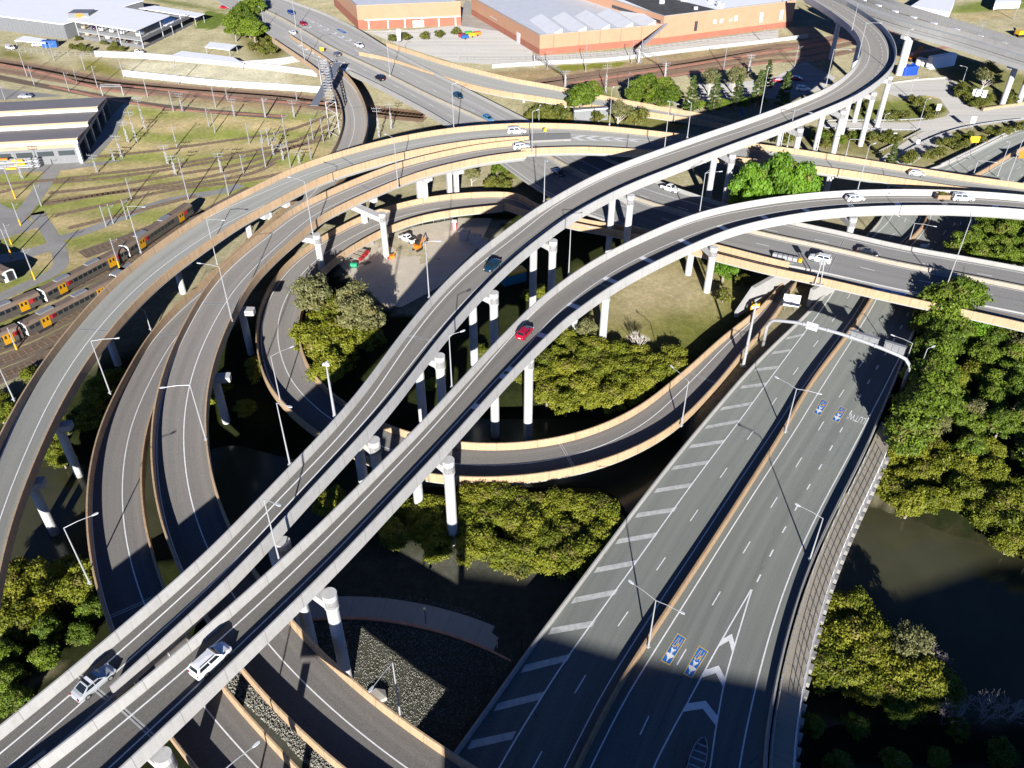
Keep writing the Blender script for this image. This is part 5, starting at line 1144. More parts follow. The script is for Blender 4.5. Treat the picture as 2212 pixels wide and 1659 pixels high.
sign("10 590,400", 0, 10.6, .3, 1.6, 1.4, M['sign_yellow'], 'yellow square sign at the upper ramp nose beside the dark car', posts=1); sign("20 412,1055", 0, 18.4, 1.5, .8, .9, M['sign_yellow'], 'tiny yellow sign on the concrete gore nose', posts=1)
sign("30 30,905", 0, 6, .6, .7, 2.6, M['sign_blue'], 'narrow blue post sign in the shade beside the tall viaduct', posts=1); sign("31 1435,500", 0, 6, .6, 2.2, .9, M['sign_white'], 'low white board on the shaded motorway below the right viaduct')
b = W1("31 620,775", 11.4); t = thing('support_frame', 'grey frame of two leaning legs on the near bridge wall', 'sign', b, -.25)
mb = LMB()
for dx in (-.6, .6): mb.bar((dx, 0, -.2), (dx * .4, .6, 5.8), .16, .3)
mb.build('leg', M['steel'], t); mb = LMB(); mb.box((0, 0, .1), (2.6, .7, .25)); mb.build('base', M['conc_deck'], t)
mb = LMB(); mb.box((0, .62, 5.2), (1.4, .2, 1.1)); mb.build('panel', M['steel_d'], t)
b = W1("31 370,575", 11.5); t = thing('crash_cushion', 'grey crash cushion with a yellow nose at the end of the bridge barrier', 'barrier', b, rg.head(rg.loc(b)[0]))
for k in range(5): mb = LMB(); mb.box((-2.4 + k * 1.15, 0, .45), (1.0, .9, .85)); mb.build('cell', M['steel'], t)
mb = LMB(); mb.prism(rounded(3.3, 0, .9, .9, 0), .05, .9); mb.build('nose', M['sign_yellow'], t)
# billboard
pL, pR = W1("20 635,945", 6), W1("20 895,925", 6); hL = hgt(pL, P("20 635,850")[0][1])
t = thing('billboard', 'large grey slab billboard seen from behind, between shrubs above the ramps', 'billboard', pL)
d = (pR - pL); d[2] = 0; Lb = np.linalg.norm(d); d /= Lb; n = np.array([-d[1], d[0], 0])
mb = MB(); mb.hexa([pL, pL + d * Lb, pL + d * Lb + n * 1.6, pL + n * 1.6, pL + [0, 0, hL], pL + d * Lb + [0, 0, hL], pL + d * Lb + n * 1.6 + [0, 0, hL], pL + n * 1.6 + [0, 0, hL]]); mb.build('slab', plain('billboard_grey', (.20, .205, .21), .7, .06, .4), t)
mb = MB(); mb.box(pL + d * Lb / 2 - n * .02 + [0, 0, hL - .25], (Lb, .06, .5), math.atan2(d[1], d[0])); mb.build('edge_trim', plain('billboard_trim', (.5, .5, .5), .6), t)
for f in (.25, .75): mb = MB(); mb.box(pL + d * Lb * f + n * .8 + [0, 0, -1], (.6, .6, 2.2)); mb.build('support', M['conc_deck'], t)
# footpath, retaining wall and railing on the right of the lower motorway
s0, s1 = rh.srange("33 240,1700 32 1000,620"); s0 = 0
o0 = lambda v: -rh.half(v) - .35
mb = MB(); rh.sheet(mb, s0, s1 + 10, lambda v: o0(v), lambda v: o0(v) - 2.9, -.35); tag(mb.build('footpath', M['conc_med']), kind='structure')
t = thing('footbridge_edge', 'grey fascia of the footpath with white scalloped brackets over the creek', 'bridge edge', rh.at(s1 * .5, o0(s1 * .5) - 3))
mb = MB(); rh.sweep(mb, s0, s1, [(-1, -3.25, -.3), (-1, -3.6, -.3), (-1, -3.6, -1.5), (-1, -3.25, -1.5)]); mb.build('fascia', M['conc_white'], t)
v = s0
while v < s1:
    mb = MB(); p = rh.at(v, o0(v) - 3.45, -.75); mb.box(p, (1.1, .55, .9), rh.head(v)); mb.build('bracket', M['conc_white'], t); v += 2.3
def railing(r, fn, s0, s1, h, step, label, mat, rails=(1.0,), pick=None, name='railing', cat='railing', base=0.0, pr_=.035):
    t = thing(name, label, cat, r.at((s0 + s1) / 2, fn((s0 + s1) / 2), base))
    v = s0; step = max(step, (s1 - s0) / 95)
    while v <= s1: mb = MB(); p = r.at(v, fn(v), base); mb.bar(p, (p[0], p[1], p[2] + h), .09); mb.build('post', mat, t); v += step
    mb = MB()
    for k in rails:
        st = r.stations(s0, s1, 2.4); mb.tube([r.at(x, fn(x), base + h * k) for x in st], pr_, 5)
    mb.build('rails', mat, t)
    if pick:
        mb = MB(); v = s0
        while v <= s1: a = r.at(v, fn(v), base + .08); mb.bar(a, (a[0], a[1], a[2] + h * .92), .035); v += pick
        mb.build('pickets', mat, t)
    return t
railing(rh, lambda v: o0(v) - 2.85, s0, s1, 1.35, 2.3, 'white post and rail fence along the creek side of the footpath', M['white'], (1.0, .66, .33), None, base=-.35)
railing(rh, lambda v: o0(v) - .1, s0, s1, 1.5, 3.0, 'low rail fence between the footpath and the motorway wall', M['steel'], (1.0, .5), None, base=-.35)
# guard rails on the right-hand streets
for sp, lb in (("30 660,1000 1000,1010 1380,1012", 'guard rail along the near kerb of the side street'), ("30 1090,1180 1300,1080 1430,1010", 'guard rail on the left side of the slip road'), ("30 1260,1200 1480,1080 1700,1000 2000,950 2212,930", 'white guard rail along the verge of the slip road'), ("30 640,945 900,940 1200,945 1480,925", 'low wall-like rail along the grassy island')):
    r = strip_px(sp, 5.0, .2); railing(r, const(0), 0, r.s[-1], .8, 2.5, lb, M['steel'], (1.0, .8), base=0, name='guard_rail', cat='guard rail', pr_=.1)
def fence(sp, z, h, label, mat, step=3.0, mesh=True):
    r = strip_px(sp, z, .1); railing(r, const(0), 0, r.s[-1], h, step, label, mat, (1.0, .5, .06), None, 'fence', 'fence')
fence("20 330,480 900,440 1500,350 2212,260", 5, 1.8, 'mesh fence on the rail side of the brick works', M['steel_d'])
fence("10 1650,470 1900,475 2212,470 20 330,470", 5, 1.8, 'mesh fence along the edge of the parking bays', M['steel_d'])
fence("00 60,390 200,400 500,440 700,425 800,430", 5, 1.8, 'mesh fence between the railway and the top left yard', M['steel'])
fence("11 1120,370 1300,320 1640,275", 4, 1.6, 'wire fence at the top of the work compound', M['steel_d'])
fence("01 1570,560 1700,480 1850,410", 4.5, 1.8, 'wire fence beside the lane under the outermost ramp', M['steel_d'])
def lowwall(sp, z, w, h, mat, label):
    r = strip_px(sp, z, w); mb = MB(); r.sweep(mb, 0, r.s[-1], [(1, 0, h), (-1, 0, h), (-1, 0, -.3), (1, 0, -.3)])
    p = r.at(r.s[-1] / 2, 0); t = thing('wall', label, 'wall', p); mb.build('wall_panel', mat, t)
lowwall("00 960,585 1300,620 1700,665 2212,695 10 600,715", 5, .4, 2.2, M['white'], 'long white barrier wall beside the upper railway')
lowwall("00 740,435 1100,450 1600,490 2000,530 2212,555 10 560,590", 5, .6, 2.4, M['conc_white'], 'pale retaining wall below the flat-roofed shed')
lowwall("20 0,525 350,500 900,475 1500,400 2212,320 30 540,290", 5, .5, 1.6, M['conc_white'], 'pale boundary wall between the far railway and the brick works')
lowwall("10 0,520 300,500 420,470", 5, .6, 2.6, M['conc_white'], 'retaining wall below the scrubby bank at top left')
lowwall("30 1160,650 1340,622 1610,605", 5, .3, .6, M['slab'], 'low kerb wall behind the upper side street')
lowwall("30 1880,850 2212,800", 5, .8, .9, M['conc_tan'], 'low tan wall at the foot of the far busway piers')
lowwall("30 1560,1290 1750,1200 2000,1072 2212,975", 5.2, .4, 1.2, M['conc_white'], 'pale barrier on the left of the rising motorway at right')
# ---------------------------------------------------------------- buildings
def brick(name, c, c2):
    m, nt, b = node_mat(name); pos = N(nt, 'ShaderNodeTexCoord').outputs['Object']
    f = ramp(nt, noise(nt, pos, .25, 5), .3, .7); f2 = noise(nt, mapping(nt, pos, (1, 1, 6)), 2.0, 3)
    col = mixc(nt, f, c, c2); col = mixc(nt, .2, col, mixc(nt, ramp(nt, f2, .35, .65), tuple(k * .7 for k in c), tuple(min(1, k * 1.2) for k in c)))
    nt.links.new(col, b.inputs['Base Color']); b.inputs['Roughness'].default_value = .9; return m
M['brick'] = brick('orange_brick', (.42, .225, .135), (.46, .26, .16)); M['brick_red'] = brick('red_brick', (.30, .11, .07), (.34, .135, .085))
M['roof_pale'] = plain('pale_metal_roof', (.62, .63, .65), .5, .07, .3, obj=False); M['roof_white'] = plain('white_metal_roof', (.88, .88, .88), .5, .04, .3, obj=False)
M['roof_dark'] = plain('dark_metal_roof', (.26, .235, .22), .7, .1, .3, obj=False); M['roof_black'] = plain('bitumen_roof', (.06, .058, .055), .9, .4, .25, obj=False)
M['clad'] = plain('grey_cladding', (.17, .174, .178), .6, .12, .8, obj=False); M['cream'] = plain('cream_cladding', (.40, .29, .185), .7, .07, .6, obj=False)
M['wingrey'] = glossy('window_band', (.05, .06, .065), .15, .4); M['interior'] = plain('dark_interior', (.03, .032, .035), .9, .2, 1)
def wallbox(mb, a, b, z0, z1, th, mi=0):           # vertical wall slab from a to b
    a = np.array(a[:2]); b = np.array(b[:2]); d = (b - a) / np.linalg.norm(b - a); n = np.array([-d[1], d[0]]) * th / 2
    mb.prism([a - n, b - n, b + n, a + n], z0, z1, mi)
def onwall(a, b, u, w, z0, h, proud, out):          # small panel standing `proud` of a wall face, u metres along it
    a = np.array(a[:2]); b = np.array(b[:2]); d = (b - a) / np.linalg.norm(b - a); n = np.array([d[1], -d[0]]) * (1 if out > 0 else -1)
    c = a + d * u + n * proud; mb = MB(); mb.box((c[0], c[1], z0 + h / 2), (w, .12, h), math.atan2(d[1], d[0])); return mb
# train depot with a saw-tooth roof
FR = W1("00 642,1252", 5); RR = W1("00 858,885", 5); FLp = W1("00 -10,1290", 5)
ux = (FLp - FR)[:2]; ux /= np.linalg.norm(ux); uy = (RR - FR)[:2]; Dp = np.linalg.norm(uy); uy /= Dp
eave = hgt(FR, P("00 600,1105")[0][1]); print('depot eave', eave, 'depth', Dp)
LD = 75.0
def dp(x, y, z): p = FR[:2] + ux * x + uy * y; return (p[0], p[1], 5 + z)
t = thing('train_depot', 'long grey depot shed with a saw-tooth roof, open end facing the yard masts', 'building', FR)
bays = 3; bd = Dp / bays; up = eave * .24
mb = MB(); mb.hexa([dp(0, 0, -.2), dp(LD, 0, -.2), dp(LD, .4, -.2), dp(0, .4, -.2), dp(0, 0, eave), dp(LD, 0, eave), dp(LD, .4, eave), dp(0, .4, eave)]); mb.build('front_wall', M['clad'], t)
for x in range(12):
    mb = MB(); x0 = 1.5 + x * 6.0; mb.hexa([dp(x0, -.08, eave * .42), dp(x0 + 4.6, -.08, eave * .42), dp(x0 + 4.6, .01, eave * .42), dp(x0, .01, eave * .42), dp(x0, -.08, eave * .66), dp(x0 + 4.6, -.08, eave * .66), dp(x0 + 4.6, .01, eave * .66), dp(x0, .01, eave * .66)]); mb.build('window', M['wingrey'], t)
mb = MB(); mb.hexa([dp(-.1, -.35, eave * .82), dp(LD, -.35, eave * .82), dp(LD, .0, eave * .82), dp(-.1, .0, eave * .82), dp(-.1, -.35, eave), dp(LD, -.35, eave), dp(LD, 0, eave), dp(-.1, 0, eave)]); mb.build('fascia', M['cream'], t)
for k in range(bays):
    y0, y1 = k * bd, (k + 1) * bd
    mb = MB()
    mb.face([dp(-.3, y0, eave + .02), dp(LD, y0, eave + .02), dp(LD, y0, eave + up * .55), dp(-.3, y0, eave + up * .55)][::-1], 0)
    mb.face([dp(-.3, y0, eave + up * .55), dp(LD, y0, eave + up * .55), dp(LD, y0 + .5, eave + up), dp(-.3, y0 + .5, eave + up)][::-1], 1)
    mb.build('clerestory', [M['roof_white'], M['cream']], t)
    mb = MB(); a = [dp(-.3, y0 + .5, eave + up + .01), dp(LD, y0 + .5, eave + up + .01), dp(LD, y1 + .1, eave + .05), dp(-.3, y1 + .1, eave + .05)]
    mb.hexa([(p[0], p[1], p[2] - .18) for p in a] + a); mb.build('roof', M['roof_dark'], t)
    mb = MB(); mb.face([dp(0, y0, eave), dp(0, y0 + .5, eave + up - .2), dp(0, y1, eave)]); mb.build('gable', M['clad'], t)
    mb = MB(); mb.bar(dp(-.32, y0 + .5, eave + up), dp(-.32, y1, eave + .05), .3); mb.build('gable_trim', M['cream'], t)
for k in range(1, 5):
    mb = MB(); p = dp(0, Dp * k / 5, 0); mb.box((p[0], p[1], 5 + eave / 2), (.6, .6, eave)); mb.build('column', M['steel'], t)
mb = MB(); mb.bar(dp(0, 0, eave - .5), dp(0, Dp, eave - .5), .5, 1.0); mb.build('beam', M['roof_dark'], t)
mb = MB(); mb.hexa([dp(9, .5, 0), dp(9.4, .5, 0), dp(9.4, Dp, 0), dp(9, Dp, 0), dp(9, .5, eave), dp(9.4, .5, eave), dp(9.4, Dp, eave), dp(9, Dp, eave)]); mb.build('inner_wall', M['interior'], t)
mb = MB(); mb.hexa([dp(0, Dp - .3, 0), dp(LD, Dp - .3, 0), dp(LD, Dp, 0), dp(0, Dp, 0), dp(0, Dp - .3, eave), dp(LD, Dp - .3, eave), dp(LD, Dp, eave), dp(0, Dp, eave)]); mb.build('rear_wall', M['clad'], t)
mb = MB(); mb.box(dp(.2, -.2, eave / 2), (.9, .9, eave), 0); mb.build('corner_post', M['white'], t)
# stores rack by the depot
b = dp(12, -2.2, 0); rz = math.atan2(-ux[1], -ux[0]); t = thing('pipe_rack', 'long rack of steel pipes along the depot front, holding yellow and orange bundles', 'rack', dp(26, -2.6, 0), rz)
for i in range(6): mb = LMB(); mb.bar((i * 3.0 - 1, 0, 0), (i * 3.0 - 1, 0, 3.2), .14); mb.bar((i * 3.0 - 1, -.9, .3), (i * 3.0 - 1, .9, .3), .12); mb.build('upright', M['steel'], t)
for j in range(4): mb = LMB(); mb.tube([(-1.5, -.5 + j * .12, .7 + j * .75), (14.5, -.5 + j * .12, .7 + j * .75)], .16, 6); mb.tube([(-1.5, .4, .8 + j * .75), (14.5, .4, .8 + j * .75)], .14, 6); mb.build('pipe', M['steel_d'] if j % 2 else M['steel'], t)
for x, z, c in ((9, 2.7, 'sign_yellow'), (9.4, 1.5, 'sign_yellow'), (5, 3.3, 'sign_orange'), (6.5, .4, 'sign_yellow')): mb = LMB(); mb.prism(rounded(x, -.6, 3, .7, 0, 3, .1), z, z + .5); mb.build('bundle', M[c], t)
t = thing('shed', 'white box shed at the left edge in front of the depot', 'shed', W1("00 40,1265", 5)); mb = LMB(); mb.prism([(-9, 0), (2.2, 0), (2.2, 5), (-9, 5)], 0, 4.0); mb.build('wall', M['white'], t); mb = LMB(); mb.prism([(-9.2, -.2), (2.4, -.2), (2.4, 5.2), (-9.2, 5.2)], 4.01, 4.2); mb.build('roof', M['roof_pale'], t)
# brick works (two joined halls) and the brick store
def hall(name, label, corners, z, eaveh, roofm, band=3.0, para=.8):
    """corners: ground outline, counter-clockwise, first edge is the one facing the railway"""
    t = thing(name, label, 'building', (corners[0][0], corners[0][1], z)); n = len(corners)
    mb = MB(); mb.prism([c[:2] for c in corners], z - .3, z + eaveh, top=False); mb.build('wall', M['brick'], t)
    big = []
    cx = sum(c[0] for c in corners) / n; cy = sum(c[1] for c in corners) / n
    mb = MB(); mb.prism([(cx + (c[0] - cx) * 1.002, cy + (c[1] - cy) * 1.002) for c in corners], z - .3, z + band, top=False); mb.build('plinth_band', M['brick_red'], t)
    mb = MB(); mb.prism([(cx + (c[0] - cx) * .99, cy + (c[1] - cy) * .99) for c in corners], z + eaveh - para - .3, z + eaveh - para); mb.build('roof', roofm, t)
    mb = MB()
    for a, b_ in zip(corners, corners[1:] + corners[:1]): wallbox(mb, a, b_, z + eaveh + .005, z + eaveh + .2, .5)
    mb.build('coping', M['conc_deck'], t)
    return t
A = W1("20 370,428", 5); B = W1("20 1312,338", 5); Lc = W1("20 -60,170", 5)
hA = hgt(A, P("20 370,272")[0][1]); print('hall h', hA)
dAB_ = (B - A)[:2] / np.linalg.norm((B - A)[:2]); nAB = np.array([-dAB_[1], dAB_[0]]); dl = (Lc - A)[:2]
A2, B2, L2 = A[:2], B[:2], A[:2] + dl * 1.25
back = L2 + (B2 - A2) * .9 + nAB * 10
t = hall('brick_works', 'lower orange brick hall with pale saw-edged roof behind the railway', [tuple(A2), tuple(B2), tuple(back), tuple(L2)], 5, hA, M['roof_pale'], 2.6)
for k in range(5):
    f = .08 + k * .19; a = A2 + (B2 - A2) * f + nAB * .8; b_ = a + (B2 - A2) * .10; c = b_ + nAB * 26; d = a + (B2 - A2) * .085 + nAB * 26
    zr = 5 + hA - .75; mb = MB(); mb.face([(a[0], a[1], zr), (b_[0], b_[1], zr), (b_[0], b_[1], zr + 2.3)]); mb.build('skylight_end', M['white'], t)
    mb = MB(); mb.face([(a[0], a[1], zr), (b_[0], b_[1], zr + 2.3), (c[0], c[1], zr + 2.3), (d[0] - (b_ - a)[0] * .85, d[1] - (b_ - a)[1] * .85, zr)][::-1]); mb.face([(b_[0], b_[1], zr + 2.3), (b_[0], b_[1], zr), (c[0], c[1], zr), (c[0], c[1], zr + 2.3)]); mb.build('skylight', M['roof_pale'], t)
Lab = np.linalg.norm(B2 - A2)
for u in (.11, .31, .48, .65, .82, .97): onwall(A2, B2, Lab * u, .16, 5, hA * .96, .03, 1).build('downpipe', M['brick_red'], t)
al = np.linalg.norm(L2 - A2); onwall(A2, L2, al * .28, 3.4, 5, 4.2, .05, -1).build('roller_door', M['roof_pale'], t)
onwall(A2, L2, al * .62, 7, 9.5, .25, .9, -1).build('awning', M['roof_pale'], t)
Cc = W1("30 415,205", 5)[:2]; hC = hgt(np.r_[B2, 5], P("20 1305,125")[0][1]); print('hall2 h', hC)
dBC = (Cc - B2) / np.linalg.norm(Cc - B2); nBC = np.array([-dBC[1], dBC[0]])
t = hall('brick_works', 'taller orange brick hall with a black roof patch behind the railway', [tuple(B2), tuple(Cc), tuple(Cc + nBC * 60), tuple(B2 + nBC * 75 - dBC * 12)], 5, hC, M['roof_white'], 2.4)
Lbc = np.linalg.norm(Cc - B2)
for u, w, z0, h_ in ((.24, 1.5, 8.5, 4), (.38, 1.6, 10.5, 1.6), (.43, 1.6, 10.5, 1.6), (.5, 1.5, 10.8, .8), (.54, 1.6, 10.5, 2.2), (.74, 1.6, 8.5, 4.2), (.9, 1.6, 8.5, 4.2)): onwall(B2, Cc, Lbc * u, w, z0, h_, .04, 1).build('window', M['wingrey'] if u < .3 else M['roof_pale'], t)
mb = MB(); q4 = [B2 + dBC * 1.5 + nBC * 1.5, B2 + dBC * Lbc * .42 + nBC * 1.5, B2 + dBC * Lbc * .25 + nBC * 45, B2 + nBC * 60]; mb.prism(q4, 5 + hC - .79, 5 + hC - .74); mb.build('roof_patch', M['roof_black'], t)
mb = MB(); q4 = [B2 + nBC * 2 - dBC * .25, B2 + nBC * 34 - dBC * 5.6]; wallbox(mb, q4[0], q4[1], 5 + hC - 3.3, 5 + hC - 2.1, .3); mb.build('ridge_window', M['wingrey'], t)
rv = random.Random(4)
for k in range(9):
    p = B2 + dBC * rv.uniform(8, 60) + nBC * rv.uniform(4, 34); mb = MB(); z_ = 5 + hC - .8; h_ = rv.uniform(.8, 1.6)
    mb.box((p[0], p[1], z_ + h_ / 2 + .06), (rv.uniform(1.2, 3), rv.uniform(1.2, 2.2), h_), .2); mb.build('roof_vent', M['roof_pale'], t)
E1 = W1("10 872,228", 5); E2 = W1("10 1662,195", 5); E3 = W1("10 700,60", 5); h1 = hgt(E1, P("10 850,42")[0][1]); print('store h', h1)
e1, e2, e3 = E1[:2], E2[:2], E3[:2]; dE = (e2 - e1) / np.linalg.norm(e2 - e1)
t = hall('brick_store', 'orange brick store with a red ground floor and white bay frames behind the car park', [tuple(e1), tuple(e2), tuple(e2 + (e3 - e1) * 1.1), tuple(e1 + (e3 - e1) * 1.1)], 5, h1, M['roof_pale'], 4.0)
LE = np.linalg.norm(e2 - e1)
for k in range(6): onwall(e1, e2, LE * (.12 + k * .165) if k else LE * .1, .5, 5, 3.6, .08, 1).build('bay_post', M['white'], t)
onwall(e1, e2, LE * .53, LE * .93, 8.7, .4, .12, 1).build('bay_lintel', M['white'], t); onwall(e1, e2, LE * .58, 5, 5, 2.8, .06, 1).build('roller_door', M['roof_pale'], t)
# white-roofed complex top left
def slab(name, mat, pts, th, parent):
    mb = MB(); mb.hexa([(p[0], p[1], p[2] - th) for p in pts] + [tuple(p) for p in pts]); return mb.build(name, mat, parent)
Wa = W1("00 -250,200", 5); Wb = W1("00 525,305", 5); hw = hgt(Wb, P("00 480,190")[0][1]); print('white hall', hw)
dW = (Wb - Wa)[:2] / np.linalg.norm((Wb - Wa)[:2]); nW = np.array([-dW[1], dW[0]])
t = thing('white_hall', 'big hall with ribbed grey wall and white roof in the top left corner', 'building', Wb)
wa, wb = Wa[:2], Wb[:2]
mb = MB(); mb.prism([wa, wb, wb + nW * 46 + dW * 2, wa + nW * 46], 4.7, 5 + hw, top=False); mb.build('wall', M['clad'], t)
mb = MB(); mb.prism([wa - nW * .4, wb - nW * .4 + dW * .5, wb + nW * 46 + dW * 2.5, wa + nW * 46], 5 + hw + .01, 5 + hw + .35); mb.build('roof', M['roof_white'], t)
LW_ = np.linalg.norm(wb - wa)
for k in range(1, 30): onwall(wa, wb, LW_ * k / 30, .35, 5.2, hw - .6, .03, 1).build('wall_rib', M['steel_d'], t)
mb = MB(); c = wb - dW * 2 + nW * 13; mb.prism(rounded(c[0], c[1], 9, 7, 0, 2, .01), 5 + hw + .36, 5 + hw + 2.4); mb.build('roof_cowl', M['clad'], t)
mb = MB(); mb.prism(rounded(c[0] + .5, c[1] - 3.55, 3, .2, 0, 2, .01), 5 + hw + .8, 5 + hw + 2.2); mb.build('cowl_opening', M['sign_orange'], t)
# open car park under a white canopy
k0 = W1("00 620,300", 5); k1 = W1("00 1110,375", 5); k2 = W1("00 1480,190", 5)
hc = hgt(k1, P("00 1045,240")[0][1]); print('carpark', hc)
t = thing('car_park', 'two-level open car park under a broad white canopy at top left', 'building', k1)
c0, c1, c2 = k0[:2], k1[:2], k2[:2]; c3 = c0 + (c2 - c1)
slab('ground_deck', M['slab'], [(*p, 5.15) for p in (c0, c1, c2, c3)], .3, t); slab('upper_deck', M['conc_deck'], [(*p, 5.1 + hc * .46) for p in (c0, c1, c2, c3)], .5, t)
mb = MB(); wallbox(mb, c0, c1, 5.0, 6.4, .3); wallbox(mb, c0, c1, 5.1 + hc * .44, 6.2 + hc * .46, .3); wallbox(mb, c1, c2, 5.0, 6.0, .3); wallbox(mb, c1, c2, 5.1 + hc * .4, 6.0 + hc * .46, .3); mb.build('parapet', M['clad'], t)
r0, r1_, r2_, r3 = (at(*P(s_)[0], 5 + hc) for s_ in ("00 572,168", "00 1045,240", "00 1310,122", "00 800,30"))
slab('canopy', M['roof_white'], [(p[0], p[1], 5 + hc + .2) for p in (r0, r1_, r2_, r3)], .35, t)
for f in (0, .33, .66, 1):
    p = c0 * (1 - f) + c1 * f; mb = MB(); mb.box((p[0], p[1], 5 + hc / 2), (.4, .4, hc)); mb.build('column', M['steel'], t)
for f in (.4, .8): p = c1 * (1 - f) + c2 * f; mb = MB(); mb.box((p[0], p[1], 5 + hc / 2), (.35, .35, hc)); mb.build('column', M['steel'], t)
def canopy(label, spec, z, th=.25, mat='roof_white', posts=True, name='canopy'):
    h_ = z - 5; pts = [at(*p, z) for p in P(spec)]; c = sum(pts) / 4; t = thing(name, label, 'canopy', (c[0], c[1], 5))
    slab('roof', M[mat], pts, th, t)
    for p in pts:
        q_ = p * .94 + c * .06; mb = MB(); mb.box((q_[0], q_[1], 5 + h_ / 2 - .15), (.2, .2, h_ - .1)); mb.build('post', M['steel'], t)
    return t
canopy('narrow white parking canopy beside the grass slope at top left', "00 1070,62 1510,132 1580,106 1195,42", 9); canopy('small white canopy between the two top left parking canopies', "00 1230,190 1325,205 1350,142 1280,132", 8.5, .15)
canopy('small flat white shed roof with open sides below the scrubby bank', "00 1580,362 1770,385 1830,345 1620,322", 8); canopy('long flat white roof behind the pale retaining wall', "00 1310,432 1880,490 1800,440 1400,392", 7.5)
canopy('low white canopy below the ribbed grey wall at top left', "00 110,312 350,332 360,300 180,275", 7.5); canopy('pale yard roof behind the far busway at top right', "30 1340,45 1640,95 1680,0 1500,-60", 10, 3.5, 'roof_white', name='shed_roof'); canopy('white shed with a blank wall at the top right edge', "30 1990,20 2190,10 2190,-40 2000,-30", 9, 3, 'roof_white', name='shed_roof')
t = thing('container', 'blue shipping container beneath the ribbed grey wall', 'container', W1("00 395,362", 5), .1)
mb = LMB(); mb.box((0, 0, 1.35), (6, 2.5, 2.6)); mb.build('body', M['sign_blue'], t)
for k in range(10): mb = LMB(); mb.box((-2.6 + k * .58, -1.27, 1.35), (.2, .06, 2.3)); mb.build('rib', M['sign_blue'], t)
# far twin busway on tall piers
PN = "30 700,-40 860,30 1000,85 1300,190 1700,290 2212,450 2600,570"
rp = Road(PN, width=-7.6, anc=[(0, 0, 22)], bh=1.0)
viaduct('P', 'busway', 'near deck of the far grey busway crossing the top right corner', rp, plain('busway_deck', (.36, .37, .38), .8, .08, .2, obj=False), M['conc_grey'], M['conc_deck'], drop=.6, gdepth=2.2)
rp2 = Road("30 900,-60 1080,20 1350,105 1750,225 2212,370 2600,480", width=-6.4, anc=[(0, 0, 22)], bh=1.0)
viaduct('P2', 'busway', 'far deck of the grey busway at the top edge on the right', rp2, plain('busway_deck_far', (.34, .35, .36), .8, .08, .2, obj=False), M['conc_grey'], M['conc_deck'], drop=.6, gdepth=2.2)
for k in range(9):
    a, b_ = rp.at(rp.s[-1] * (.1 + k * .09), 3.6, .6), rp2.at(rp2.s[-1] * (.1 + k * .09), -3.0, .6); mb = MB(); mb.box((a + b_) / 2, (1.6, 2.0, .9), .4); mb.build('link_block', M['white'], rp.root)
for s_, z in (("30 1480,530", 5), ("30 1650,490", 5), ("30 2040,815", 5), ("30 2165,805", 5)):
    sv, d = rp.loc(W1(s_, z)); pier_in(rp, sv, max(-4, min(4, -d * .2)) if abs(d) > 12 else d, 4.5, .95, gd=2.2)
mb = MB(); a, b_ = W1("30 1470,530", 5), W1("30 1655,500", 5); wallbox(mb, a, b_, 4.7, 9.6, 2.4); mb.build('plinth', M['roof_white'], rp.root)
# unseen block added behind the viewpoint, roofline shaped to cast the bottom shadow
t = thing('shadow_block', 'wide grey stand-in block added off-frame behind the viewpoint to shade the lower motorway', 'building', (38, -52, 5))
rl = [(-6.5, 43.2), (5, 42.6), (15, 41.4), (24, 40.6), (34, 39.9), (40, 39.2), (41.5, 36.5), (59, 36.2), (60, 39.9), (80, 42.2), (150, 44)]
mb = MB()
for (xa, za), (xb, zb) in zip(rl, rl[1:]): mb.prism([(xa, -64), (xb, -64), (xb, -40), (xa, -40)], 4.5, [za, zb, zb, za])
mb.build('wall', M['clad'], t)
for k in range(9): mb = MB(); mb.box((72, -39.95, 8.5 + k * 3.6), (140, .2, 1.6)); mb.build('window', M['wingrey'], t)

t = thing('shadow_slab', 'unseen raised slab on columns, added off-frame below the viewpoint to shade the gravel', 'building', (-17, 38, 2))  # unseen slab, added only to throw shade on the gravel
mb = MB(); mb.prism([(-27, 37), (-6.4, 37), (-6.4, 39), (-27, 39)], 20.5, 24.5); mb.build('hall', M['clad'], t)  # body of the added slab, sized for the shadow it casts
for x in (-26, -7.2): mb = MB(); mb.box((x, 38, 10.4), (1, 1, 18.7)); mb.build('column', M['conc_pier'], t)
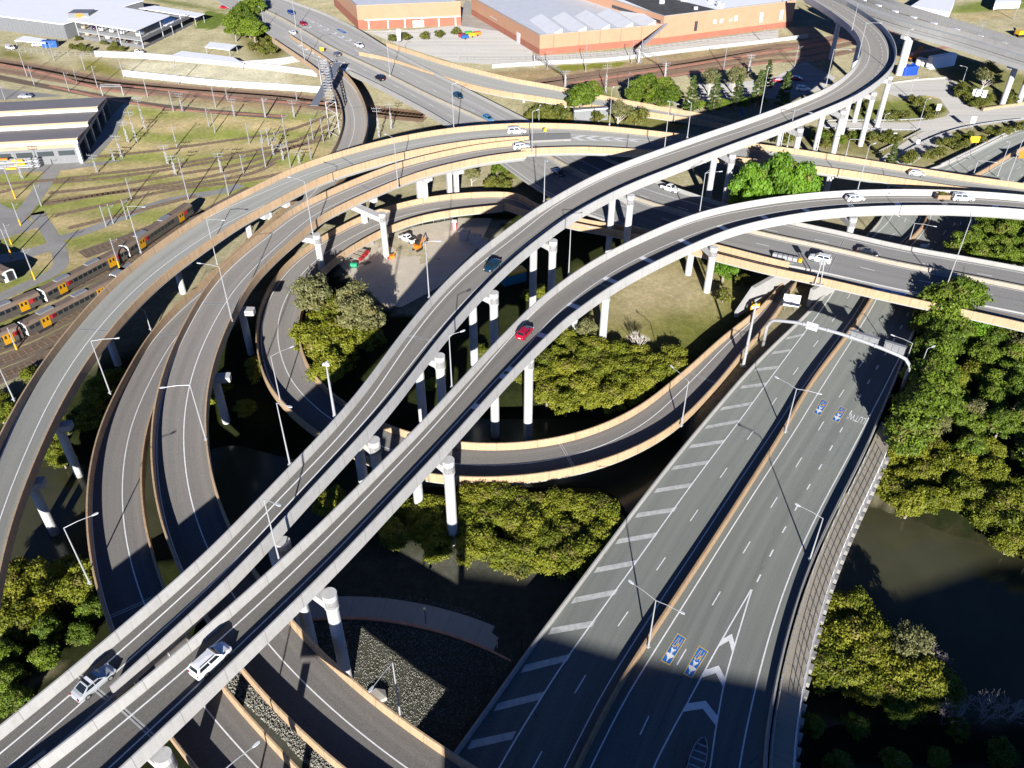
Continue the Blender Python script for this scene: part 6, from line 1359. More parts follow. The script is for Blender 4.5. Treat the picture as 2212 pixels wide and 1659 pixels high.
# ---------------------------------------------------------------- railway masts
PN_ = []
def mast(base, top, z, kind, idx=[0]):
    b = W1(base, z); h = max(3, min(16, hgt(b, P(top)[0][1]))); PN_.append((P(base)[0], b, h, kind))
YARD = """00 265,655>210,510 210,590>150,400 535,705>490,555 600,650>565,530 755,680>705,505 655,540>620,410 955,600>910,430 1140,745>1100,560 1380,650>1340,480 1665,830>1635,650 1755,770>1730,660 1120,1000x1070,740 1055,1100x1010,850 990,1105x930,930 940,1220x890,1040 1410,865x1375,715 1810,905x1785,755 750,1335x700,1190 880,1240x860,1150 1340,860>1300,700 1355,1350x1300,1195 1295,1270x1255,1115 1455,1540>1360,1215 1365,1135>1325,965 1615,980>1580,830 1660,1025>1630,870 1925,1110>1890,945 2045,905>2020,755 2050,1290>2005,1065 1880,1340>1850,1190 1710,1335x1665,1175 1765,1510>1720,1340 1015,1535>960,1370 320,1590>255,1420 175,1385x75,1130 420,470>390,330 40,770>5,660
10 155,905>125,755 375,910x345,770 345,1290>285,830 155,1290>105,1070 180,1125>150,985 130,1100>110,1000 215,1200x195,1060 505,1230>475,1040 600,1100>570,910 520,1080>495,910 650,1070>620,920 415,1265x395,1165 290,1240x275,1110 240,1160>215,1010 1030,1070x1005,820 1125,1005x1105,790 395,775>385,680
01 270,735y165,490 160,315y95,140 90,465y15,300 95,565y0,340 130,1275y50,1105 925,655y850,415 660,910>635,835 875,305>825,150 980,270>935,115 820,325>775,165 120,110y30,-140"""
for ln in YARD.split('\n'):
    tl = ln[:2]
    for k in ln[3:].split():
        for c in '>xy':
            if c in k: a, b = k.split(c); mast(tl + ' ' + a, tl + ' ' + b, 5, c)
FARR = "20 725,555>740,340 880,720x905,490 430,540>430,390 1080,490>1105,310 1790,540>1815,340 1985,560x2000,420 2090,330>2100,220 570,670x540,540 330,520>325,410 1340,600x1345,480 1150,490>1145,300 30 440,520>465,350 85,560x105,415 1880,240x1885,170 2130,150>2190,10 900,180>905,60"
tl = None
for k in FARR.split():
    if k.isdigit(): tl = k; continue
    for c in '>xy':
        if c in k: a, b = k.split(c); mast(tl + ' ' + a, tl + ' ' + b, 5, c)
M['yellow_paint'] = glossy('yellow_paint', (.70, .36, .02), .5)
PM = {}; M['mast_steel'] = plain('mast_steel', (.30, .303, .31), .5, .15, 2.0, .2)
def mast_proto(kind):
    o = {}
    mb = LMB()
    if kind == 'x':
        for s in (-1, 1): mb.bar((s * .28, 0, -.03), (s * .22, 0, .62), .1)
        for k in range(5): mb.bar((-.26 if k % 2 else .26, 0, .04 + k * .12), (.24 if k % 2 else -.24, 0, .16 + k * .12), .07)
        mb.bar((0, 0, .6), (0, 0, 1), .12)
    else: mb.tube([(0, 0, -.03), (0, 0, .5), (0, 0, 1)], [.17, .15, .11], 8)
    return mb
def mast_obj(kind, h, b, label, group):
    t = thing('overhead_line_mast', label, 'mast', b, rnd.uniform(-.25, .25), group)
    if kind not in PM:
        o = mast_proto(kind).build('pole', M['mast_steel']); PM[kind] = [o.data]; bpy.data.objects.remove(o)
        mb = LMB()
        if kind == 'x':
            mb.bar((-1.5, 0, 0), (1.5, 0, 0), .12); mb.bar((-1.2, 0, -.9), (1.2, 0, -.9), .1)
            for x in (-1.5, -.8, .8, 1.5): mb.tube([(x, 0, 0), (x, 0, .45)], .07, 6); mb.tube([(x * .78, 0, -.9), (x * .78, 0, -.5)], .07, 6)
        else: mb.bar((0, 0, -.6), (1.6, -.3, -.2), .06); mb.bar((0, 0, -1.5), (1.6, -.3, -.2), .05); mb.tube([(1.5, -.28, -.35), (1.5, -.28, .05)], .07, 6)
        o = mb.build('crossarm', M['steel_d']); PM[kind].append(o.data); bpy.data.objects.remove(o)
        if kind == 'y':
            mb = LMB(); mb.tube([(0, 0, 0), (0, 0, .27)], .20, 10); o = mb.build('yellow_base', M['yellow_paint']); PM[kind].append(o.data); bpy.data.objects.remove(o)
    c = bpy.data.objects.new('pole', PM[kind][0]); link(c); c.parent = t; c.scale = (1, 1, h)
    c = bpy.data.objects.new('crossarm', PM[kind][1]); link(c); c.parent = t; c.location = (0, 0, h * .93 if kind == 'x' else h - .1)
    if kind == 'y': c = bpy.data.objects.new('yellow_base', PM[kind][2]); link(c); c.parent = t; c.scale = (1, 1, h)
KD = {'>': 'plain grey mast', 'x': 'lattice crossarm mast', 'y': 'mast with yellow foot'}
rows = {}
for px_, b, h, kind in PN_:
    band = 'between the upper railway and the white wall' if px_[1] < 155 and px_[0] < 560 else 'along the far railway before the brick works' if px_[0] > 1060 else 'under the motorway bridge by the tan ramp' if px_[0] > 770 else 'beside the upper railway tracks' if px_[1] < 215 else 'in the tangle left of the lattice gantry' if px_[0] > 530 else 'by the depot forecourt' if px_[1] < 360 and px_[0] < 340 else 'on the grass of the rail yard' if px_[1] < 440 else 'near the brown trains'
    rows.setdefault((kind, band), []).append((px_, b, h))
for (kind, band), L in rows.items():
    L.sort(key=lambda e: e[0][0])
    for i, (px_, b, h) in enumerate(L):
        lb = KD[kind] + ' ' + band + (', %s from the left' % ORD[min(i, 19)] if len(L) > 1 else '')
        w_ = lb.split(); lb = lb if len(w_) <= 16 else lb.replace('overhead line mast', 'mast').replace(' of insulators', '')
        mast_obj(kind, h, b, lb, 'overhead line masts of the railway')
def portal(a, b_, z, label, hh=None, sag=0):
    A_, B_ = W1(a[0], z), W1(b_[0], z); h1, h2 = hgt(A_, P(a[1])[0][1]), hgt(B_, P(b_[1])[0][1]); h = (h1 + h2) / 2
    t = thing('portal_frame', label, 'gantry', A_)
    for p in (A_, B_): mb = MB(); mb.bar(p, p + [0, 0, h], .3); mb.build('leg', M['steel'], t)
    mb = MB(); u = np.array([0, 0, h])
    for dz in (0, .7): mb.bar(A_ + u + [0, 0, dz], B_ + u + [0, 0, dz], .14)
    n = 14
    for k in range(n):
        f0, f1 = k / n, (k + 1) / n; mb.bar(A_ * (1 - f0) + B_ * f0 + u + [0, 0, .7 * (k % 2)], A_ * (1 - f1) + B_ * f1 + u + [0, 0, .7 * ((k + 1) % 2)], .07)
    mb.build('beam', M['steel'], t)
portal(("00 795,740", "00 790,705"), ("00 955,740", "00 925,632"), 5, 'light portal frame over the upper railway at the depot corner')
portal(("20 328,520", "20 325,412"), ("20 565,675", "20 560,590"), 5, 'portal frame over the far railway, left one before the brick works')
portal(("20 1130,490", "20 1128,385"), ("20 1335,600", "20 1345,480"), 5, 'portal frame over the far railway at the corner of the brick halls')
t = thing('roof_conveyor', 'sloping grey truss from the fence up to the tall brick hall', 'conveyor', W1("20 1140,480", 5))
a, b_ = W1("20 1140,480", 5) + [0, 0, 6], np.r_[B2 + dBC * 1.2 - nBC * .3, 5 + hC * .72]; mb = MB(); mb.bar(a, b_, 1.0, .9); mb.build('truss', M['steel'], t); mb = MB(); mb.bar(W1("20 1140,480", 5), a, .4); mb.build('leg', M['steel'], t)
# big lattice signal gantry by the ramp
ga_, gb_ = W1("10 690,1060", 5), W1("10 625,700", 5)
t = thing('lattice_gantry', 'long silver lattice gantry standing over the tracks beside the curling ramp', 'gantry', ga_)
H0 = 11.5; dvv = (gb_ - ga_); n = 16; px2 = np.array([1.6, 0, 0])
for e_, p in (('near', ga_), ('far', gb_)):
    mb = MB()
    for o_ in (-px2, px2): mb.bar(p + o_, p + o_ + [0, 0, H0], .28)
    for k in range(6): z = k * H0 / 6; mb.bar(p - px2 * (1 if k % 2 else -1) + [0, 0, z], p + px2 * (1 if k % 2 else -1) + [0, 0, z + H0 / 6], .13)
    mb.build('tower', M['steel'], t)
mb = MB()
for o_ in (-px2, px2):
    for z in (H0 - 1.4, H0): mb.bar(ga_ + o_ + [0, 0, z], gb_ + o_ + [0, 0, z], .2)
for k in range(n):
    p, p2 = ga_ + dvv * k / n, ga_ + dvv * (k + 1) / n
    mb.bar(p - px2 + [0, 0, H0], p2 + px2 + [0, 0, H0], .12); mb.bar(p - px2 + [0, 0, H0], p + px2 + [0, 0, H0], .12)
    for o_ in (-px2, px2): mb.bar(p + o_ + [0, 0, H0 - 1.4 * (k % 2)], p2 + o_ + [0, 0, H0 - 1.4 * ((k + 1) % 2)], .12)
mb.build('truss', M['steel'], t)
mb = MB(); mb.box(ga_ + dvv * .5 + [0, 0, H0 - 1.3], (2.6, np.linalg.norm(dvv) * .96, .1)); mb.build('walkway', M['steel_d'], t)

# ---------------------------------------------------------------- trains
M['train_side'] = plain('stainless_side', (.10, .09, .076), .45, .15, .6, .3); M['train_roof'] = plain('train_roof', (.16, .115, .085), .8, .2, .6); M['train_white'] = glossy('train_end_white', (.75, .75, .74), .4)
M['train_yellow'] = glossy('train_yellow', (.46, .23, .008), .4); M['train_red'] = glossy('train_red', (.34, .025, .028), .4)
def carriage(root, r, s0, s1, off, first=False):
    c = r.at((s0 + s1) / 2, off); L = s1 - s0 - .7; rz = r.head((s0 + s1) / 2); w = 1.42
    def loc(mb):
        co_, si = math.cos(rz), math.sin(rz); mb.v = [(c[0] + x * co_ - y * si, c[1] + x * si + y * co_, c[2] + z) for x, y, z in mb.v]; return mb
    prof = [(-w, .95), (w, .95), (w, 3.1), (w * .93, 3.45), (w * .6, 3.72), (-w * .6, 3.72), (-w * .93, 3.45), (-w, 3.1)]
    mb = MB(); a = mb.vs([(-L / 2, y, z) for y, z in prof]); b = mb.vs([(L / 2, y, z) for y, z in prof]); n = len(prof)
    for k in range(n): mb.fi((a + k, b + k, b + (k + 1) % n, a + (k + 1) % n), 1 if k in (2, 3, 4, 5, 6) else 0)
    mb.fi([a + k for k in range(n)][::-1], 2); mb.fi([b + k for k in range(n)], 2)
    body = loc(mb).build('carriage', [M['train_side'], M['train_roof'], M['train_white']], root)
    for x in (-L * .33, L * .33):
        mb = MB(); mb.box((x, 0, .5), (3.2, 2.3, .8)); loc(mb).build('bogie', M['black'], body)
        for s in (-1, 1):
            mb = MB(); mb.box((x * .93, s * w, 2.1), (2.0, .09, 2.25)); loc(mb).build('door', M['train_yellow'], body)
            mb = MB()
            for k in (-.45, .45): mb.box((x * .93 + k, s * (w + .05), 2.6), (.42, .06, .75))
            loc(mb).build('door_window', M['glass'], body)
            mb = MB(); mb.box((x * .93 + 1.9, s * w, 2.55), (1.4, .07, .95)); loc(mb).build('red_panel', M['train_red'], body)
    for s in (-1, 1):
        for x0, nn in ((-L * .23, 8), (-L * .47, 2), (L * .41, 2)):
            for k in range(nn): mb = MB(); mb.box((x0 + k * 1.35 + .5, s * w, 2.5), (1.0, .07, .8)); loc(mb).build('window', M['glass'], body)
    for x in (-L * .25, L * .12): mb = MB(); mb.box((x, 0, 3.85), (3.4, 1.5, .35)); loc(mb).build('roof_unit', M['steel_d'], body)
    for x in (-L / 2 - .2, L / 2 + .2): mb = MB(); mb.box((x, 0, 2.3), (.38, 1.1, 2.2)); loc(mb).build('gangway', M['black'], body)
rt = Road("01 -420,1230 -100,1110 190,1000 560,820 885,640 1155,470 1405,285 1520,200", width=-2.84, anc=[(0, 0, 5.0)], bh=1.0, sig=14)
rt2 = Road("01 -420,1440 -100,1320 20,1270 440,1080 650,965 900,815 1100,690", width=-2.84, anc=[(0, 0, 5.0)], bh=1.0, sig=14)
def train(r, cuts, label):
    t = thing('train', label, 'train', r.at((cuts[0] + cuts[-1]) / 2, 0))
    for a, b in zip(cuts, cuts[1:]): carriage(t, r, a, b, 0)
S = lambda r, s_: r.loc(W1(s_, 6))[0]
e = S(rt, "01 1490,215"); m1 = S(rt, "01 985,560"); m0 = S(rt, "01 360,915"); print('carriage lengths', e - m1, m1 - m0)
train(rt, [max(0.5, m0 - (m1 - m0)), m0, m1, e], 'upper of two long silver trains with brown roofs and yellow doors')
m2 = S(rt2, "01 215,1180"); Lc_ = m1 - m0
train(rt2, [max(.5, m2 - Lc_), m2, m2 + Lc_, min(rt2.s[-1], m2 + 1.6 * Lc_)], 'lower silver train, half hidden by the outermost ramp, with a red roof box')
p = W1("01 0,740", 5.5); rt3 = Road("01 -400,560 -200,640 40,770", width=-2.84, anc=[(0, 0, 5)], bh=1.0, sig=3)
train(rt3, [0, rt3.s[-1]], 'yellow-doored train end poking in at the left edge')

# ---------------------------------------------------------------- vehicles
PAINT = {k: glossy('car_paint_' + k, c, .25, .8, .0) for k, c in dict(white=(.80, .80, .80), silver=(.42, .44, .46), black=(.008, .010, .014), red=(.42, .008, .03), dkblue=(.008, .012, .05), ltblue=(.10, .25, .42), teal=(.008, .04, .07), grey=(.12, .125, .13), blue=(.02, .07, .28), cream=(.55, .48, .36)).items()}
SPEC = {  # length, width, height, belt, hood height, [cabin: rear base, rear roof, front roof, front base], wheel radius
 'sedan': (4.85, 1.86, 1.45, .98, .92, (-1.75, -.95, .35, 1.15), .34), 'hatch': (4.35, 1.8, 1.5, 1.0, .95, (-2.05, -1.5, .35, 1.2), .33),
 'suv': (4.95, 1.95, 1.86, 1.18, 1.16, (-2.38, -2.05, .45, 1.15), .39), 'wagon': (4.7, 1.85, 1.62, 1.05, 1.0, (-2.25, -1.75, .4, 1.2), .35),
 'ute': (5.3, 1.88, 1.8, 1.12, 1.12, (-.75, -.55, .55, 1.25), .38), 'canopy': (5.3, 1.88, 1.84, 1.12, 1.12, (-2.5, -2.42, .5, 1.25), .38)}
CARS = {}
def car_parts(kind, col):
    L, w2, H, belt, hood, (xr, rr, rf_, xf), wr = SPEC[kind]; w = w2 / 2; x0, x1 = -L / 2, L / 2; out = []
    tail = belt if kind in ('hatch', 'suv', 'wagon', 'canopy', 'ute') else belt - .02
    st = [(x0, .55 * belt + .2, w * .80, .42), (x0 + .12, tail - .12, w * .92, .34), (x0 + .45, tail, w * .98, .28), (xr, belt, w, .25), (0, belt, w, .25), (xf - .05, belt, w, .25), (xf + .35, hood - .02, w * .985, .25), (x1 - .5, hood - .10, w * .95, .28), (x1 - .14, hood - .24, w * .86, .34), (x1, hood - .42, w * .72, .42)]
    mb = LMB(); rows = []
    for x, zt, hw_, zb in st:
        zm = zb + (zt - zb) * .55
        rows.append(mb.vs([(x, -hw_ * .9, zb), (x, -hw_, zm), (x, -hw_ * .96, zt - .07), (x, -hw_ * .84, zt), (x, 0, zt + .03), (x, hw_ * .84, zt), (x, hw_ * .96, zt - .07), (x, hw_, zm), (x, hw_ * .9, zb)]))
    for a, b in zip(rows, rows[1:]):
        for k in range(8): mb.fi((a + k, a + k + 1, b + k + 1, b + k))
        mb.fi((a + 8, a, b, b + 8))
    mb.fi([rows[0] + k for k in range(9)][::-1]); mb.fi([rows[-1] + k for k in range(9)])
    # roof and pillars
    wb, wt = w * .93, w * .74
    cab = [(xr, -wb, belt - .03), (xf, -wb, belt - .03), (xf, wb, belt - .03), (xr, wb, belt - .03), (rr, -wt, H), (rf_, -wt, H), (rf_, wt, H), (rr, wt, H)]
    mid = [( (rr + rf_) / 2, 0, H + .05)]
    mb.hexa(cab)
    b0 = mb.vs([cab[4], cab[5], cab[6], cab[7], ((rr * .7 + rf_ * .3), 0, H + .05), ((rr * .3 + rf_ * .7), 0, H + .05)])
    mb.fi((b0, b0 + 1, b0 + 5, b0 + 4)); mb.fi((b0 + 2, b0 + 3, b0 + 4, b0 + 5)); mb.fi((b0 + 1, b0 + 2, b0 + 5)); mb.fi((b0 + 3, b0, b0 + 4))
    for s in (-1, 1): mb.box((xf - .15, s * (w + .09), belt + .06), (.16, .2, .14))
    out.append(('body', mb, PAINT[col]))
    C = [np.array(p) for p in cab]
    def pane(q4, a0, a1, b0_, b1, n_):                # inset pane on a cabin face
        P_ = lambda u, v: (q4[0] * (1 - u) + q4[1] * u) * (1 - v) + (q4[3] * (1 - u) + q4[2] * u) * v + n_ * .012
        mb = LMB(); mb.face([P_(a0, b0_), P_(a1, b0_), P_(a1, b1), P_(a0, b1)]); return mb
    def nrm(a, b, c): n_ = np.cross(b - a, c - a); return n_ / np.linalg.norm(n_)
    f = (C[1], C[2], C[6], C[5]); out.append(('windscreen', pane(f, .04, .96, .08, .93, nrm(*f[:3])), M['glass']))
    f = (C[3], C[0], C[4], C[7]); out.append(('rear_window', pane(f, .07, .93, .12 if kind == 'sedan' else .3, .92, nrm(*f[:3])), M['glass']))
    for f in ((C[0], C[1], C[5], C[4]), (C[2], C[3], C[7], C[6])):
        n_ = nrm(*f[:3]); fl = f[0][0] > f[1][0]
        sp = [(.08, .5), (.54, .93)] if kind != 'ute' else [(.12, .9)]
        for a0, a1 in sp: out.append(('side_window', pane(f, a0, a1, .22, .88, n_), M['glass']))
    wbx = L * .29
    for x in (-wbx, wbx):
        for s in (-1, 1):
            mb = LMB(); y0, y1 = s * (w - .2), s * (w + .015)
            mb.tube([(x, y0, wr), (x, y1, wr)], wr, 16); out.append(('wheel', mb, M['rubber']))
            mb = LMB(); mb.tube([(x, y1 - s * .02, wr), (x, y1 + s * .012, wr)], wr * .62, 12); out.append(('rim', mb, M['rim']))
    for s in (-1, 1):
        mb = LMB(); mb.box((x1 - .20, s * w * .66, hood - .27), (.18, .34, .13), -s * .45); out.append(('headlight', mb, M['lampglass']))
        mb = LMB(); mb.box((x0 + .06, s * w * .74, belt - .2), (.1, .3, .18), s * .25); out.append(('tail_light', mb, M['redlamp']))
    mb = LMB(); mb.box((x1 - .06, 0, .42), (.16, w * 1.25, .2)); out.append(('grille', mb, M['black']))
    mb = LMB(); mb.box((x0 + .02, 0, .62), (.06, .52, .13)); out.append(('number_plate', mb, M['white']))
    if kind == 'ute':
        mb = LMB(); mb.prism([(x0 + .15, -w * .8), (xr - .12, -w * .8), (xr - .12, w * .8), (x0 + .15, w * .8)], belt + .012, belt + .03); out.append(('tray', mb, M['black']))
    if kind == 'canopy':
        mb = LMB(); mb.box((-.98, 0, H - .3), (.05, w2 * .86, .8)); out.append(('canopy_gap', mb, M['black']))
        for s in (-1, 1): mb = LMB(); mb.bar((-2.3, s * .5, H + .1), (-.9, s * .5, H + .1), .05); out.append(('roof_rack', mb, M['black']))
    if kind == 'suv':
        for s in (-1, 1): mb = LMB(); mb.bar((rr + .3, s * wt * .88, H + .05), (rf_ - .3, s * wt * .88, H + .05), .05); out.append(('roof_rail', mb, M['black']))
    return out
def car(kind, col, x, y, z, rz, label, group='vehicles on the roads', extra=None, name=None):
    t = thing(name or {'sedan': 'sedan_car', 'hatch': 'hatchback_car', 'suv': 'suv_car', 'wagon': 'wagon_car', 'ute': 'utility_truck', 'canopy': 'utility_truck'}[kind], label, 'car' if kind not in ('ute', 'canopy') else 'pickup', (x, y, z), rz, group)
    if (kind, col) not in CARS:
        CARS[kind, col] = []
        for nm, mb, mt in car_parts(kind, col):
            o = mb.build(nm, mt, smooth=False); CARS[kind, col].append((nm, o.data)); bpy.data.objects.remove(o)
    last = None
    for nm, me in CARS[kind, col]:
        o = bpy.data.objects.new(nm, me); link(o); o.parent = last if nm == 'rim' and last is not None else t
        if nm == 'wheel': last = o
    return t
def on(r, spec, kind, col, flip, label, dz=0.0):
    x, y = P(spec)[0]; sv, d = r.px(x, y, .5); p = r.at(sv, d, .015)
    return car(kind, col, p[0], p[1], p[2] + dz, r.head(sv) + (PI if flip else 0), label)
t = on(r1, "F 204,1477", 'sedan', 'silver', 0, 'silver sedan with black glass roof and white roof bar on the tall viaduct')
mb = LMB(); mb.box((-.35, 0, 1.53), (.34, 1.25, .03)); mb.build('roof_bar', M['white'], t); mb = LMB(); mb.box((-.68, 0, 1.52), (.34, 1.25, .03)); mb.box((.12, 0, 1.52), (.5, 1.25, .03)); mb.build('roof_glass', M['glass'], t)
on(r2, "F 456,1428", 'suv', 'white', 0, 'large white station wagon, nearest vehicle on the white-barred viaduct')
on(r1, "F 1064,574", 'sedan', 'teal', 1, 'dark blue-black sedan on the tall viaduct above the compound'); on(r2, "F 1134,718", 'hatch', 'red', 0, 'red hatchback with black tailgate on the white-barred viaduct')
on(r2, "F 1847,430", 'wagon', 'white', 0, 'white wagon on the white-barred viaduct left of the trailer')
t = on(r2, "F 2080,429", 'canopy', 'white', 0, 'white utility truck with canopy towing a brown box trailer at right')
sv, d = r2.px(*P("F 2035,428")[0], .5); p = r2.at(sv, d, .02); t = thing('box_trailer', 'brown box trailer with green plants in it behind the white truck', 'trailer', p, r2.head(sv))
mb = LMB()
for a in ((0, -.95, 1.15, 3.0, .08), (0, .95, 1.15, 3.0, .08)): mb.box((a[0], a[1], 1.1), (a[3], a[4], 1.1))
mb.box((-1.5, 0, 1.1), (.08, 1.9, 1.1)); mb.box((1.5, 0, 1.1), (.08, 1.9, 1.1)); mb.box((0, 0, .6), (3.0, 1.9, .1)); mb.build('box', M['timber'], t)
mb = LMB(); mb.bar((1.5, 0, .55), (3.0, 0, .5), .12); mb.build('drawbar', M['black'], t)
for s in (-1, 1): mb = LMB(); mb.tube([(-.2, s * .98, .32), (-.2, s * 1.16, .32)], .32, 14); mb.build('wheel', M['rubber'], t)
pl = bpy.data.objects.new('plants', PROTO['shrub', 0][0]); link(pl); pl.parent = t; pl.location = (0, 0, .9); pl.scale = (1, .75, .6)
on(rm, "F 1980,376", 'hatch', 'silver', 0, 'silver hatchback on the tan ramp at the right'); on(rm, "F 1118,284", 'canopy', 'white', 0, 'white utility truck with canopy at the left end of the chevron gore') if False else on(rc, "F 1116,284", 'canopy', 'white', 0, 'white utility truck with canopy at the left end of the chevron gore')
on(rd, "F 1130,317", 'wagon', 'white', 0, 'white wagon on the inner tan ramp beside the slim lamp'); on(rg, "F 1771,560", 'suv', 'white', 1, 'white car with sunroof beside the bridge median near the sign frame'); on(rg, "F 1874,545", 'sedan', 'black', 0, 'black car on the far carriageway of the bridge at right')
on(rg, "F 1447,408", 'ute', 'white', 0, 'white utility truck on the bridge between the two white viaducts'); on(rg, "F 1206,374", 'sedan', 'dkblue', 0, 'dark blue car in shade under the tan ramps'); on(rg, "F 1054,258", 'wagon', 'ltblue', 0, 'light blue car on the bridge at the edge of the ramp shadow'); on(rg, "F 990,208", 'wagon', 'teal', 0, 'black car on the far carriageway left of the light blue car')
on(rg, "F 820,170", 'suv', 'black', 1, 'black car on the near carriageway beside the lattice gantry'); on(rg, "F 776,99", 'ute', 'white', 0, 'white utility truck by the arrow chevrons of the slip ramp'); on(rg, "F 728,118", 'hatch', 'grey', 1, 'grey-black hatchback right of the yellow square sign'); on(rg, "F 655,52", 'hatch', 'red', 0, 'red car beside the motorway median at top'); on(rg, "F 629,28", 'wagon', 'blue', 0, 'blue car at the top, left of the chevrons'); on(rg, "F 632,71", 'hatch', 'white', 1, 'white hatchback right of the tall trees at top left'); on(rg, "F 571,14", 'wagon', 'white', 0, 'white car above the tall trees at the top edge')
def gcar(spec, kind, col, rz, label, z=5.0):
    p = W1(spec, z + .6); return car(kind, col, p[0], p[1], z + .03, rz, label, 'parked vehicles')
gcar("00 1870,12", 'wagon', 'white', -.45, 'white car at the very top edge left of the tall trees', 9.9) if False else None
gcar("00 1735,58", 'hatch', 'red', -.3, 'red car parked left of the tall trees at top left'); gcar("00 1060,405", 'ute', 'white', .1, 'white utility truck on the road above the retaining wall'); gcar("00 80,368", 'wagon', 'white', -.6, 'white car behind the mesh fence at top left'); gcar("00 290,345", 'hatch', 'white', .1, 'white car half under the low canopy at top left'); gcar("00 195,742", 'sedan', 'silver', .05, 'pale car on the yard behind the depot')
for i, (s_, k, c) in enumerate((("00 660,205", 'hatch', 'cream'), ("00 745,210", 'wagon', 'dkblue'), ("00 800,222", 'suv', 'white'), ("00 880,232", 'wagon', 'white'), ("00 960,245", 'hatch', 'white'), ("00 1085,262", 'suv', 'white'))):
    gcar(s_, k, c, 1.45, ORD[i] + ' car from the left on the upper car park deck', 5.1 + hc * .46)
for i, (s_, k, c) in enumerate((("00 690,258", 'hatch', 'cream'), ("00 780,270", 'sedan', 'black'), ("00 850,283", 'suv', 'white'), ("00 930,298", 'sedan', 'black'), ("00 1000,312", 'sedan', 'black'), ("00 1070,330", 'wagon', 'silver'))):
    gcar(s_, k, c, 1.45, ORD[i] + ' car from the left on the lower car park deck', 5.15)
gcar("00 1455,142", 'hatch', 'red', 1.3, 'red car under the narrow parking canopy'); gcar("00 1380,135", 'wagon', 'silver', 1.3, 'silver car under the narrow parking canopy'); gcar("00 1530,150", 'sedan', 'black', 1.3, 'black car at the end of the narrow parking canopy')
gcar("30 510,688", 'canopy', 'white', -.2, 'white utility truck parked in the shadow beside the pines'); gcar("30 460,608", 'hatch', 'red', -.3, 'dark red car parked in the viaduct shadow'); gcar("30 325,620", 'sedan', 'red', -.2, 'red car at the edge of the viaduct shadow')
gcar("11 1245,420", 'ute', 'white', 2.45, 'white utility truck with dark tray cover in the work compound', 4.0)
# the boat trailer leaving at the bottom
p = W1("F 1508,1640", 6.2); sv, d = rh.loc(p); p = rh.at(sv, d, .02); rz = rh.head(sv)
t = thing('boat_trailer', 'open aluminium boat on a trailer in the shade at the bottom edge', 'boat', p, rz)
mb = LMB(); out = [(-2.4, .95), (-.6, 1.0), (1.0, .85), (2.1, .45), (2.6, .0)]
ring = [(x, y, 1.35) for x, y in out] + [(x, -y, 1.35) for x, y in out[-2::-1]]; low = [(x * .93, y * .7, .65) for x, y, z in ring]
a = mb.vs(ring); b = mb.vs(low); n = len(ring)
for k in range(n): mb.fi((a + k, b + k, b + (k + 1) % n, a + (k + 1) % n))
mb.fi([b + k for k in range(n)]); mb.build('hull', M['steel_d'], t)
mb = LMB(); mb.tube([Vector(c) for c in ring + ring[:1]], .045, 6); mb.build('gunwale', M['steel'], t)
for x in (-1.5, -.5, .5, 1.5): mb = LMB(); k = float(np.interp(x, [o[0] for o in out], [o[1] for o in out])); mb.box((x, 0, 1.15), (.22, k * 1.9, .06)); mb.build('thwart', M['steel'], t)
mb = LMB()
for k in range(6): mb.box((-2.2 + k * .16 - .6, 0, 1.3), (.1, 1.5, .05))
mb.build('rear_rack', M['steel'], t)
for s in (-1, 1): mb = LMB(); mb.tube([(-.9, s * 1.02, .3), (-.9, s * 1.2, .3)], .3, 14); mb.build('wheel', M['rubber'], t)
mb = LMB(); mb.bar((-2.6, 0, .5), (-4.2, 0, .5), .1); mb.build('drawbar', M['black'], t)
p2 = rh.at(max(0, sv - 6.6), d, .02); car('ute', 'grey', p2[0], p2[1], p2[2], rz + PI, 'dark utility truck towing the boat, cut by the bottom edge')

# ---------------------------------------------------------------- work compound
t = thing('excavator', 'small orange excavator behind the white truck in the compound', 'excavator', W1("11 1325,505", 4), .9)
mb = LMB(); mb.box((0, 0, .9), (1.7, 1.3, .7)); mb.prism(rounded(-.5, 0, .9, 1.3, 0, 3, .2), 1.25, 1.6); mb.build('house', M['sign_orange'], t)
for s in (-1, 1): mb = LMB(); mb.prism(rounded(0, s * .7, 2.2, .4, 0, 4, .19), .0, .5); mb.build('track', M['black'], t)
mb = LMB(); mb.box((.25, .15, 1.85), (.9, .8, 1.2)); mb.build('cab', M['glass'], t); mb = LMB(); mb.box((.25, .15, 2.5), (1.1, 1.0, .1)); mb.build('cab_roof', M['black'], t)
mb = LMB(); mb.bar((.8, -.2, 1.1), (2.0, -.2, 2.6), .22); mb.bar((2.0, -.2, 2.6), (3.0, -.2, 1.4), .18); mb.build('boom', M['sign_orange'], t); mb = LMB(); mb.box((3.0, -.2, 1.1), (.5, .6, .6)); mb.build('bucket', M['black'], t)
t = thing('plate_compactor', 'orange and red machine at the foot of the crosshead pier', 'machine', W1("11 1125,570", 4), .4)
mb = LMB(); mb.box((0, 0, .5), (1.4, 1.0, .7)); mb.build('body', M['sign_orange'], t); mb = LMB(); mb.box((-.9, .1, .35), (.5, .9, .6)); mb.build('front', M['train_red'], t); mb = LMB(); mb.bar((.5, 0, .8), (1.2, 0, 1.7), .08); mb.build('handle', M['sign_yellow'], t)
t = thing('yellow_roller', 'yellow machine parked tight against the loop wall', 'machine', W1("11 945,465", 4), .5)
mb = LMB(); mb.box((0, 0, .9), (2.0, 1.1, .7)); mb.build('body', M['sign_yellow'], t)
for x in (-.9, .9): mb = LMB(); mb.tube([(x, -.6, .45), (x, .6, .45)], .45, 14); mb.build('drum', M['steel_d'], t)
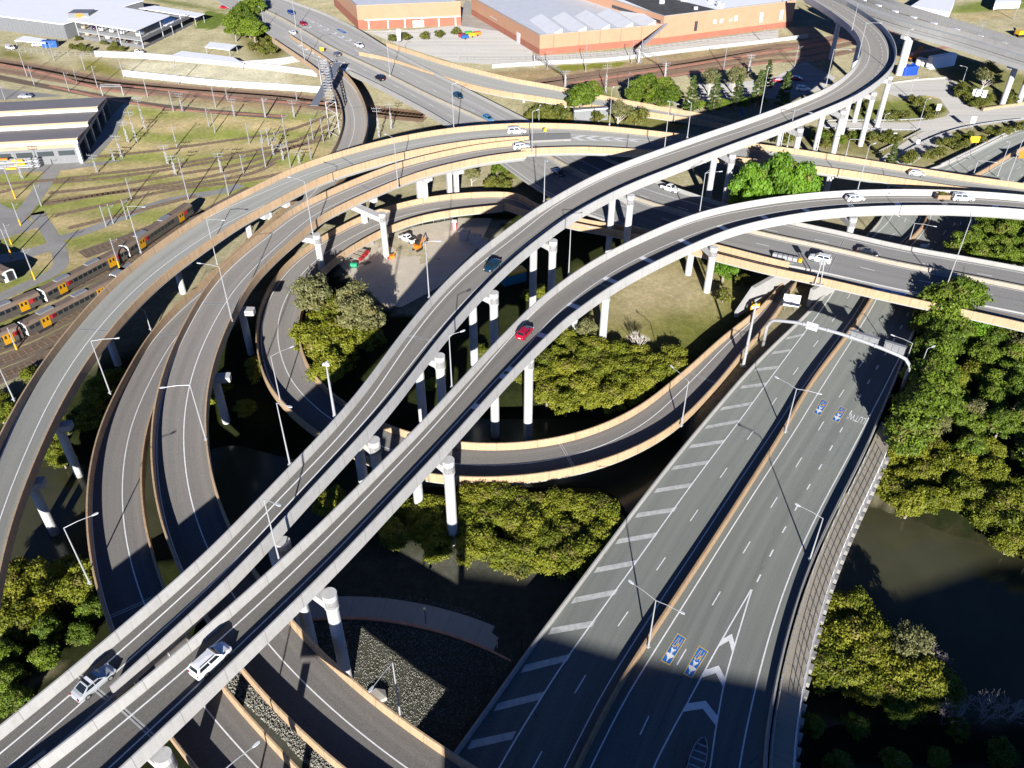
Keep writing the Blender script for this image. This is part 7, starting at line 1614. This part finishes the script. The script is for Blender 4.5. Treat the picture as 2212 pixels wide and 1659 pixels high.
for i, (s_, rz, lb) in enumerate((("11 870,520", .95, 'trailer of pipes nearest the yellow machine by the loop wall'), ("11 850,545", .95, 'middle trailer of white pipes by the loop wall'), ("11 825,570", .95, 'trailer of pipes nearest the tree shade by the loop wall'))):
    t = thing('pipe_trailer', lb, 'trailer', W1(s_, 4), -rz + .4)
    mb = LMB()
    for y in (-.6, .6): mb.bar((-2.6, y, .6), (2.6, y, .6), .12)
    for k in range(6): mb.bar((-2.5 + k, -.6, .62), (-2.5 + k, .6, .62), .1)
    mb.build('frame', M['steel'], t)
    for k in range(4): mb = LMB(); mb.tube([(-2.7, -.5 + k * .33, .85), (2.5, -.5 + k * .33, .85)], .11, 7); mb.build('pipe', M['steel'] if k % 2 else M['timber'], t)
    mb = LMB(); mb.box((2.8, 0, .7), (.7, 1.2, .7)); mb.build('tail_board', M['train_red'], t)
    for y in (-.75, .75): mb = LMB(); mb.tube([(0, y - .1, .32), (0, y + .1, .32)], .32, 12); mb.build('wheel', M['rubber'], t)
t = thing('water_tank', 'bright green drum lying in the tree shade of the compound', 'tank', W1("11 835,640", 4)); mb = LMB(); mb.tube([(-.9, 0, .6), (-.8, 0, .6), (.8, 0, .6), (.9, 0, .6)], [.3, .6, .6, .3], 14); mb.build('drum', glossy('green_plastic', (.01, .30, .15), .4), t); mb = LMB(); mb.box((0, 0, .08), (1.6, .8, .15)); mb.build('cradle', M['black'], t)
t = thing('portable_toilet', 'red and white portable toilet beside the thin pier of the loop', 'toilet', W1("11 1612,345", 4)); mb = LMB(); mb.box((0, 0, 1.1), (1.15, 1.15, 2.1)); mb.build('cabin', M['train_red'], t); mb = LMB(); mb.prism(rounded(0, 0, 1.3, 1.3, 0, 3, .2), 2.16, 2.4); mb.build('roof', M['white'], t); mb = LMB(); mb.box((0, -.59, 1.05), (.75, .05, 1.8)); mb.build('door', M['white'], t)
for s_, lb in (("11 1690,420", 'leftmost pale grey concrete chamber box in the compound'), ("11 1770,455", 'middle pale grey concrete chamber box in the compound'), ("11 1825,490", 'rightmost concrete chamber box, beside the tall viaduct')):
    t = thing('concrete_chamber', lb, 'box', W1(s_, 4), -.35); mb = LMB(); mb.box((0, 0, 1.2), (2.5, 2.2, 2.4)); mb.build('body', M['conc_pier'], t); mb = LMB(); mb.prism(rounded(0, 0, 1.0, 1.0, 0, 5, .48), 2.41, 2.5); mb.build('lid', M['steel_d'], t)
pl_ = W1("11 1935,740", 2.5); t = thing('site_office', 'blue and yellow site cabin glimpsed under the tall viaduct', 'cabin', W1("11 2060,760", 2.6), .5); mb = LMB(); mb.box((0, 0, 1.5), (6, 2.6, 3)); mb.build('cabin', glossy('cabin_blue', (.03, .22, .33), .5), t); mb = LMB(); mb.box((.6, 0, 3.15), (5, 2.7, .5)); mb.build('roof', M['sign_yellow'], t)
# a worker in green by the pier
t = thing('person', 'worker in a bright green vest and dark trousers standing by the crosshead pier', 'person', W1("11 1140,402", 4), 2.4)
def skin(name, edges_pts, rads, mat, parent, lv=1):
    me = bpy.data.meshes.new(name); vs, es = edges_pts; me.from_pydata(vs, es, []); o = bpy.data.objects.new(name, me); link(o); o.parent = parent
    md = o.modifiers.new('skin', 'SKIN'); me.skin_vertices[0].data[0].use_root = True
    for i, r_ in enumerate(rads): me.skin_vertices[0].data[i].radius = (r_, r_)
    sb_ = o.modifiers.new('sub', 'SUBSURF'); sb_.levels = lv; sb_.render_levels = lv; me.materials.append(mat); return o
SKN = plain('skin', (.42, .24, .16), .6, .08, 8)
skin('body', ([(0, 0, .92), (0, 0, 1.15), (0, 0, 1.38), (0, 0, 1.50), (.02, 0, 1.58), (.03, 0, 1.70), (0, .19, 1.40), (.04, .27, 1.14), (.14, .26, .92), (0, -.19, 1.40), (.02, -.28, 1.14), (.12, -.27, .93), (0, .10, .88), (.03, .11, .48), (0, .12, .07), (.14, .13, .04), (0, -.10, .88), (-.02, -.11, .48), (-.04, -.12, .07), (.10, -.13, .04)],
     [(0, 1), (1, 2), (2, 3), (3, 4), (4, 5), (2, 6), (6, 7), (7, 8), (2, 9), (9, 10), (10, 11), (0, 12), (12, 13), (13, 14), (14, 15), (0, 16), (16, 17), (17, 18), (18, 19)]), [.15, .14, .15, .06, .055, .105, .065, .045, .035, .065, .045, .035, .085, .06, .045, .04, .085, .06, .045, .04], SKN, t)
skin('vest', ([(0, 0, .90), (0, 0, 1.15), (0, 0, 1.40), (0, .20, 1.41), (0, -.20, 1.41)], [(0, 1), (1, 2), (2, 3), (2, 4)]), [.165, .158, .165, .085, .085], glossy('hi_vis_green', (.30, .65, .03), .6), t)
skin('trousers', ([(0, 0, .93), (0, .10, .86), (.03, .11, .48), (0, .12, .12), (0, -.10, .86), (-.02, -.11, .48), (-.04, -.12, .12)], [(0, 1), (1, 2), (2, 3), (0, 4), (4, 5), (5, 6)]), [.16, .10, .078, .062, .10, .078, .062], plain('dark_cloth', (.02, .025, .04), .9, .2, 6), t)
mb = LMB(); mb.tube([(.03, 0, 1.70), (.03, 0, 1.76), (.03, 0, 1.83)], [.135, .125, .04], 12); mb.build('hat', M['sign_yellow'], t)
# odds and ends
t = thing('tarpaulin_stack', 'bright blue tarpaulin-covered stack below the tight bend', 'stack', W1("30 1310,570", 5)); mb = LMB(); mb.prism(rounded(0, 0, 6.5, 4.5, .2, 4, 1.2), 0, [3.4 if k % 3 else 2.8 for k in range(16)]); mb.build('cover', glossy('tarp_blue', (.01, .06, .42), .5), t); mb = LMB(); mb.prism(rounded(-.4, -2.28, 1.2, .05, .2, 2, .01), .8, 1.8); mb.build('patch', M['train_red'], t)
for s_, lb in (("30 1400,495", 'left white tank beside the far busway pier'), ("30 1440,505", 'right white tank beside the far busway pier')):
    t = thing('white_tank', lb, 'tank', W1(s_, 5)); mb = LMB(); mb.tube([(0, 0, 0), (0, 0, 2.2), (0, 0, 2.7)], [1.4, 1.4, .5], 16); mb.build('shell', M['white'], t); mb = LMB(); mb.tube([(0, 0, 2.7), (0, 0, 2.85)], .35, 10); mb.build('lid', M['steel_d'], t)
for i, s_ in enumerate(("30 1800,725", "30 1825,735", "30 1852,742")):
    t = thing('cabinet', ('left', 'middle', 'right')[i] + ' one of three white equipment cabinets among the clipped hedges', 'cabinet', W1(s_, 5), -.3); mb = LMB(); mb.box((0, 0, 1.2), (1.7, 1.5, 2.4)); mb.build('body', M['white'], t); mb = LMB(); mb.box((0, -.76, 1.2), (1.3, .04, 2.0)); mb.build('door', M['roof_pale'], t)
t = thing('digger', 'orange excavator parked under the tight bend at upper right', 'excavator', W1("30 1335,465", 5), .5)
mb = LMB(); mb.box((0, 0, 1.7), (3.4, 2.6, 1.5)); mb.build('house', M['sign_orange'], t); mb = LMB(); mb.bar((1.2, 0, 2), (4.5, 0, 5), .5); mb.bar((4.5, 0, 5), (6.5, 0, 2.5), .4); mb.build('boom', M['sign_orange'], t)
for s in (-1, 1): mb = LMB(); mb.prism(rounded(0, s * 1.3, 4.2, .7, 0, 4, .3), 0, 1.0); mb.build('track', M['black'], t)
t = thing('digger', 'yellow loader at the right edge under the far busway', 'excavator', W1("30 2180,280", 5), .3)
mb = LMB(); mb.box((0, 0, 1.8), (4.4, 2.6, 1.6)); mb.build('house', M['sign_yellow'], t); mb = LMB(); mb.bar((1.5, 0, 2), (5, 0, 4.2), .5); mb.build('boom', M['sign_yellow'], t)
for s in (-1, 1): mb = LMB(); mb.prism(rounded(0, s * 1.3, 4.6, .7, 0, 4, .3), 0, 1.0); mb.build('track', M['black'], t)
for i, (s_, c) in enumerate((("10 1670,290", 'train_red'), ("10 1690,300", 'sign_blue'), ("10 1720,275", 'green'), ("10 1745,285", 'sign_yellow'), ("10 1785,275", 'sign_orange'))):
    t = thing('kart_trailer', ('red', 'blue', 'green', 'yellow', 'orange')[i] + ' small covered trailer parked by the brick store corner', 'trailer', W1(s_, 5), .3); mt = M[c] if c != 'green' else glossy('green_paint', (.05, .5, .02), .4)
    mb = LMB(); mb.prism(rounded(0, 0, 3.2, 1.9, 0, 3, .3), .5, 1.7); mb.build('body', mt, t)
    for y in (-1, 1): mb = LMB(); mb.tube([(0, y - .1, .35), (0, y + .1, .35)], .35, 12); mb.build('wheel', M['rubber'], t)
for s_, lb in (("13 1390,545", 'dark bollard light on the footpath across the gravel'), ("13 2125,790", 'second bollard light at the motorway end of the footpath')):
    b = W1(s_, 2.1); t = thing('path_light', lb, 'lamp', b); mb = LMB(); mb.tube([(0, 0, -.3), (0, 0, 3.6)], .07, 7); mb.build('post', M['black'], t); mb = LMB(); mb.tube([(0, 0, 3.5), (0, 0, 3.9)], [.25, .15], 8); mb.build('lantern', M['black'], t)
t = thing('marker_post', 'thin white marker post on the gravel near the motorway wall', 'post', W1("13 1940,735", 2.1)); mb = LMB(); mb.tube([(0, 0, -.2), (0, 0, 1.6)], .06, 6); mb.build('post', M['white'], t); mb = LMB(); mb.tube([(0, 0, 1.6), (0, 0, 1.75)], .07, 6); mb.build('cap', M['train_red'], t)
t = thing('boulder', 'flat tan rock slab on the sunlit gravel beside the lower ramp wall', 'rock', W1("13 1005,1115", 2.2), .5); mb = LMB(); mb.prism([(-1.3, -.9), (1.2, -1.0), (1.5, .3), (.4, 1.1), (-1.2, .7)], -.4, [.35, .5, .3, .45, .4]); mb.build('rock', M['slab'], t)
# loose stones on the gravel
rs2 = np.random.RandomState(5); PATH_R = strip_px('13 300,370 560,330 830,320 1200,350 1600,440 1900,540 2212,680', 2.05, 4.2)
def stones(spec, z, n, smin, smax, name):
    poly = W(spec, z); xs = [p[0] for p in poly]; ys = [p[1] for p in poly]; X = rs2.uniform(min(xs), max(xs), n * 4); Y = rs2.uniform(min(ys), max(ys), n * 4)
    ok = inside(poly, X, Y); mb = MB()
    for x, y in list(zip(X[ok], Y[ok]))[:n]:
        if name == 'gravel' and PATH_R is not None and abs(PATH_R.loc((x, y))[1]) < 2.4: continue
        s = rs2.uniform(smin, smax); zz = gz(x, y); a = rs2.uniform(0, 6.28); e_ = rs2.uniform(.6, 1.0)
        pts = [(x + s * math.cos(a + k * 2.09) * (e_ if k else 1), y + s * math.sin(a + k * 2.09), zz - .1) for k in range(3)]
        tp = (x + rs2.uniform(-.3, .3) * s, y + rs2.uniform(-.3, .3) * s, zz + s * rs2.uniform(.6, 1.1)); b = mb.vs(pts + [tp])
        for k in range(3): mb.fi((b + k, b + (k + 1) % 3, b + 3))
    tag(mb.build(name, plain('gravel_stone', (.25, .24, .205), .95, .3, 1.2, obj=False)), kind='stuff')
stones("13 300,700 620,380 900,330 1300,330 1700,430 2150,700 1600,1500 1250,1400 900,1100 500,760", 2, 9000, .09, .2, 'gravel')
stones("03 1700,980 2212,1460 13 460,1630 800,1700 03 2300,1250 1850,900", 2.2, 3500, .12, .3, 'gravel')
# ---------------------------------------------------------------- camera, sun, sky
cam = bpy.data.cameras.new('camera'); co = bpy.data.objects.new('camera', cam); link(co)
co.location = (0, 0, HC); co.rotation_euler = (PI / 2 - PITCH, 0, 0)
cam.sensor_width = 36; cam.sensor_fit = 'HORIZONTAL'; cam.lens = 36 * FPX / 2212; cam.clip_end = 5000; cam.clip_start = 1
sc.camera = co
sun = bpy.data.lights.new('sun', 'SUN'); so = bpy.data.objects.new('sun', sun); link(so)
sun.energy = 5.0; sun.angle = math.radians(.53); sun.color = (1, .965, .91)
SUN_EL, SUN_AZ = math.radians(18.0), math.radians(.9)
so.rotation_euler = (PI / 2 - SUN_EL, 0, SUN_AZ); so.location = (0, -50, 160)
w = bpy.data.worlds.new('World'); sc.world = w; w.use_nodes = True
nt = w.node_tree; bg = nt.nodes['Background']
sky = nt.nodes.new('ShaderNodeTexSky'); sky.sky_type = 'NISHITA'; sky.sun_disc = False
sky.sun_elevation = SUN_EL; sky.sun_rotation = PI - SUN_AZ; sky.air_density = .2; sky.dust_density = 0.0; sky.ozone_density = 6.0
nt.links.new(sky.outputs[0], bg.inputs[0]); bg.inputs[1].default_value = .12
sc.view_settings.view_transform = 'Standard'; sc.view_settings.look = 'None'
sc.view_settings.exposure = 1.1; sc.view_settings.gamma = 1.0
